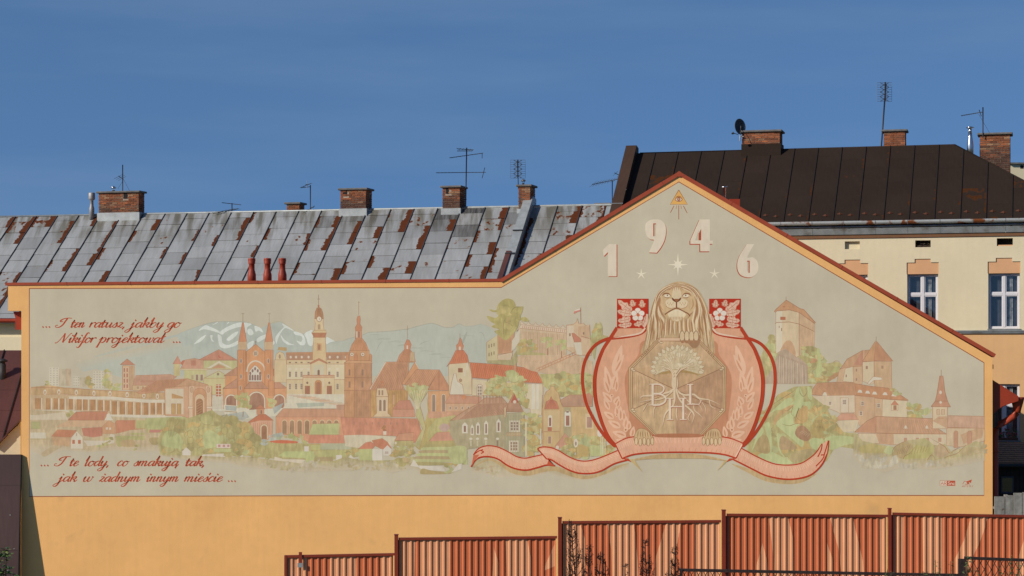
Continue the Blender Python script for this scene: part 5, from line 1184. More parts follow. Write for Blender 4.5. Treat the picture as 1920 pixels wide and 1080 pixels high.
rect((206,190,164), 1052, 155, 1145, 320, .2, BR2, .8); win(1075, 172, 1125, 235, (130,104,92), arch=True, cols=3, rows=2); win(922, 195, 955, 238, (130,104,92), rows=2)
poly((194,156,120), [(1218,130),(1440,150),(1440,400),(1270,470),(1220,330)], .5, False, BR2, .7)
for x_, y_ in ((1303,218),(1285,330)): win(x_-18, y_-26, x_+18, y_+26, (132,100,86), rows=2)
poly((196,138,112), [(985,410),(1060,335),(1200,330),(1260,400)], .5, False, BR2, .7); poly((202,186,154), [(985,412),(1260,405),(1250,440),(1230,530),(1080,540),(1000,450)], .5)
begin('painted_valley_trees', 'painted bright green trees and paths right of the red vase')
poly((166,158,100), [(0,650),(120,600),(200,300),(350,120),(540,30),(740,20),(730,130),(900,260),(980,420),(1090,540),(1240,560),(1440,660),(1440,760),(1000,700),(900,870),(500,900),(200,870),(0,750)], .9)
blobs(GR + GRL, [(180,300),(540,40),(720,40),(730,250),(980,420),(1080,560),(900,640),(700,850),(200,860),(60,700)], 70, 34, 80, (140,112,66), .3, seed=81, var=.7)
LG = (176, 188, 128)
for pg in [[(380,320),(520,200),(560,180),(600,160),(640,200),(720,200),(700,290),(640,230),(600,290),(520,380),(500,300)], [(330,450),(400,380),(520,320),(530,440),(600,440),(560,500),(640,640),(620,710),(540,640),(420,540)], [(700,640),(780,600),(860,620),(850,700),(760,740)], [(880,620),(1000,580),(1200,600),(1220,660),(1100,690),(940,740)],
     [(130,800),(260,760),(420,830),(520,890),(400,905),(200,850)], [(440,170),(520,180),(420,280),(320,300),(220,370)], [(560,60),(600,40),(640,180),(580,260),(540,160)], [(680,30),(730,60),(730,180),(690,140)], [(60,740),(150,500),(190,530),(130,640)], [(200,460),(260,440),(280,600),(280,780),(255,780),(240,620)], [(340,560),(380,580),(370,720),(430,820),(380,780),(350,680)]]: poly(LG, pg, .5, True)
for pg, c_ in [([(540,440),(560,340),(600,280),(680,250),(690,380),(640,440)], (186,150,92)), ([(545,560),(570,490),(640,470),(720,560),(690,640),(600,620)], (150,108,78)), ([(90,740),(130,620),(200,570),(250,640),(250,780)], (164,140,92)), ([(370,720),(380,600),(440,600),(570,720),(430,740)], (164,136,96)), ([(720,520),(780,380),(860,380),(870,590),(760,600)], (164,142,84)), ([(480,840),(560,760),(760,730),(700,820),(560,880)], (168,150,104)), ([(300,400),(380,300),(520,230),(500,280),(380,360),(320,460)], (184,148,96))]: poly(c_, pg, .8, True)
for p_ in [[(540,440),(560,350),(590,270),(560,370),(640,430)], [(280,240),(400,160),(500,100),(550,60)], [(420,290),(460,300),(520,250),(500,330),(540,370)], [(380,445),(480,470),(540,450),(630,440)], [(600,40),(600,100),(640,140),(680,90),(670,40)]]: line((118,92,60), .9, p_, True, 3)
hatch((120,100,60), 1, (770,410),(850,400),(770,440),(850,440), 5); hatch((120,100,60), 1, (770,470),(860,470),(775,500),(860,500), 5); hatch((172,146,112), 1, (590,540),(690,600),(640,520),(720,560), 5)
blobs(GR, [(720,240),(880,260),(980,280),(1000,420),(1060,540),(960,500),(880,560),(880,380),(740,380)], 26, 20, 44, (150,112,74), .5, seed=82)
begin('painted_church_right', 'painted church with slim flared spire and long brown roofs at the right edge')
frame(1600, 620, 3.485)
blobs(GR + GRL, [(358,470),(420,480),(490,530),(490,570),(355,570)], 18, 14, 28, (150,126,76), .3, seed=91); blobs(GR, [(250,380),(310,400),(320,430),(280,420)], 5, 10, 18, seed=92)
poly((188,140,108), [(10,660),(90,590),(148,560),(520,575),(520,620),(608,675),(260,672),(145,668)], .6, False, BR, 1); line(BR, 1, [(148,562),(145,665)]); poly((184,128,98), [(10,665),(60,620),(148,562),(145,668)], .4)
hatch((164,116,86), .7, (280,668),(590,668),(300,578),(520,590), 18)
for x_ in (342, 480): poly((198,166,132), [(x_-20,642),(x_,610),(x_+18,642)], .2, False, BR2, .8); rect(WHT, x_-6, 622, x_+6, 640)
poly((202,184,152), [(30,672),(610,676),(610,750),(260,745),(200,740),(40,730)], .4, False, BR2, .8); poly((190,146,112), [(145,672),(262,674),(265,745),(170,740)], .5)
for x_ in (340, 418, 485, 565): rect((178,130,100), x_-12, 698, x_+12, 728, .2, WHT, .8)
poly((190,148,122), [(612,632),(620,555),(858,560),(858,638)], .6, False, BR2, 1); poly((200,176,142), [(610,636),(858,638),(858,720),(700,760),(610,750)], .5, False, BR2, .8); poly((190,150,114), [(700,680),(800,640),(858,640),(840,700),(720,740)], .7)
for x_ in (670, 760): arch((184,132,104), x_-13, 655, x_+13, 765, .3, BR2, .9)
rect((204,184,150), 518, 495, 614, 640, .3, BR2, 1); poly((190,150,116), [(518,590),(614,640),(614,560),(560,560)], .4); 
for x_ in (555, 586): rect((196,168,134), x_-10, 515, x_+10, 548, .1, BR2, .8)
line(BR2, 1, [(555,572),(590,572)])
poly((182,126,98), [(508,496),(535,460),(545,420),(565,295),(585,295),(598,400),(615,460),(636,498)], .5, False, BR, 1); line(BR, .9, [(532,460),(618,460)]); ell(WHT, 570, 403, 9, 12, .1, 10); ell(WHT, 570, 468, 9, 9, .1, 10); line((140,108,84), .9, [(574,255),(574,298)])
begin('painted_bushes', 'painted sketchy olive bushes dissolving into the beige ground')
poly((176,164,116), [(0,650),(60,720),(160,740),(260,760),(340,720),(470,700),(530,750),(600,740),(640,790),(700,770),(800,720),(858,740),(858,800),(700,820),(520,850),(330,840),(200,800),(60,800),(0,760)], .9)
for c_, pg in [((172,150,104),[(260,815),(280,760),(340,722),(390,760),(360,800),(320,840)]), ((174,168,100),[(320,840),(420,740),(500,730),(525,780),(480,830),(380,835)]), ((176,150,114),[(530,790),(560,740),(600,760),(630,800),(560,830)]), ((168,162,108),[(420,745),(460,705),(510,740),(500,760)]), ((176,162,100),[(40,760),(140,740),(250,790),(190,810),(60,800)]), ((178,186,130),[(200,790),(230,750),(265,780),(240,810)])]: poly(c_, pg, .7, True)
blobs([(178,160,122),(174,156,112),(180,168,128)], [(620,800),(700,770),(850,740),(858,790),(720,820)], 14, 18, 34, seed=93)
hatch((146,112,74), .9, (290,780),(380,740),(280,810),(350,800), 6); hatch((150,120,72), .9, (380,770),(500,740),(370,810),(480,790), 6)
for p_ in [[(255,820),(260,775),(300,740),(350,720)], [(300,815),(318,860),(335,820),(370,800),(420,740)], [(500,700),(560,735),(600,760),(630,800),(680,770)], [(480,865),(490,835),(515,812),(540,850)], [(560,850),(620,820),(680,800),(740,740)], [(640,790),(700,760)]]: line((140,92,62), 1, p_, True, 3)
fade((180,166,124), [(0,760),(60,800),(200,800),(330,840),(520,850),(700,820),(858,800)], BG, [(0,830),(60,880),(200,930),(330,890),(520,910),(700,880),(858,850)], .9)
blobs([(190,184,164),(186,178,152),(184,170,136)], [(0,800),(200,830),(420,870),(640,830),(660,870),(300,900),(60,880)], 36, 14, 34, seed=94, var=.9)

# ---- the emblem
MX = 925.0
FADE[0] = .0
begin('painted_vase', 'painted red outlined vase-shaped cartouche with terracotta fill')
VF = (207, 155, 124)
inner = [(370,452),(300,560),(240,655),(192,780),(168,900),(166,1000),(175,1100),(198,1200),(240,1330),(300,1450),(362,1522)]
body = [(x, y) for x, y in inner] + [(2*MX - x, y) for x, y in reversed(inner)]
frame(1080, 520, 4.8)
poly(VF, crom(body[:11], False, 5) + crom(body[11:], False, 5), .35)
poly((188,132,100), [(520,1500),(480,1250),(440,900),(560,700),(640,560),(1210,560),(1290,700),(1400,900),(1370,1250),(1330,1500)], .3, True)
for mir in (None, MX):
    Fr.mir = mir
    line(RED, 6.5, inner, True, var=.2)
    line((158,52,32), 1.5, [(x+16, y+2) for x, y in inner[2:]], True, 3)
    line(RED, 6, [(340,545),(265,560),(180,605),(110,690),(70,790),(58,900),(66,1010),(95,1140),(150,1260),(215,1370),(290,1465),(350,1520)], True, var=.2)
    line(RED, 5, [(370,455),(640,452)]); line(RED, 5, [(300,552),(430,540),(560,515),(620,480),(640,440)], True); line((214,186,160), 3, [(335,545),(440,530),(560,508),(605,480),(625,440),(628,380)], True, 1)
    line((206,150,118), 2, [(372,465),(590,462)]); 
    # corner block with scrolling acanthus and a flower
    rect((174,52,34), 368, 192, 652, 455, .3)
    def acan(bx, by, tx, ty, w, seed):
        q = random.Random(seed); dx, dy = tx-bx, ty-by; l = math.hypot(dx, dy); nx, ny = -dy/l, dx/l
        L_, R_ = [], []
        for i in range(7):
            t = i / 6; ww = w * math.sin(math.pi * min(1, t*.85 + .12)) * (1.15 if i % 2 else .72); cxx, cyy = bx+dx*t, by+dy*t + math.sin(t*3)*8
            L_.append((cxx + nx*ww, cyy + ny*ww)); R_.append((cxx - nx*ww, cyy - ny*ww))
        poly((208,172,148), L_ + [(tx, ty)] + R_[::-1], .3, True, (178,108,84), .8); line((182,116,92), 1, [(bx,by),(bx+dx*.5,by+dy*.5+6),(tx,ty)], True, 2)
        for i in (1, 3, 5): line((186,124,98), .8, [(bx+dx*i/7, by+dy*i/7), L_[i]]); line((186,124,98), .8, [(bx+dx*i/7, by+dy*i/7), R_[i]])
    for k, a_ in enumerate([(500,300,378,205,36),(500,330,372,300,34),(490,370,376,390,34),(500,420,380,430,26),(520,260,500,200,30),(600,270,590,200,30),(600,400,520,425,26),(630,350,600,440,18)]): acan(*a_, k)
    line((208,172,148), 4, [(640,330),(635,400),(610,450)], True)
    for k in range(5):
        a_ = k * 2*math.pi/5 - 1.57; ell((216,202,186), 556 + 36*math.cos(a_), 335 + 36*math.sin(a_), 27, 25, .15, 12, (184,124,104), .8)
    ell((196,104,70), 560, 340, 14, 14, .2)
    # laurel
    LE = (218, 176, 146)
    def leaf(bx, by, tx, ty, w, rec=True):
        dx, dy = tx-bx, ty-by; l = math.hypot(dx, dy); nx, ny = -dy/l*w, dx/l*w
        poly(LE, [(bx,by),(bx+dx*.25+nx*.9,by+dy*.25+ny*.9),(bx+dx*.6+nx*.8,by+dy*.6+ny*.8),(tx,ty),(bx+dx*.6-nx*.8,by+dy*.6-ny*.8),(bx+dx*.25-nx*.9,by+dy*.25-ny*.9)], .2, True)
        if rec: line((200,142,110), 3, [(bx+dx*.1,by+dy*.1),(bx+dx*.4+nx*.1,by+dy*.4+ny*.1),(bx+dx*.72,by+dy*.72)], True, 3)
    for a_ in [(340,880,412,610,42),(345,860,432,695,26),(310,1010,262,800,34),(330,1010,370,850,34),(300,1040,250,900,26),(360,1030,370,900,20),(320,1120,240,1030,30),(345,1140,388,1070,28),(300,1190,250,1090,24),(370,1170,392,1090,22),(340,1270,250,1210,30),(370,1250,365,1150,24),(400,1290,400,1160,26),(430,1290,430,1190,20),(400,1350,290,1290,32),(440,1360,455,1250,28),(470,1370,480,1290,26),(450,1430,330,1390,34),(500,1440,520,1340,26),(470,1490,360,1460,26)]: leaf(*a_)
    for x_, y_, r_ in ((322,1065,16),(366,1240,14),(447,1372,20)): ell(LE, x_, y_, r_, r_, .1); ell((170,112,84), x_, y_, r_*.4, r_*.4)
Fr.mir = None
begin('painted_lion', 'painted pale brown lion head with long mane and paws holding the shield')
out_l = [(915,38),(830,66),(745,125),(715,200),(665,320),(640,430),(625,560),(588,690)]
poly((186,158,120), crom([(588,690),(625,560),(640,430),(665,320),(700,210),(745,125),(830,66),(915,38),(1000,50),(1090,105),(1150,200),(1200,330),(1220,450),(1240,560),(1240,700),(1100,690),(740,690)], True, 4), .6)
q = random.Random(5)
DK = (160, 119, 86); LT = (210, 188, 154); MD = (174, 134, 96)
def interp(A, B, t): return [(a_[0]*(1-t)+b_[0]*t, a_[1]*(1-t)+b_[1]*t) for a_, b_ in zip(A, B)]
A = [(910,50),(800,85),(730,160),(690,290),(655,420),(635,550),(600,680)]; B = [(905,85),(840,120),(775,190),(760,320),(800,420),(800,500),(790,560)]
for i in range(17):
    c_ = interp(A, B, i/16); ph_ = i * 1.9; c_ = [(x+9*math.sin(y/52+ph_)*min(1,max(0,(y-120)/160)), y+q.uniform(-5,5)) for x, y in c_]; line([DK, LT, MD, LT, (156,114,80)][i % 5], q.uniform(1.8, 3.8), c_, True, 3)
A = [(920,50),(1010,70),(1090,130),(1160,270),(1205,420),(1225,560),(1235,690)]; B = [(905,85),(980,110),(1050,160),(1075,290),(1040,420),(1060,480),(1090,560)]
for i in range(17):
    c_ = interp(A, B, i/16); ph_ = i * 1.9; c_ = [(x+9*math.sin(y/52+ph_)*min(1,max(0,(y-120)/160)), y+q.uniform(-5,5)) for x, y in c_]; line([DK, LT, MD, LT, (156,114,80)][i % 5], q.uniform(1.8, 3.8), c_, True, 3)
for i in range(20):     # beard
    x_ = 800 + i*13; line([DK, LT, MD][i % 3], q.uniform(1.4, 3), [(x_, 370+q.uniform(-10,10)), (x_+q.uniform(-8,8)-(900-x_)*.05, 440), (x_-(900-x_)*.12, 530+q.uniform(-20,8))], True, 3)
for sx in (-1, 1): line((162,120,88), 3.4, [(905+sx*120,150),(905+sx*158,220),(905+sx*140,310),(905+sx*95,375)], True, 3)
face = [(905,90),(860,105),(800,130),(765,170),(760,240),(775,300),(810,335),(850,380),(905,400),(960,378),(1000,340),(1050,310),(1080,240),(1060,170),(1020,130),(950,105)]
poly((196,166,126), face, .5, True)
poly((208,186,152), [(880,100),(930,100),(948,180),(905,215),(865,180)], .3, True)
for i in range(7): line(MD, 1.1, [(905+(i-3)*9, 50+abs(i-3)*4),(905+(i-3)*16, 90+abs(i-3)*3),(905+(i-3)*22,120)], True, 3)
for sx in (-1, 1):
    ex = 905 + sx*88
    line((140,94,64), 2.4, [(ex+sx*44,170),(ex+sx*22,147),(ex-sx*16,148),(ex-sx*40,172)], True, 3); ell((214,200,174), ex-sx*4, 166, 26, 14, .1); ell((120,78,50), ex-sx*6, 162, 6, 7, .1, 10); line((150,104,72), 1.3, [(ex+sx*26,174),(ex,184),(ex-sx*30,178)], True, 3)
    ell((212,190,156), 905+sx*50, 238, 55, 46, .3); line(MD, 1.4, [(905+sx*100,225),(905+sx*92,262),(905+sx*52,280),(905+sx*8,268)], True, 3)
    line(MD, 2, [(905+sx*140,190),(905+sx*150,250),(905+sx*120,300)], True, 3)
    for i in range(5): line((176,138,100), .9, [(905+sx*(30+i*12), 225+i%2*14),(905+sx*(34+i*12), 238+i%2*14)])
line((112,66,44), 3.4, [(862,182),(880,205),(903,218)], True, 1); line((112,66,44), 3.4, [(945,182),(928,205),(905,218)], True, 1); line((120,74,48), 2.4, [(904,215),(905,276)], True)
poly((150,98,66), [(885,196),(925,196),(906,222)], .3, True)
line((132,86,58), 2.2, [(800,335),(835,310),(905,278),(965,305),(1010,328),(1022,350)], True); poly((214,194,160), [(830,325),(905,290),(985,325),(960,370),(905,392),(850,368)], .5, True); line((214,200,174), 1.6, [(860,312),(905,298),(950,314)], True, 3)
for i in range(9): line(MD, 1.2, [(850+i*14, 352),(852+i*13, 385)], True, 3)
# ---- shield
FADE[0] = .18
begin('painted_shield', 'painted brown octagonal shield bearing a pale tree and white letters B H L')
oc = [(740,548),(1105,556),(1350,805),(1345,1200),(1100,1455),(740,1455),(478,1200),(475,815)]
SH = (190, 156, 118)
poly((196,168,126), oc, .4, False, (150,106,72), 1.4)
ocm = [(925+(x-925)*.93, 1005+(y-1005)*.95) for x, y in oc]; poly(SH, ocm, .9, False, (136,92,62), 1.3)
C = (890, 1010)
poly((184,148,110), [ocm[7], (890,780), ocm[2], C], .7); poly((176,136,104), [C, ocm[2], ocm[3], ocm[4], (900,1440)], .9); poly((190,158,118), [ocm[6], C, (870,1440), ocm[5]], .8)
for p_ in (ocm[7], ocm[2], ocm[3], ocm[6]): line((132,88,60), 1.2, [C, p_]); 
line((150,106,74), 1.6, [(925+(x-925)*.965, 1005+(y-1005)*.975) for x, y in oc + [oc[0]]]); hatch((166,124,86), .7, (500,850),(800,1000),(500,1150),(800,1060), 16, 4); hatch((168,122,86), .7, (1000,960),(1320,850),(1000,1060),(1320,1180), 18, 4)
for x_, y_ in ocm:
    ell((204,182,146), x_, y_, 15, 13, .2, 10, (140,98,68), .9); ell((204,182,146), x_ + (14 if x_ < 925 else -14), y_+16, 18, 9, .2, 10, (140,98,68), .9)
hatch((110,70,48), 1, (575,715),(650,640),(590,725),(662,655), 5); hatch((110,70,48), 1, (1175,640),(1250,710),(1165,655),(1240,725), 5)
# tree
cr = []
for k in range(34):
    t = math.pi * (1.12 + (k / 33) * -1.24); rr0 = 1.0 + (.05 if k % 2 else -.05)
    cr.append((912 + 222*rr0*math.cos(t), 838 - 222*rr0*math.sin(t) * (1.0 if math.sin(t) > 0 else .35)))
poly((196,178,142), cr + [(1120,890),(1040,860),(900,850),(780,850),(700,890)], .9, False, (150,120,84), 1)
for k in range(19):
    t = math.pi * (1.08 - k / 18 * 1.16); cx_, cy_ = 912 + 214*math.cos(t), 838 - 205*math.sin(t)*(1 if math.sin(t) > 0 else .3)
    dx, dy = math.cos(t), -math.sin(t); poly((204,188,156), [(cx_-dy*17, cy_+dx*17),(cx_+dx*18-dy*10, cy_+dy*18+dx*10),(cx_+dx*32, cy_+dy*32),(cx_+dx*18+dy*10, cy_+dy*18-dx*10),(cx_+dy*17, cy_-dx*17),(cx_-dx*20, cy_-dy*20)], .3, True, (160,130,96), .8)
blobs([(206,190,158),(198,180,146),(210,196,166),(190,170,134)], [(730,830),(750,750),(810,690),(900,655),(1000,690),(1070,750),(1100,840),(1000,840),(880,820),(780,845)], 60, 12, 26, (170,142,108), .35, seed=101, var=.3)
for k in range(22):
    t = math.pi * (1.0 - k / 21); line((178,150,116), 1.1, [(905+70*math.cos(t), 830-55*math.sin(t)),(910+125*math.cos(t), 832-120*math.sin(t)),(912+180*math.cos(t+.05), 834-175*math.sin(t+.05))], True, 3)
poly((160,128,76), [(740,870),(880,830),(1000,840),(1130,880),(1000,862),(900,856),(800,870)], .6, True)
TR = (208, 186, 154)
frame(1080, 700, 4.8)
for p_, w_ in [([(884,-30),(876,40),(872,100),(880,160)], 5), ([(896,-30),(900,40),(908,100),(900,160)], 5), ([(888,0),(888,160)], 6), ([(880,30),(850,-30),(790,-50)], 2.6), ([(898,25),(940,-30),(1000,-55)], 2.6), ([(882,0),(850,-45),(835,-60)], 2), ([(896,0),(925,-40),(935,-60)], 2),
   ([(880,140),(830,170),(760,185),(680,200),(600,205),(578,228)], 3.4), ([(900,140),(940,180),(990,195),(1060,190),(1110,225),(1200,240),(1300,285)], 3.2), ([(885,150),(886,230),(878,290)], 4), ([(902,150),(925,220),(960,270),(1010,310),(1050,350),(1062,385),(1040,455)], 3.2),
   ([(870,160),(800,215),(740,235),(660,240),(560,262)], 2), ([(878,285),(830,330),(800,370),(790,410),(780,475)], 2.8), ([(960,195),(1000,240),(1040,270),(1110,290),(1140,340)], 2), ([(910,290),(902,370),(915,425)], 1.8), ([(740,270),(702,320),(700,400)], 1.6),
   ([(1200,242),(1210,290),(1255,322)], 1.5), ([(1060,285),(1066,330),(1110,370),(1142,402)], 1.6), ([(1035,345),(1008,400),(1025,430)], 1.4), ([(640,270),(598,345)], 1.4), ([(1110,230),(1160,300),(1170,350)], 1.3), ([(960,330),(1000,380)], 1.2)]:
    line((150,108,78), w_+.9, [(x+3, y+4) for x, y in p_], True, 2); line(TR, w_, p_, True, 2)
frame(1080, 520, 4.8)
poly((150,110,78), [(935,520),(1100,510),(1110,600),(1060,640),(1000,590),(940,580)], .5, True)
for k in range(4):
    ell((204,178,140), 955 + k*42, 530, 23, 48, .3, 14, (130,84,56), 1.1)
for k in range(4): ell((150,104,72), 958 + k*40, 580, 16, 14, .3, 10)
rect((206,172,140), 752, 545, 935, 572, .2, (160,112,80), .8)
# B H L
LW = (214, 196, 174); SD = (158, 88, 62)
def serif(col, x0, x1, y): line(col, 1.5, [(x0, y), (x1, y)])
def letter_B(col, dx, dy):
    line(col, 4.2, [(690+dx, 798+dy+0),(690+dx, 985+dy)]); serif(col, 660+dx, 745+dx, 798+dy); serif(col, 660+dx, 745+dx, 985+dy)
    line(col, 2.6, [(690+dx,798+dy),(750+dx,800+dy),(790+dx,825+dy),(782+dx,862+dy),(740+dx,884+dy),(690+dx,884+dy)], True); line(col, 3.2, [(690+dx,884+dy),(755+dx,886+dy),(803+dx,915+dy),(800+dx,955+dy),(750+dx,983+dy),(690+dx,985+dy)], True)
def letter_L(col, dx, dy):
    line(col, 4.2, [(1028+dx,800+dy),(1028+dx,978+dy)]); serif(col, 1000+dx, 1056+dx, 800+dy); line(col, 1.8, [(1000+dx,978+dy),(1110+dx,978+dy),(1128+dx,940+dy)])
def letter_H(col, dx, dy):
    for x_ in (845, 965): line(col, 4.2, [(x_+dx,925+dy),(x_+dx,1115+dy)]); serif(col, x_-30+dx, x_+30+dx, 925+dy); serif(col, x_-30+dx, x_+30+dx, 1115+dy)
    line(col, 1.8, [(845+dx,1000+dy),(965+dx,1000+dy)])
frame(1080, 520, 4.8)
for f_ in (letter_B, letter_L, letter_H):
    f_(SD, 5, 164+6); f_(LW, 0, 164)
# ---- ribbon
FADE[0] = .0
begin('painted_ribbon', 'painted pink scroll ribbon with red edges under the vase')
RB = (214, 163, 134); RE = (176, 62, 38)
def ribbon(top, bot, hat=14):
    T, B_ = crom(top, False, 6), crom(bot, False, 6)
    poly(RB, T + B_[::-1], .3)
    n = min(len(T), len(B_)); 
    for i in range(2, n-1, 1):
        t = T[i*len(T)//n]; b_ = B_[i*len(B_)//n]
        line((226,184,154), .9, [(t[0]*.85+b_[0]*.15, t[1]*.85+b_[1]*.15),(t[0]*.55+b_[0]*.45, t[1]*.55+b_[1]*.45)])
        if i % 2: line((204,136,104), .9, [(t[0]*.25+b_[0]*.75+4, t[1]*.25+b_[1]*.75),(t[0]*.05+b_[0]*.95+4, t[1]*.05+b_[1]*.95)])
    line(RE, 2.2, top, True, var=.2); line(RE, 3, bot, True, var=.2)
frame(860, 720, 5.144)
# soft brown cast painted under it
line((186,158,116), 9, [(140,800),(290,730),(400,770),(520,840),(660,862),(800,830),(930,815),(1060,860),(1220,900),(1400,860),(1560,790),(1640,765)], True, 3, .8)
ribbon([(142,685),(190,625),(270,596),(370,606),(470,650),(560,700),(640,715),(720,700),(810,680)], [(120,800),(160,735),(220,705),(300,702),(380,725),(470,785),(560,820),(660,830),(760,806),(850,782),(930,788)])
poly((196,110,82), [(142,685),(205,650),(240,625),(300,615),(220,668),(320,668),(230,672),(150,740),(122,800)], .3); poly(RB, [(210,632),(290,612),(300,640),(240,660),(300,668),(190,705),(160,735),(200,680),(150,686)], .2)
line(RE, 2, [(142,685),(190,648),(235,632)], True); line(RE, 2, [(215,670),(240,655),(212,640)], True)
poly((188,84,58), [(800,680),(930,790),(850,782),(870,725)], .3)
ribbon([(760,625),(800,608),(880,612),(960,640),(1060,700),(1160,738),(1260,740),(1380,705),(1530,642)], [(855,722),(900,735),(970,780),(1060,828),(1160,860),(1280,862),(1380,835),(1500,770),(1640,730)])
line(RE, 2.4, [(760,625),(850,725)]); 
frame(1080, 700, 4.8)
line((186,158,116), 9, [(480,785),(700,752),(925,745),(1150,752),(1370,790)], True, 3, .8); line((186,158,116), 9, [(1400,815),(1600,895),(1750,950),(1900,965)], True, 3, .8)
poly((190,166,118), [(475,775),(520,770),(600,890)], .4); poly((190,166,118), [(1375,775),(1330,790),(1270,880)], .4)
frame(1400, 720, 6)
line((186,158,116), 9, [(0,985),(200,1065),(440,1100),(640,1080),(800,1000)], True, 3, .8)
ribbon([(-120,690),(0,755),(120,820),(300,895),(460,912),(600,895),(700,840),(780,770),(848,672)], [(-150,850),(-40,905),(80,965),(220,1030),(420,1070),(600,1060),(740,1010),(850,900),(905,770),(920,635)])
poly(RB, [(800,760),(848,672),(835,790),(870,800),(920,640),(905,770),(840,900),(760,920)], .2); line(RE, 2.2, [(780,925),(850,850),(870,800),(835,800)], True); line(RE, 2.2, [(848,672),(838,740),(800,820)], True); line(RE, 2.2, [(920,635),(895,720),(868,810)], True)
frame(1080, 700, 4.8)
poly((184,74,48), [(410,765),(500,800),(470,765)], .3); poly((184,74,48), [(1440,765),(1350,800),(1380,765)], .3)
ribbon([(352,635),(450,585),(560,566),(700,558),(925,555),(1150,558),(1290,568),(1400,588),(1505,630)], [(415,768),(500,735),(620,718),(760,712),(925,710),(1090,712),(1230,718),(1350,735),(1440,765)])
line(RE, 2.4, [(352,635),(415,768)]); line(RE, 2.4, [(1505,630),(1440,765)]); line((222,190,164), 2, [(1495,640),(1436,750)])
poly((170,114,84), [(740,545),(1095,545),(1100,575),(740,575)], .4, True)

frame(1080, 520, 4.8)
# hind paws
for sx, bx_ in ((1, 600), (-1, 1235)):
    begin('painted_lion_paw', 'painted pale lion paw %s of the shield foot' % ('left' if sx > 0 else 'right'))
    poly((194,164,124), [(bx_-sx*75,1430),(bx_-sx*40,1365),(bx_+sx*30,1370),(bx_+sx*100,1450),(bx_+sx*60,1500),(bx_-sx*20,1495),(bx_-sx*70,1480)], .6, True, (158,116,84), 1)
    for k in range(5): ell((206,180,142), bx_-sx*58+sx*k*36, 1475+(k%2)*8, 15, 36, .4, 12, (158,116,84), 1)
    for k in range(6): line((140,98,60), 1.2, [(bx_-sx*40+sx*k*20,1385),(bx_-sx*46+sx*k*24,1440)], True, 3)
# ---- date, stars, eye
frame(1100, 320, 5.143)
DG = (208, 193, 171); DS = (166, 76, 52)
def glyph(outer, holes=(), sh=(-9, 9)):
    sx, sy = sh
    for i in range(1, 5): poly(DS, [(x+sx*i/4, y+sy*i/4) for x, y in outer], .2)
    poly(DG, outer, .25)
    for h in holes:
        poly(DS, h, .2); poly(BG, [(x+(8 if k in (0, 1, 2, 3) else 0), y+(8)) for k, (x, y) in enumerate(h)], .1)
def digit(outer, holes, sh):
    sx, sy = sh
    for i in range(1, 4): poly(DS, [(x+sx*i/3, y+sy*i/3) for x, y in outer], .2)
    poly(DG, outer, .25)
    for h in holes:
        poly(DS, h, .2); x0 = min(p[0] for p in h); x1 = max(p[0] for p in h); y0 = min(p[1] for p in h); y1 = max(p[1] for p in h); k = .58
        cx_ = x1 if sx > 0 else x0
        poly(BG, [(cx_ + (x - cx_)*k, y0 + 10 + (y - y0)*(y1-y0-10)/(y1-y0)) for x, y in h], .1)
begin('painted_numeral', 'pale painted numeral 1 with red side shading')
digit([(155,765),(215,708),(288,708),(288,1018),(205,1018),(205,785),(165,825)], [], (9, 7))
begin('painted_numeral', 'pale painted numeral 9 with red side shading')
digit(crom([(565,560),(570,510),(610,478),(660,470),(715,478),(755,520),(765,590),(750,670),(715,740),(675,792)], False, 5) + [(600,788)] + crom([(600,788),(630,720),(650,670),(610,660),(575,620),(565,560)], False, 5)[1:], [[(642,508),(668,508),(668,560),(660,632),(642,632)]], (6, 8))
begin('painted_numeral', 'pale painted numeral 4 with red side shading')
digit([(1088,470),(1188,470),(1188,675),(1216,675),(1216,706),(1188,706),(1188,778),(1095,778),(1095,706),(1000,706),(1000,672)], [[(1104,560),(1104,672),(1046,672)]], (-9, 9))
begin('painted_numeral', 'pale painted numeral 6 with red side shading')
digit(crom([(1545,708),(1615,708)], False, 2) + crom([(1615,708),(1575,780),(1550,838),(1600,835),(1640,865),(1655,920),(1645,980),(1600,1022),(1545,1028),(1485,1005),(1455,950),(1455,880),(1480,810),(1545,708)], False, 5)[1:-1], [[(1546,868),(1572,868),(1572,985),(1562,985),(1546,960)]], (-7, 7))
begin('painted_stars', 'three painted white stars, the middle one a rayed sun')
ST = (218, 206, 182)
ell(ST, 880, 906, 33, 33, .1)
for k in range(8):
    a_ = k*math.pi/4; L_ = (122, 66)[k % 2]; dx, dy = math.cos(a_), math.sin(a_); L_ = 112 if k in (2, 6) else (100 if k in (0, 4) else 62)
    poly(ST, [(880-dy*12, 906+dx*12), (880+dx*L_, 906+dy*L_), (880+dy*12, 906-dx*12)], .1)
for cx_, cy_ in ((526, 998), (1233, 994)):
    for k in range(5):
        a_ = -1.57 + k*2*math.pi/5; dx, dy = math.cos(a_), math.sin(a_); poly(ST, [(cx_-dy*9, cy_+dx*9), (cx_+dx*56, cy_+dy*56), (cx_+dy*9, cy_-dx*9)], .1)
    ell(ST, cx_, cy_, 12, 12, .1)
begin('painted_eye_triangle', 'painted ochre triangle with an eye and rays near the gable peak')
poly((212,162,92), [(888,186),(972,325),(806,325)], .2, False, (150,98,60), 1.2); poly((206,184,160), [(852,278),(888,256),(922,278),(888,298)], .1, True, (130,70,50), 1); ell((150,80,62), 888, 276, 15, 17, .2); ell((206,184,160), 888, 274, 6, 7, .1); line((140,84,58), 1.2, [(850,262),(888,246),(924,262)], True, 3)
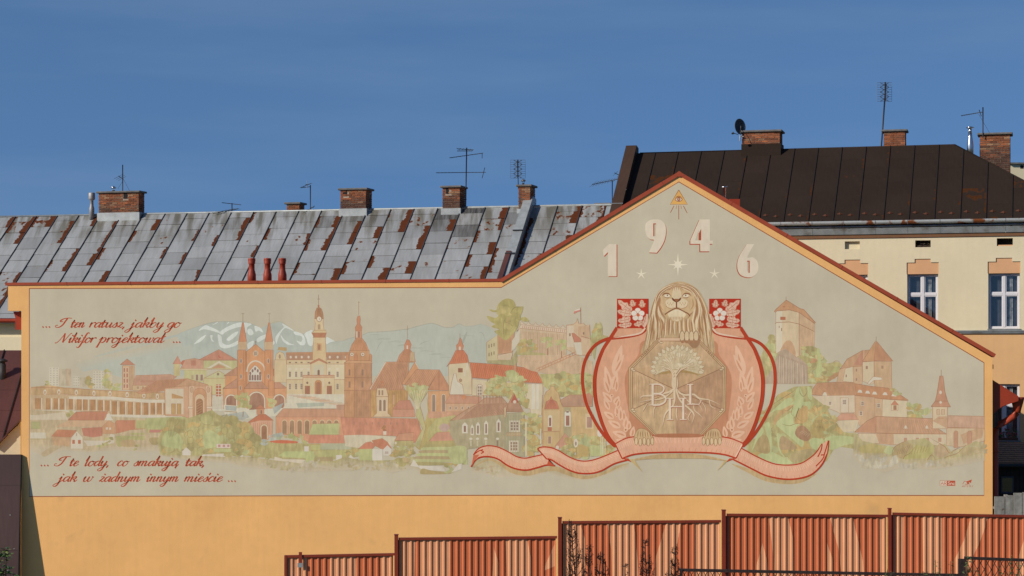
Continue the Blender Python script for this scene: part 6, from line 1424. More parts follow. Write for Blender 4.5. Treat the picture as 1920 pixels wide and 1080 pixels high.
for p_ in [[(888,335),(888,470)], [(843,338),(808,405)], [(932,338),(970,410)], [(868,336),(862,368)], [(908,336),(914,368)]]: line((168,112,84), 1.1, p_, False, 0) if p_[0][0] in (868, 908) else line((158,92,64), 1.3, p_, False, 0)

# ---- lettering: a pointed-pen script written stroke by stroke
# y up, x-height = 1; thick on the way down, thin on the way up
GL = {
 'a': (1.05, [[(.72,.88),(.5,1),(.15,.8),(.02,.35),(.18,.02),(.45,.15),(.74,.75)], [(.80,1),(.72,.4),(.78,.04),(.95,.08),(1.1,.35)]]),
 'ą': (1.05, [[(.72,.88),(.5,1),(.15,.8),(.02,.35),(.18,.02),(.45,.15),(.74,.75)], [(.80,1),(.72,.4),(.78,.04),(.95,.08),(1.1,.35)], [(.92,.02),(.78,-.3),(.95,-.42)]]),
 'b': (1.0, [[(.12,2),(.10,1.2),(.08,.3),(.22,0),(.55,.08),(.78,.55),(.66,.98),(.3,.85),(.1,.5)], [(-.15,1.2),(.0,1.65),(.12,2)]]),
 'c': (.85, [[(.68,.78),(.6,1),(.35,1),(.08,.6),(.08,.2),(.3,0),(.6,.15),(.85,.4)]]),
 'd': (1.05, [[(.72,.88),(.5,1),(.15,.8),(.02,.35),(.18,.02),(.45,.15),(.74,.75)], [(.82,2),(.76,1),(.72,.35),(.8,.04),(.95,.08),(1.1,.35)]]),
 'e': (.85, [[(.06,.42),(.4,.55),(.66,.8),(.5,1),(.25,.9),(.05,.45),(.15,.06),(.42,0),(.85,.38)]]),
 'f': (.65, [[(.75,1.75),(.68,2),(.42,1.9),(.30,1.2),(.22,0),(.10,-.8),(-.15,-1.0),(-.4,-.8)], [(.0,.98),(.55,1.0)], [(.22,.0),(.45,.05),(.7,.4)]]),
 'g': (1.0, [[(.72,.88),(.5,1),(.15,.8),(.02,.35),(.18,.05),(.45,.15),(.74,.75)], [(.80,1),(.72,.2),(.6,-.7),(.25,-1.0),(-.1,-.85),(.1,-.5),(.6,-.15),(1.05,.3)]]),
 'i': (.55, [[(-.1,.55),(.12,1),(.10,.4),(.14,.04),(.3,.05),(.55,.4)], [(.28,1.52),(.20,1.34)]]),
 'j': (.60, [[(-.1,.55),(.14,1),(.10,.2),(.02,-.6),(-.25,-.98),(-.6,-.8),(-.35,-.45),(.15,-.1),(.55,.35)], [(.28,1.52),(.20,1.34)]]),
 'k': (1.0, [[(-.12,1.2),(.05,1.7),(.14,2),(.10,1),(.04,0)], [(.08,.45),(.45,.95),(.7,.95),(.62,.6),(.3,.5)], [(.3,.5),(.6,.3),(.68,.03),(.85,.08),(1.0,.4)]]),
 'ł': (.62, [[(-.1,.8),(.16,2),(.12,1),(.12,.1),(.3,.03),(.58,.4)], [(-.12,.85),(.5,1.3)]]),
 'l': (.55, [[(-.12,1.0),(.04,1.6),(.16,2),(.12,1),(.12,.1),(.28,.03),(.58,.4)]]),
 'm': (1.55, [[(-.08,.6),(.1,1),(.08,.5),(.04,0)], [(.06,.4),(.35,.95),(.56,.9),(.54,.4),(.5,0)], [(.52,.4),(.82,.95),(1.05,.9),(1.02,.3),(1.06,.04),(1.25,.05),(1.5,.4)]]),
 'n': (1.1, [[(-.08,.6),(.1,1),(.08,.5),(.04,0)], [(.06,.4),(.36,.95),(.6,.9),(.56,.3),(.6,.04),(.8,.05),(1.05,.4)]]),
 'o': (.95, [[(.45,1),(.15,.85),(.02,.4),(.18,.02),(.45,0),(.72,.35),(.72,.8),(.45,1),(.6,.85),(.95,.9)]]),
 'p': (1.05, [[(-.2,.5),(.0,.9),(.14,1.1),(.08,.3),(-.04,-.9)], [(.06,.4),(.4,.98),(.72,.85),(.72,.35),(.45,.0),(.2,.1)], [(-.2,-.92),(.12,-.92)]]),
 'r': (.75, [[(-.08,.6),(.1,1),(.08,.5),(.04,0)], [(.06,.4),(.35,.95),(.6,1),(.66,.82)]]),
 's': (.75, [[(-.05,.3),(.3,.8),(.42,1.0),(.52,.6),(.5,.15),(.28,0),(.05,.08),(.1,.25)], [(.5,.12),(.75,.4)]]),
 'ś': (.75, [[(-.05,.3),(.3,.8),(.42,1.0),(.52,.6),(.5,.15),(.28,0),(.05,.08),(.1,.25)], [(.5,.12),(.75,.4)], [(.62,1.75),(.5,1.35)]]),
 't': (.66, [[(-.1,.6),(.08,1.1),(.16,1.5),(.12,.8),(.12,.1),(.3,.03),(.6,.4)], [(-.18,1.06),(.2,1.02),(.58,1.06)], [(-.18,1.0),(.2,.96),(.58,1.0)]]),
 'u': (1.1, [[(-.08,.6),(.1,1),(.06,.35),(.18,.02),(.4,.15),(.68,.8)], [(.74,1),(.68,.35),(.74,.04),(.9,.05),(1.1,.4)]]),
 'w': (1.25, [[(-.08,.6),(.12,1),(.06,.3),(.2,.0),(.42,.2),(.58,.9)], [(.62,1),(.56,.3),(.7,.0),(.98,.3),(1.02,.85),(.95,1),(1.2,.85)]]),
 'y': (1.05, [[(-.08,.6),(.1,1),(.06,.35),(.18,.02),(.4,.15),(.68,.8)], [(.76,1),(.66,.1),(.52,-.7),(.2,-1.0),(-.12,-.8),(.1,-.5),(.6,-.1),(1.0,.35)]]),
 'z': (.85, [[(.08,.85),(.25,1),(.62,.92)], [(.62,.95),(.35,.45),(.05,.05)], [(.05,.08),(.35,.12),(.6,-.02),(.8,.25)]]),
 'ż': (.85, [[(.08,.85),(.25,1),(.62,.92)], [(.62,.95),(.35,.45),(.05,.05)], [(.05,.08),(.35,.12),(.6,-.02),(.8,.25)], [(.52,1.55),(.44,1.36)]]),
 'I': (1.3, [[(.95,1.85),(.82,1.2),(.7,.5),(.35,.02),(-.1,.1),(-.12,.4),(.12,.45)], [(1.5,1.85),(1.0,1.9),(.5,1.75),(.2,1.4),(.3,1.15),(.55,1.2)]]),
 'N': (1.7, [[(-.55,.0),(-.3,-.05),(.05,.5),(.5,1.9)], [(.42,1.85),(.62,1.0),(.78,.02)], [(.78,.02),(1.1,1.0),(1.4,1.8),(1.65,1.85)]]),
 ',': (.45, [[(.1,.12),(.18,.0),(.05,-.35)]]), '.': (.5, [[(.16,.17),(.08,.0)]]),
}
def script(text, x0, x1, base, xh, slant=.48, col=(170, 74, 48), wmax=3.3, wmin=1.35):
    adv = sum(GL[c][0] if c in GL else .6 for c in text); k = (x1 - x0) / (adv * xh + .0); x = 0
    for c in text:
        if c == ' ': x += .6; continue
        a_, strokes = GL[c]
        for st in strokes:
            pts = crom([(px_ , py_) for px_, py_ in st], False, 5); P_ = []
            for i, (u, v) in enumerate(pts):
                P_.append((x0 + (x + u) * xh * k + v * xh * slant, base - v * xh))
            wd = []
            for i in range(len(P_)):
                a2, b2 = P_[max(i-1, 0)], P_[min(i+1, len(P_)-1)]; dx, dy = b2[0]-a2[0], b2[1]-a2[1]; l = math.hypot(dx, dy) or 1
                down = max(0, dy / l); w_ = wmin + (wmax - wmin) * down ** 1.3; wd.append(w_)
            wd = [(wd[max(i-1,0)] + 2*wd[i] + wd[min(i+1,len(wd)-1)]) / 4 for i in range(len(wd))]
            if c == '.' or (len(st) == 2 and abs(st[0][0]-st[1][0]) < .1 and abs(st[0][1]-st[1][1]) < .25): wd = [wmax*1.05] * len(wd)
            _stroke(col, 1, [(p_[0], p_[1], w_) for p_, w_ in zip(P_, wd)], .15)
        x += a_
frame()
for t, a_, b_ in [('...', 79, 97), ('I', 105, 124), ('ten', 132, 158), ('ratusz,', 167, 235), ('jakby', 245, 306), ('go', 313, 337)]: begin('painted_word', 'red script word reading ' + t); script(t, a_, b_, 614, 9.3)
for t, a_, b_ in [('Nikifor', 109, 177), ('projektował', 186, 307), ('...', 324, 341)]: begin('painted_word', 'red script word reading ' + t); script(t, a_, b_, 642.5, 9.3)
for t, a_, b_ in [('...', 76, 94), ('I', 103, 122), ('te', 130, 146), ('lody,', 158, 205), ('co', 219, 239), ('smakują', 250, 333), ('tak,', 347, 384)]: begin('painted_word', 'red script word reading ' + t); script(t, a_, b_, 873.7, 9.3)
for t, a_, b_ in [('jak', 110, 143), ('w', 155, 173), ('żadnym', 185, 262), ('innym', 274, 334), ('mieście', 345, 416), ('...', 427, 445)]: begin('painted_word', 'red script word reading ' + t); script(t, a_, b_, 903, 9.3)
# ---- sign-writers' marks bottom right
begin('painted_signature', 'two small red and white sign-writer marks at the lower right')
frame(1600, 620, 3.485)
rect((205,190,168), 566, 980, 612, 1014, .1, (172,112,88), .8); rect((178,82,56), 612, 980, 666, 1014, .2)
def cap(ch, x, y, h, col, w=1.1):
    S = {'A': [[(0,1),(.4,0),(.8,1)],[(.15,.62),(.65,.62)]], 'R': [[(0,1),(0,0),(.5,.02),(.6,.25),(.5,.5),(0,.5)],[(.3,.5),(.65,1)]], 'S': [[(.6,.12),(.3,0),(.05,.2),(.3,.48),(.6,.72),(.3,1),(0,.88)]], 'n': [[(0,1),(0,.4)],[(0,.5),(.3,.4),(.5,.55),(.5,1)]], 'c': [[(.5,.5),(.2,.42),(0,.7),(.2,1),(.5,.9)]], 'T': [[(0,0),(.8,0)],[(.4,0),(.4,1)]], 'E': [[(.6,0),(0,0),(0,1),(.6,1)],[(0,.5),(.45,.5)]], 'C': [[(.7,.15),(.35,0),(0,.5),(.35,1),(.7,.85)]], 'Y': [[(0,0),(.4,.5),(.8,0)],[(.4,.5),(.4,1)]]}
    for s in S[ch]: line(col, w, [(x + u*h, y + v*h) for u, v in s])
for ch, x_, c_ in (('A', 572, (178,82,56)), ('R', 594, (178,82,56)), ('S', 618, (216,196,176)), ('n', 636, (216,196,176)), ('c', 651, (216,196,176))): cap(ch, x_, 986, 22, c_, .9)
for k, ch in enumerate('ARTSTEC'): cap(ch, 710 + k*11, 1012, 9, (170,92,66), .6)
poly((182,86,60), [(738,985),(775,972),(768,995),(755,990),(760,1006),(742,1000)], .2); line((176,96,70), 1, [(715,1004),(725,985),(742,988),(745,1005),(728,1002)], True)
end()

print('PAINT LAYERS', LMAX[0])
# ================================================================ LEFT NEIGHBOURS
lh = thing('lean_to_house', 'low house at the left edge with red-brown metal roof and cream gable', 'building', (0, DM, 0))
yb = 1.0
def XL(px, dy): return X(px, DM + dy)
def ZL(py, dy): return Z(py, DM + dy)
# its roof slope rises away from us
ry0, ry1 = 2.2, 6.2
zt0, zt1 = ZL(850, ry0), ZL(657, ry1)
PL = math.atan2(zt1 - zt0, ry1 - ry0); SLn = math.hypot(zt1 - zt0, ry1 - ry0)
xl0, xl1 = XL(-160, ry1), XL(46, ry0)
d = MB(); d.add([(xl0, ry0, zt0 - .03), (xl1, ry0, zt0 - .03), (xl1, ry1, zt1 - .03), (xl0, ry1, zt1 - .03), (xl0, ry1 + 3, zt0), (xl1, ry1 + 3, zt0)], [(0, 1, 2, 3), (3, 2, 5, 4)])
lroof = d.build('roof', m_red_sheet, lh)
lrot = math.atan2(.0, 1)
cw = .84; 
mm = {}
for i in range(6):
    x0 = xl1 - (i + 1) * cw; n = 5; pl_ = SLn / n
    if 's' not in mm:
        b = MB(); b.box(.012, cw - .012, .004, pl_ - .004, 0, .008); mm['s'] = b.mesh('roof_sheet', m_red_sheet)
        # seam runs up the slope
        b = MB(); b.box(-.014, .014, 0, SLn, 0, .05); mm['m'] = b.mesh('seam', m_seam_brown)
    for j in range(n):
        o = link('roof_sheet', mm['s'], lroof, (x0, ry0 + j*pl_*math.cos(PL), zt0 + j*pl_*math.sin(PL)), (PL, 0, 0)); o.color = (.0, rr_.choice([0,.2,.3]), 0, 1)
    link('seam', mm['m'], lroof, (x0, ry0, zt0), (PL, 0, 0))
v = MB(); yv = 5.1; v.lathe([(.11, -.5), (.11, .32), (.08, .33), (.08, .38), (.17, .40), (.17, .44), (.05, .5)], XL(5, yv), yv, ZL(700, yv), 14); v.build('vent_pipe', m_iron, lh)
# cream stepped gable piece that stands against the mural house
g_ = MB(); yg = 1.6
g_.prism([(XL(-30, yg), 0), (XL(38.5, yg), 0), (XL(38.5, yg), ZL(790, yg)), (XL(34, yg), ZL(797, yg)), (XL(14, yg), ZL(815, yg)), (XL(11, yg), ZL(820, yg)), (XL(-6, yg), ZL(838, yg)), (XL(-30, yg), ZL(862, yg))], 'y', yg, yg + .35)
g_.build('gable_wall', m_cream, lh)
for a_, b_ in (((39, 787), (15, 810)), ((15, 813), (-8, 836))):
    g_ = MB(); A_ = Vector((XL(a_[0], yg), ZL(a_[1], yg))); B_ = Vector((XL(b_[0], yg), ZL(b_[1], yg))); g_.prism([tuple(A_), tuple(B_), (B_.x, B_.y - .06), (A_.x, A_.y - .06)], 'y', yg - .16, yg + .4); g_.build('gable_flashing', m_red_sheet, lh)
b = MB(); b.box(XL(-160, 6.3), XL(38, 6.3), 6.25, 6.4, 0, zt1 - .02); b.build('rear_wall', m_cream, lh)

mc = thing('metal_clad_shed', 'shed clad in dark brown sheet metal at the lower left corner beside the mural wall', 'shed', (0, DM, 0))
def shed_y(py): return -.06 - (py - 852) / 228.0 * .37
zA, zB = wz(852), wz(1300); yA, yB = shed_y(852), shed_y(1300)
xr = wx(40.3); m_shed = sheetmat('brown_clad_sheet', (.062, .032, .030), (.10, .035, .02), (.08, .05, .04), metal=.05, rough=.55)
sh = MB(); sh.prism([(.0 - .001, zA), (yA, zA), (yB, zB), (yB, 0), (-.001, 0)], 'x', wx(-140), xr - .03)
so = sh.build('core', mat('shed_side_render', (.20, .165, .14), .95, noise=.2, bump=.3), mc)
wA = math.atan2(zA - zB, -(yB - yA)); Ls = math.hypot(zA - zB, yA - yB)
cuts = [0, .97, 3.0, 4.5, Ls]
xsd = [wx(-140), wx(-95), wx(-40), xr]
for j, (q0, q1) in enumerate(zip(cuts, cuts[1:])):
    for i, (xx0, xx1) in enumerate(zip(xsd, xsd[1:])):
        b = MB(); b.box(xx0 + .004, xx1 - .004, -q1 + .006, -q0, 0, .015); o = b.build('cladding_sheet', m_shed, mc, (0, yA, zA), (wA, 0, 0)); o.color = (0, .0, 0, 1)
        for q in range(4):
            c = MB(); xx = rr_.uniform(xx0 + .05, xx1 - .05); yy = -rr_.uniform(q0 + .05, q1 - .05); c.lathe([(.022, 0), (.018, .02)], 0, 0, 0, 6); c.build('bolt', m_flash, mc, (xx, yA + yy * math.cos(wA), zA + yy * math.sin(wA)), (wA, 0, 0))
b = MB(); b.box(xr, xr + .02, -Ls, 0, -.06, .03); b.build('edge_trim', m_seam_brown, mc, (0, yA, zA), (wA, 0, 0))

# ================================================================ RIGHT OF THE MURAL: dark tiled outhouse and a grey board fence
oh = thing('tiled_outhouse', 'dark outhouse with slate-grey tiled roof right of the mural wall', 'building', (0, 66, 0))
m_tile = mat('dark_slate_tile', (.045, .048, .055), .7, noise=.3, nscale=8); m_plank = mat('tarred_plank', (.030, .024, .024), .85, noise=.3, nscale=6)
Yo = 66.0
xo0, xo1 = X(1845, Yo), X(2060, Yo); ze_, zr_ = Z(868, Yo), Z(826, Yo)
b = MB(); b.box(xo0, xo1, 0, 5, 0, ze_ - .12); b.build('wall', m_plank, oh)
n = 26
for i in range(n):
    xx = xo0 + (xo1 - xo0) * i / n; b = MB(); b.box(xx + .006, xx + (xo1 - xo0) / n - .006, -.03, -.002, 0, ze_ - .08); b.build('plank', m_plank, oh)
b = MB(); b.box(X(1876, Yo), X(1900, Yo), -.06, -.032, Z(925, Yo), Z(893, Yo)); wo = b.build('window', mat('faded_blue_frame', (.05, .06, .085), .7, noise=.2), oh)
b = MB(); b.box(X(1878.5, Yo), X(1897.5, Yo), -.066, -.061, Z(922, Yo), Z(896, Yo)); b.build('pane', m_glass, wo)
# roof: sloping down to the right in the picture, away at the left
b = MB(); rs_ = Z(829, Yo + 2.4) - ze_; b.prism([(-.35, ze_ - .0), (2.4, ze_ + rs_), (5.3, ze_), (5.3, ze_ - .1), (2.4, ze_ + rs_ - .1), (-.35, ze_ - .1)], 'x', xo0, xo1); orf = b.build('roof', m_seam_brown, oh)
tl = MB(); tl.add([(0, 0, .0), (.235, 0, .0), (.235, .30, -.012), (0, .30, -.012), (0, 0, .022), (.235, 0, .022), (.235, .30, .008), (0, .30, .008)], [(0,3,2,1),(4,5,6,7),(0,1,5,4),(1,2,6,5),(2,3,7,6),(3,0,4,7)])
tme = tl.mesh('tile', m_tile); ang = math.atan2(rs_, 2.75)
for r_ in range(10):
    for c_ in range(16):
        xx = xo0 + .1 + c_ * .24 + (.12 if r_ % 2 else 0); d_ = r_ * .262
        link('tile', tme, orf, (xx, -.35 + d_ * math.cos(ang), ze_ + .012 + d_ * math.sin(ang)), (ang + rr_.uniform(-.01, .01), 0, 0))
gt = MB(); gt.tube([(xo0, -.42, ze_ - .06), (xo1, -.42, ze_ - .06)], .07, 8); gt.build('gutter', m_iron, oh)

bf = thing('grey_board_fence', 'weathered grey board fence between the mural wall and the right picture edge', 'fence', (0, 60.5, 0))
Yb = 60.5; m_board = mat('weathered_board', (.25, .245, .225), .9, noise=.25, nscale=9, streak=.3, dirt=((.09, .06, .04), .62, .1, 5))
px = 1864.0; k = 0
while px < 2000:
    w_ = [20.5, 15.5, 17, 18.5][k % 4]; top = 931 - (px - 1864) * .16 + [0, 1, -1, .5][k % 4]
    b = MB(); b.box(X(px + .5, Yb), X(px + w_ - .5, Yb), [0, .012, -.008][k % 3], .03, ground_z(16, 60.5) + .05, Z(top, Yb)); o = b.build('board', m_board, bf); bevel(o, .004)
    px += w_; k += 1
for pz in (950, 1030): b = MB(); b.box(X(1863, Yb), X(2000, Yb), .034, .10, Z(pz + 4, Yb), Z(pz, Yb)); b.build('rail', m_board, bf)
for pxx in (1885, 1960): b = MB(); b.box(X(pxx, Yb), X(pxx + 6, Yb), .104, .2, ground_z(16, 60.5) - .2, Z(928, Yb)); b.build('post', m_board, bf)

# ================================================================ FENCE IN FRONT
YF = 30.0
fe = thing('sheet_metal_fence', 'stepped orange-brown corrugated metal fence painted with pale pointed shapes', 'fence', (0, YF, 0))
m_fdark = mat('orange_brown_fence_paint', alb((170, 92, 58)), .55, noise=.06, nscale=3, spec=.35)
m_flight = mat('pale_salmon_fence_paint', alb((190, 132, 96)), .55, noise=.06, nscale=3, spec=.35)
m_frail = mat('dark_red_fence_steel', alb((112, 42, 24)), .5, noise=.15, nscale=4, spec=.4)
def xf(px, y=0): return X(px, YF)
def zf_(py): return Z(py, YF)
ptsP = [(0, 0), (.043, 0), (.060, -.016), (.080, -.016), (.100, 0)]   # one corrugation, wide pan then narrow crest
PERF = 12.35 * YF / F / .100
def profile(px0, px1, phase=0):
    """list of (x0,x1,y0,y1) strips of sheet between two columns"""
    x, xe = xf(px0), xf(px1); out_ = []; x += phase
    while x < xe:
        for (a_, ya), (b_, yb_) in zip(ptsP, ptsP[1:]):
            q0, q1 = x + a_ * PERF, min(x + b_ * PERF, xe)
            if q0 >= xe: break
            out_.append((q0, q1, ya, ya + (yb_ - ya) * (q1 - q0) / ((b_ - a_) * PERF)))
        x += .100 * PERF
    return out_
def clipx(pg, x0, x1):
    def cl(pg, f_, ins):
        o = []
        for i in range(len(pg)):
            a_, b_ = pg[i], pg[(i+1) % len(pg)]; ia, ib = ins(a_), ins(b_)
            if ia: o.append(a_)
            if ia != ib:
                t = (f_ - a_[0]) / (b_[0] - a_[0]); o.append((f_, a_[1] + (b_[1]-a_[1]) * t))
        return o
    pg = cl(pg, x0, lambda p: p[0] >= x0)
    return cl(pg, x1, lambda p: p[0] <= x1) if len(pg) > 2 else []
bays = [  # x0,x1, top of rail left/right, pale shapes in photo pixels (convex)
 (539, 737, 1042, 1038, [[(541,1040),(576,1040),(574,1090),(541,1090)], [(619,1040),(667,1040),(676,1090),(619,1090)], [(714,1040),(738,1040),(738,1090),(716,1090)]]),
 (750, 1042, 1009, 1006, [[(751,1010),(779,1010),(772,1090),(751,1090)], [(788,1010),(843,1010),(843,1050),(840,1090),(788,1090)], [(926,1026),(935,1055),(944,1090),(914,1090)], [(948,1006),(988,1006),(996,1050),(1000,1090),(958,1090)], [(1024,1055),(1040,1020),(1040,1062),(1020,1070)]]),
 (1057, 1349, 978, 976, [[(1058,978),(1087,978),(1097,1010),(1100,1090),(1058,1090)], [(1138,978),(1188,978),(1192,1010),(1196,1050),(1206,1090),(1152,1090),(1146,1030)], [(1228,1050),(1240,1010),(1250,978),(1277,978),(1272,1010),(1262,1060),(1258,1090),(1222,1090)], [(1302,978),(1349,978),(1349,1090),(1302,1090)]]),
 (1365, 1661, 964, 966, [[(1418,1060),(1430,1018),(1440,1060),(1446,1090),(1414,1090)], [(1441,964),(1477,964),(1487,1010),(1494,1090),(1456,1090),(1449,1040)], [(1551,1018),(1560,1045),(1570,1090),(1553,1090)], [(1554,964),(1598,964),(1608,1010),(1618,1050),(1626,1090),(1594,1090),(1572,1030)], [(1648,966),(1661,966),(1661,1090),(1652,1090)]]),
 (1676, 1990, 962, 968, [[(1677,964),(1694,964),(1692,1090),(1677,1090)], [(1729,964),(1767,964),(1768,1090),(1733,1090)], [(1790,1048),(1806,1015),(1816,985),(1822,964),(1853,968),(1840,1010),(1826,1040),(1818,1060),(1792,1090)], [(1908,1050),(1920,1010),(1935,1050),(1945,1090),(1900,1090)]]),
]
for (a_, b_, yl_, yr_, shapes) in bays:
    st = profile(a_, b_); zt_ = lambda x: zf_(yl_ + (yr_ - yl_) * ((x / YF * F + 960) - a_) / (b_ - a_) + 3.5)
    gz = lambda x: ground_z(x, YF) + .08
    s = MB()
    for x0, x1, y0, y1 in st: s.add([(x0, y0, gz(x0)), (x1, y1, gz(x1)), (x1, y1, zt_(x1)), (x0, y0, zt_(x0))], [(0, 1, 2, 3)])
    s.build('corrugated_sheet', m_fdark, fe)
    s = MB()
    for shp in shapes:
        pg = [(xf(x_), zf_(y_)) for x_, y_ in shp]
        if max(p[1] for p in shp) >= 1085:   # the paint carries on to the foot of the sheet
            pg = [(x_, gz(x_) + .01 if z_ < zf_(1084) else z_) for x_, z_ in pg]
        for x0, x1, y0, y1 in st:
            c = clipx(pg, x0, x1)
            if len(c) < 3: continue
            yy = lambda x: y0 + (y1 - y0) * (x - x0) / (x1 - x0) - .0018
            c = [(x_, min(z_, zt_(x_))) for x_, z_ in c]
            s.add([(x_, yy(x_), z_) for x_, z_ in c], [tuple(range(len(c)))])
    o = s.build('painted_shapes', m_flight, fe); o['label'] = 'pale salmon painted points on the corrugated sheet'
    r_ = MB(); zl, zr2 = zf_(yl_ - 1), zf_(yr_ - 1)
    xl, xr2 = xf(a_) - .02, xf(b_) + .02
    r_.add([(xl, -.035, zl - .035), (xr2, -.035, zr2 - .035), (xr2, .02, zr2 - .035), (xl, .02, zl - .035), (xl, -.035, zl), (xr2, -.035, zr2), (xr2, .02, zr2), (xl, .02, zl)], [(0,3,2,1),(4,5,6,7),(0,1,5,4),(1,2,6,5),(2,3,7,6),(3,0,4,7)])
    r_.build('rail', m_frail, fe)
    r_ = MB(); zq = zf_(1180); r_.box(xl, xr2, .004, .04, zq - .02, zq + .02); r_.build('rail', m_frail, fe)
    e_ = MB(); e_.box(xf(a_) - .045, xf(a_) - .002, -.03, .02, ground_z(xf(a_), YF), zl - .036); e_.build('side_rail', m_frail, fe)
for px, py, w_ in ((745.5, 1003, 7.5), (1052, 971, 7.5), (1359, 957, 7.5), (1669.5, 954, 6)):
    b = MB(); b.box(xf(px - w_ * .75), xf(px + w_ * .15), -.05, .03, ground_z(xf(px), YF) - .3, zf_(py)); b.build('post', m_frail, fe)
    b = MB(); b.box(xf(px - w_ * .75) - .006, xf(px + w_ * .15) + .006, -.056, .036, zf_(py) + .001, zf_(py) + .012); b.build('post_cap', m_frail, fe)
b = MB(); b.box(xf(533.5), xf(538), -.04, .03, ground_z(xf(535), YF) - .2, zf_(1041)); b.build('post', m_frail, fe)
b = MB(); b.box(xf(561), xf(567), -.05, -.037, zf_(1062), zf_(1034.5)); b.build('bracket', m_frail, fe)
b = MB(); b.box(xf(558.5), xf(568.5), -.062, -.05, zf_(1063), zf_(1055)); b.build('lock', m_flash, fe)

# ================================================================ DARK LATTICE RAILING NEAREST US
YR = 24.0
ra = thing('lattice_railing', 'dark iron railing with diamond lattice in front of the orange fence at the lower right', 'railing', (0, YR, 0))
m_rail = mat('rusty_dark_iron', (.028, .018, .016), .75, noise=.4, nscale=20, bump=.4, bscale=50)
def rx(px): return X(px, YR)
def rz(py): return Z(py, YR)
def rseg(pa, pb, t=.034, name='top_rail'):
    b = MB(); A_, B_ = (rx(pa[0]), rz(pa[1])), (rx(pb[0]), rz(pb[1]))
    b.add([(A_[0], -.02, A_[1]-t), (B_[0], -.02, B_[1]-t), (B_[0], .02, B_[1]-t), (A_[0], .02, A_[1]-t), (A_[0], -.02, A_[1]), (B_[0], -.02, B_[1]), (B_[0], .02, B_[1]), (A_[0], .02, A_[1])], [(0,3,2,1),(4,5,6,7),(0,1,5,4),(1,2,6,5),(2,3,7,6),(3,0,4,7)])
    b.build(name, m_rail, ra)
rseg((1274, 1066), (1797, 1076)); rseg((1808, 1043.5), (1990, 1050))
for px, py in ((1277, 1067), (1803, 1048)):
    b = MB(); w_ = .016 if px < 1300 else .038; b.box(rx(px) - w_, rx(px) + w_, -.03, .03, ground_z(rx(px), YR) - .2, rz(py)); b.build('post', m_rail, ra)
def lattice(p0, p1, y0, y1):
    x0, x1 = rx(p0), rx(p1); n = int((x1 - x0) / .085)
    for i in range(-5, n + 1):
        for sgn in (1, -1):
            h = .55; xa = x0 + i * .085 + (0 if sgn > 0 else .30); xb = xa + sgn * .30
            zt0 = lambda x: rz(y0 + (y1 - y0) * (x - x0) / (x1 - x0)) - .03
            # clip to the panel
            q0, q1 = 0.0, 1.0
            for lim, hi in ((x0, False), (x1, True)):
                if xa == xb: continue
                t = (lim - xa) / (xb - xa)
                if (xb > xa) == hi: q1 = min(q1, t)
                else: q0 = max(q0, t)
            if q1 - q0 < .05: continue
            A_ = (xa + (xb - xa) * q0, zt0(xa) - h * q0); B_ = (xa + (xb - xa) * q1, zt0(xa) - h * q1)
            b = MB(); b.tube([(A_[0], -.006 * sgn, A_[1]), (B_[0], -.006 * sgn, B_[1])], .0045, 4, cap=False); b.build('lattice_bar', m_rail, ra)
lattice(1280, 1797, 1067, 1076); lattice(1809, 1990, 1044, 1050)
rseg((1274, 1150), (1797, 1160), .03, 'bottom_rail'); rseg((1808, 1150), (1990, 1157), .03, 'bottom_rail')

# ================================================================ PLANTS
m_weed = mat('dry_dark_weed', (.030, .018, .015), .95, noise=.3, nscale=20)
def weed(px, py, lean, seed, label, Yw=21.5, size=1.0):
    q = random.Random(seed); th = X(px, Yw); t = thing('dry_weed', label, 'weed', (th, Yw, ground_z(th, Yw)), 0, 'dry dark weeds in front of the fence')
    top = Z(py, Yw) - ground_z(th, Yw); stem = MB(); seeds = MB()
    N_ = 14; pth = []
    for i in range(N_ + 1):
        u = i / N_; pth.append(Vector((-lean * (1 - u) ** 1.4, math.sin(u * 3 + seed) * .03, top * u)))
    stem.tube(pth, [.010 * (1 - .8 * i / N_) + .003 for i in range(N_ + 1)], 5)
    for k in range(int(60 * size)):
        u = q.uniform(max(0.2, 1 - 1.0 / top), 1.0) ; f_ = u * N_; i = min(N_ - 1, int(f_)); p = pth[i].lerp(pth[i+1], f_ - i)
        L_ = (1.02 - u) ** .8 * .42 * size + .02; side = q.choice((-1, 1)); an = q.uniform(.2, .55)
        e_ = p + Vector((side * math.sin(an) * L_, q.uniform(-.3, .3) * L_, math.cos(an) * L_))
        md = p.lerp(e_, .5) + Vector((side * .02, 0, -.01)); stem.tube([p, md, e_], [.0035, .0035, .0015], 4, cap=False)
        for j in range(int(6 + L_ * 120)):
            s = q.random(); c = p.lerp(md, s * 2) if s < .5 else md.lerp(e_, s * 2 - 1)
            c = c + Vector((q.gauss(0, .008), q.gauss(0, .008), q.gauss(0, .010))); r_ = q.uniform(.003, .0065)
            v1 = Vector((q.uniform(-1, 1), q.uniform(-1, 1), q.uniform(-1, 1))).normalized() * r_ * 1.6; v2 = v1.orthogonal().normalized() * r_
            seeds.add([c - v1, c + v2, c + v1, c - v2], [(0, 1, 2, 3)])
    stem.build('stem', m_weed, t); tag(seeds.build('seed_heads', m_weed, t), kind='stuff')
weed(1071, 976, -.22, 1, 'tallest dry dark weed leaning left before the third fence bay')
weed(1104, 1024, .1, 2, 'short dry weed just right of the tallest one', size=.8)
weed(1126, 1034, .16, 3, 'dry weed leaning right between the tallest and the centre weed', size=.8)
weed(1136, 1052, .06, 4, 'small dry weed low in the third fence bay', size=.6)
weed(1210, 1013, -.10, 5, 'upright dry weed in the middle of the third fence bay', size=.9)
weed(1266, 1028, .02, 6, 'slender dry weed just left of the iron railing corner', size=.8)
weed(1172, 1058, .05, 7, 'tiny dry weed tip left of the upright weed', size=.5)
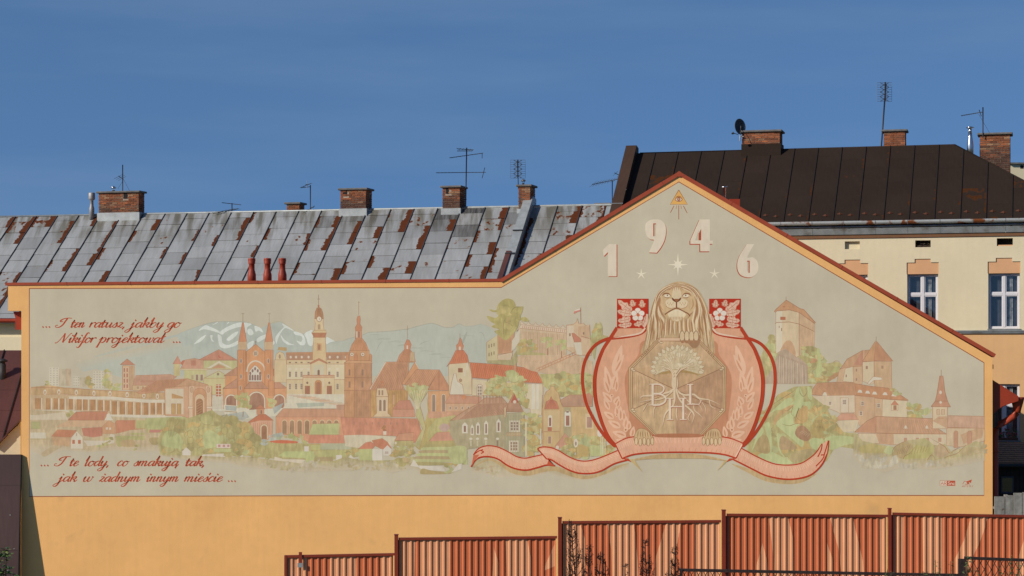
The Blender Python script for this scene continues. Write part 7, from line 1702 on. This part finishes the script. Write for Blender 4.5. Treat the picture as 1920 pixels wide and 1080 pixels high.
weed(1254, 1064, .03, 8, 'lowest dry weed tip by the railing corner', size=.5)
m_leaf = bpy.data.materials.new('green_leaf'); m_leaf.use_nodes = True
_t = m_leaf.node_tree; _b = _t.nodes['Principled BSDF']; _a = _t.nodes.new('ShaderNodeAttribute'); _a.attribute_name = 'Col'; _t.links.new(_a.outputs['Color'], _b.inputs['Base Color']); _b.inputs['Roughness'].default_value = .45
_b.inputs['Subsurface Weight'].default_value = 0
m_stem = mat('green_brown_stem', (.05, .045, .02), .8)
def shrub(px, py, Yw, spread, nst, seed, label, name='leafy_shrub', leaf=.05, dens=26, hgt=.9, cols=((.07,.13,.03),(.10,.16,.035),(.05,.09,.025),(.14,.18,.05)), wob=.12):
    q = random.Random(seed); th = X(px, Yw); gz_ = ground_z(th, Yw); t = thing(name, label, 'shrub', (th, Yw, gz_)); top = Z(py, Yw) - gz_
    st = MB(); lf = MB()
    for s in range(nst):
        tx = q.uniform(-spread, spread); h = top * (1 - .28 * abs(tx) / spread * q.random()) if s else top; tx = tx if s else 0
        pth = [Vector((tx * u ** .8 + math.sin(u * 5 + s) * wob * .2, q.uniform(-.1, .1) * spread * u, h * u)) for u in [i / 10 for i in range(11)]]
        st.tube(pth, [.012 * (1 - .8 * i / 10) for i in range(11)], 5)
        for k in range(dens):
            u = 1 - q.random() ** 1.2 * min(1, hgt / h); f_ = u * 10; i = min(9, int(f_)); p = pth[i].lerp(pth[i+1], f_ - i)
            an = q.uniform(0, 6.28); d_ = Vector((math.cos(an), math.sin(an), q.uniform(-.3, .9))).normalized(); L_ = leaf * q.uniform(.6, 1.3); sd_ = d_.cross(Vector((q.gauss(0,.3), q.gauss(0,.3), 1))).normalized() * L_ * .28
            b0 = p + d_ * L_ * .25; tip = p + d_ * L_ * 1.3; m1 = p + d_ * L_ * .75; dr = Vector((0, 0, -L_ * .12))
            c = Vector(q.choice(cols)) * q.uniform(.7, 1.2)
            lf.add([b0, m1 + sd_ + dr, tip + dr * 2, m1 - sd_ + dr, m1], [(0, 1, 4), (1, 2, 4), (2, 3, 4), (3, 0, 4)], tuple(c))
    st.build('stem', m_stem, t); tag(lf.build('foliage', m_leaf, t), kind='stuff')
shrub(4, 1026, 40, .26, 9, 1, 'green bush poking up in the bottom left corner before the brown shed', leaf=.13, dens=34, hgt=1.2)
shrub(1758, 1050, 22.6, .07, 3, 2, 'sparse green shoot left of the railing step', name='leafy_shoot', leaf=.035, dens=16, hgt=.4)
shrub(1786, 1052, 22.6, .05, 3, 3, 'thin green shoot touching the railing post', name='leafy_shoot', leaf=.03, dens=14, hgt=.35)
shrub(1818, 1044, 22.6, .07, 4, 4, 'leafy green shoot right behind the railing post', name='leafy_shoot', leaf=.04, dens=20, hgt=.4)
shrub(1880, 1052, 22.6, .08, 4, 5, 'bushy green shoot in the middle of the right railing panel', name='leafy_shoot', leaf=.04, dens=22, hgt=.4)
shrub(1900, 1042, 22.6, .06, 4, 6, 'tallest green shoot rising above the right railing panel', name='leafy_shoot', leaf=.035, dens=26, hgt=.5)
shrub(1668, 1066, 22.6, .05, 3, 7, 'small green shoot in front of the fence post gap', name='leafy_shoot', leaf=.03, dens=12, hgt=.3)
shrub(1735, 1071, 22.6, .04, 3, 8, 'lowest green shoot above the railing left of the step', name='leafy_shoot', leaf=.03, dens=12, hgt=.2)

# ================================================================ AERIALS ON THE ROOFS
def wlp(px, py, Y): return P(px, py, Y)
def aerial(name, label, px, py_foot, Y, cat='antenna'):
    p = P(px, py_foot, Y); t = thing(name, label, cat, p, 0); t['_Y'] = Y; return t, p
def tb(t, p, Y, pts, r, name, m=m_iron, n=6):
    b = MB()
    for seg in pts: b.tube([P(q[0], q[1], Y + (q[2] if len(q) > 2 else 0)) - p for q in seg], r, n)
    return b.build(name, m, t)
YA = 83.0
def Yat(px, yl=RY): return fy(fs(px, yl), yl)
def yagi(name, label, px, foot, top, arms, panel=None, mastr=.022, yl=RY, stays=(), tx=None, rods=0.7):
    Y = Yat(px, yl); t, p = aerial(name, label, px, foot, Y); tx = tx or px
    tb(t, p, Y, [[(px, foot + 6), (tx, top)]], mastr, 'mast')
    for (x0, y0, x1, y1, n, el) in arms:
        tb(t, p, Y, [[(x0, y0), (x1, y1)]], .014, 'boom')
        for i in range(n):
            u = (i + .3) / n; cx_, cy_ = x0 + (x1 - x0) * u, y0 + (y1 - y0) * u
            b = MB(); c = P(cx_, cy_, Y) - p; d_ = Vector((el[0], el[1], el[2])) * (1 - .25 * u); b.tube([c - d_, c + d_], .007, 4); b.build('element', m_alu, t)
    for s in stays: tb(t, p, Y, [list(s)], .006, 'stay_wire', m_iron, 4)
    if panel:
        x0, x1, y0, y1, nn = panel
        for j in range(nn):
            yy = y0 + (y1 - y0) * j / (nn - 1); tb(t, p, Y, [[(x0, yy), (x1, yy)]], .006, 'grid_wire', m_alu, 4)
        for xx in (x0, x0 + (x1-x0)*.3, x0 + (x1-x0)*.7, x1): tb(t, p, Y, [[(xx, y0), (xx, y1)]], .005, 'grid_wire', m_alu, 4)
        cxp = (x0 + x1) / 2
        for q_ in (.12, .38, .62, .88):
            yy = y0 + (y1 - y0) * q_; tb(t, p, Y, [[(cxp - 8, yy - 4, -.15), (cxp, yy, -.15), (cxp + 8, yy - 4, -.15)], [(cxp - 8, yy + 4, -.15), (cxp, yy, -.15), (cxp + 8, yy + 4, -.15)]], .010, 'dipole', m_iron, 4)
        b = MB(); c0, c1 = P(cxp - 1.2, y0, Y) - p, P(cxp + 1.2, y1, Y) - p; b.box(c0.x, c1.x, -.17, -.12, c1.z, c0.z); b.build('feed_bar', m_iron, t)
    return t
yagi('roof_mast', 'thin dark mast with guy wires on the leftmost brick chimney', 230, 362, 309, [(222, 330, 231, 336, 3, (.16, .2, .12))], stays=(((231, 335), (245, 362)), ((231, 338), (221, 354))))
t_ = yagi('tv_antenna', 'small flat television antenna just above the ridge left of the tiny chimney', 435, 402, 381, [(416, 380, 452, 384, 0, (0, .3, 0)), (400, 400, 447, 391, 8, (.22, .1, .0))])
yagi('tv_antenna', 'small bracket antenna beside the tiny brick chimney', 582, 400, 347, [(564, 352, 582, 350, 0, (0,.2,0)), (568, 350, 583, 344, 3, (.15, .1, .06)), (571, 399, 590, 386, 3, (.08,.2,.02)), (573,346,579,346,1,(0,.1,.18))])
yagi('tv_antenna', 'large three-tier television antenna rising from the roof beside the second tall chimney', 873, 390, 277, [(818, 324, 911, 323, 14, (.05, .45, .03)), (843, 296, 906, 287, 8, (.04, .45, .03)), (857, 279, 888, 281, 5, (.06, .42, .0)), (857, 283, 886, 283, 0, (0,.1,0)), (909, 314, 904, 334, 0, (0,.1,0)), (904, 287, 904, 297, 0, (0,.1,0)), (868,374,875,374,0,(0,.1,0)), (868,387,875,387,0,(0,.1,0))], tx=875, mastr=.028)
yagi('panel_antenna', 'grid panel antenna on the chimney beside the grey parapet', 972, 348, 302, [], panel=(957, 985, 300, 334, 9), tx=970)
yagi('tv_antenna', 'long yagi antenna aimed left beside the dark roof parapet', 1148, 385, 339, [(1110, 346, 1158, 336, 9, (.14, .1, .12)), (1152, 324, 1166, 331, 2, (.1,.1,.1))], yl=RY)
YRs = 3.3
yagi('panel_antenna', 'tall mast with a grid panel antenna on the dark roof between two brick chimneys', 1652, 276, 158, [], panel=(1645, 1672, 155, 190, 9), tx=1661, yl=YRs, mastr=.03)
yagi('tv_antenna', 'short-boomed comb antenna pointing left above the rightmost chimney', 1843, 252, 201, [(1802, 217, 1843, 210, 12, (.03, .22, .05)), (1836, 206, 1840, 218, 0, (0,.1,0))], yl=YRs, stays=(((1835, 214), (1856, 250)),))
# satellite dish
Yd = Yat(1388, RYR - .35); p = P(1388, 262, Yd); sdish = thing('satellite_dish', 'dark oval satellite dish on the left side of the brown roof brick chimney', 'satellite dish', p)
b = MB(); s_ = Yd / F; prof = []
nseg = 28
vs = [(0, .10, 0)]; fs_l = []
for r_i in range(1, 5):
    rr0 = r_i / 4
    for k in range(nseg):
        a_ = 2*math.pi*k/nseg; vs.append((rr0*math.cos(a_)*.245, .10*(1 - rr0**2), rr0*math.sin(a_)*.30))
for k in range(nseg): fs_l.append((0, 1+k, 1+(k+1) % nseg))
for r_i in range(3):
    for k in range(nseg):
        o_ = 1 + r_i*nseg; fs_l.append((o_+k, o_+nseg+k, o_+nseg+(k+1) % nseg, o_+(k+1) % nseg))
b.add(vs, fs_l, None, True); dm = b.build('reflector', mat('dark_dish_paint', (.045, .055, .065), .55, noise=.1), sdish, (P(1388, 237, Yd) - p), (R(-6), 0, R(28)))
so_ = dm.modifiers.new('thickness', 'SOLIDIFY'); so_.thickness = .015
b = MB(); b.tube([P(1389, 240, Yd) - p, P(1388, 248, Yd - .2) - p, P(1383, 252, Yd - .35) - p, P(1374, 249, Yd - .45) - p], .012, 6); b.build('feed_arm', m_iron, sdish)
b = MB(); b.tube([P(1376, 249, Yd - .45) - p, P(1372, 251, Yd - .45) - p], [.05, .03], 8); b.build('receiver', m_iron, sdish)
b = MB(); b.tube([P(1389, 236, Yd + .05) - p, P(1388, 254, Yd) - p, P(1387, 265, Yd) - p], .022, 6); b.tube([P(1388, 256, Yd) - p, P(1394, 256, Yd) - p], .018, 6); b.build('bracket', m_flash, sdish)
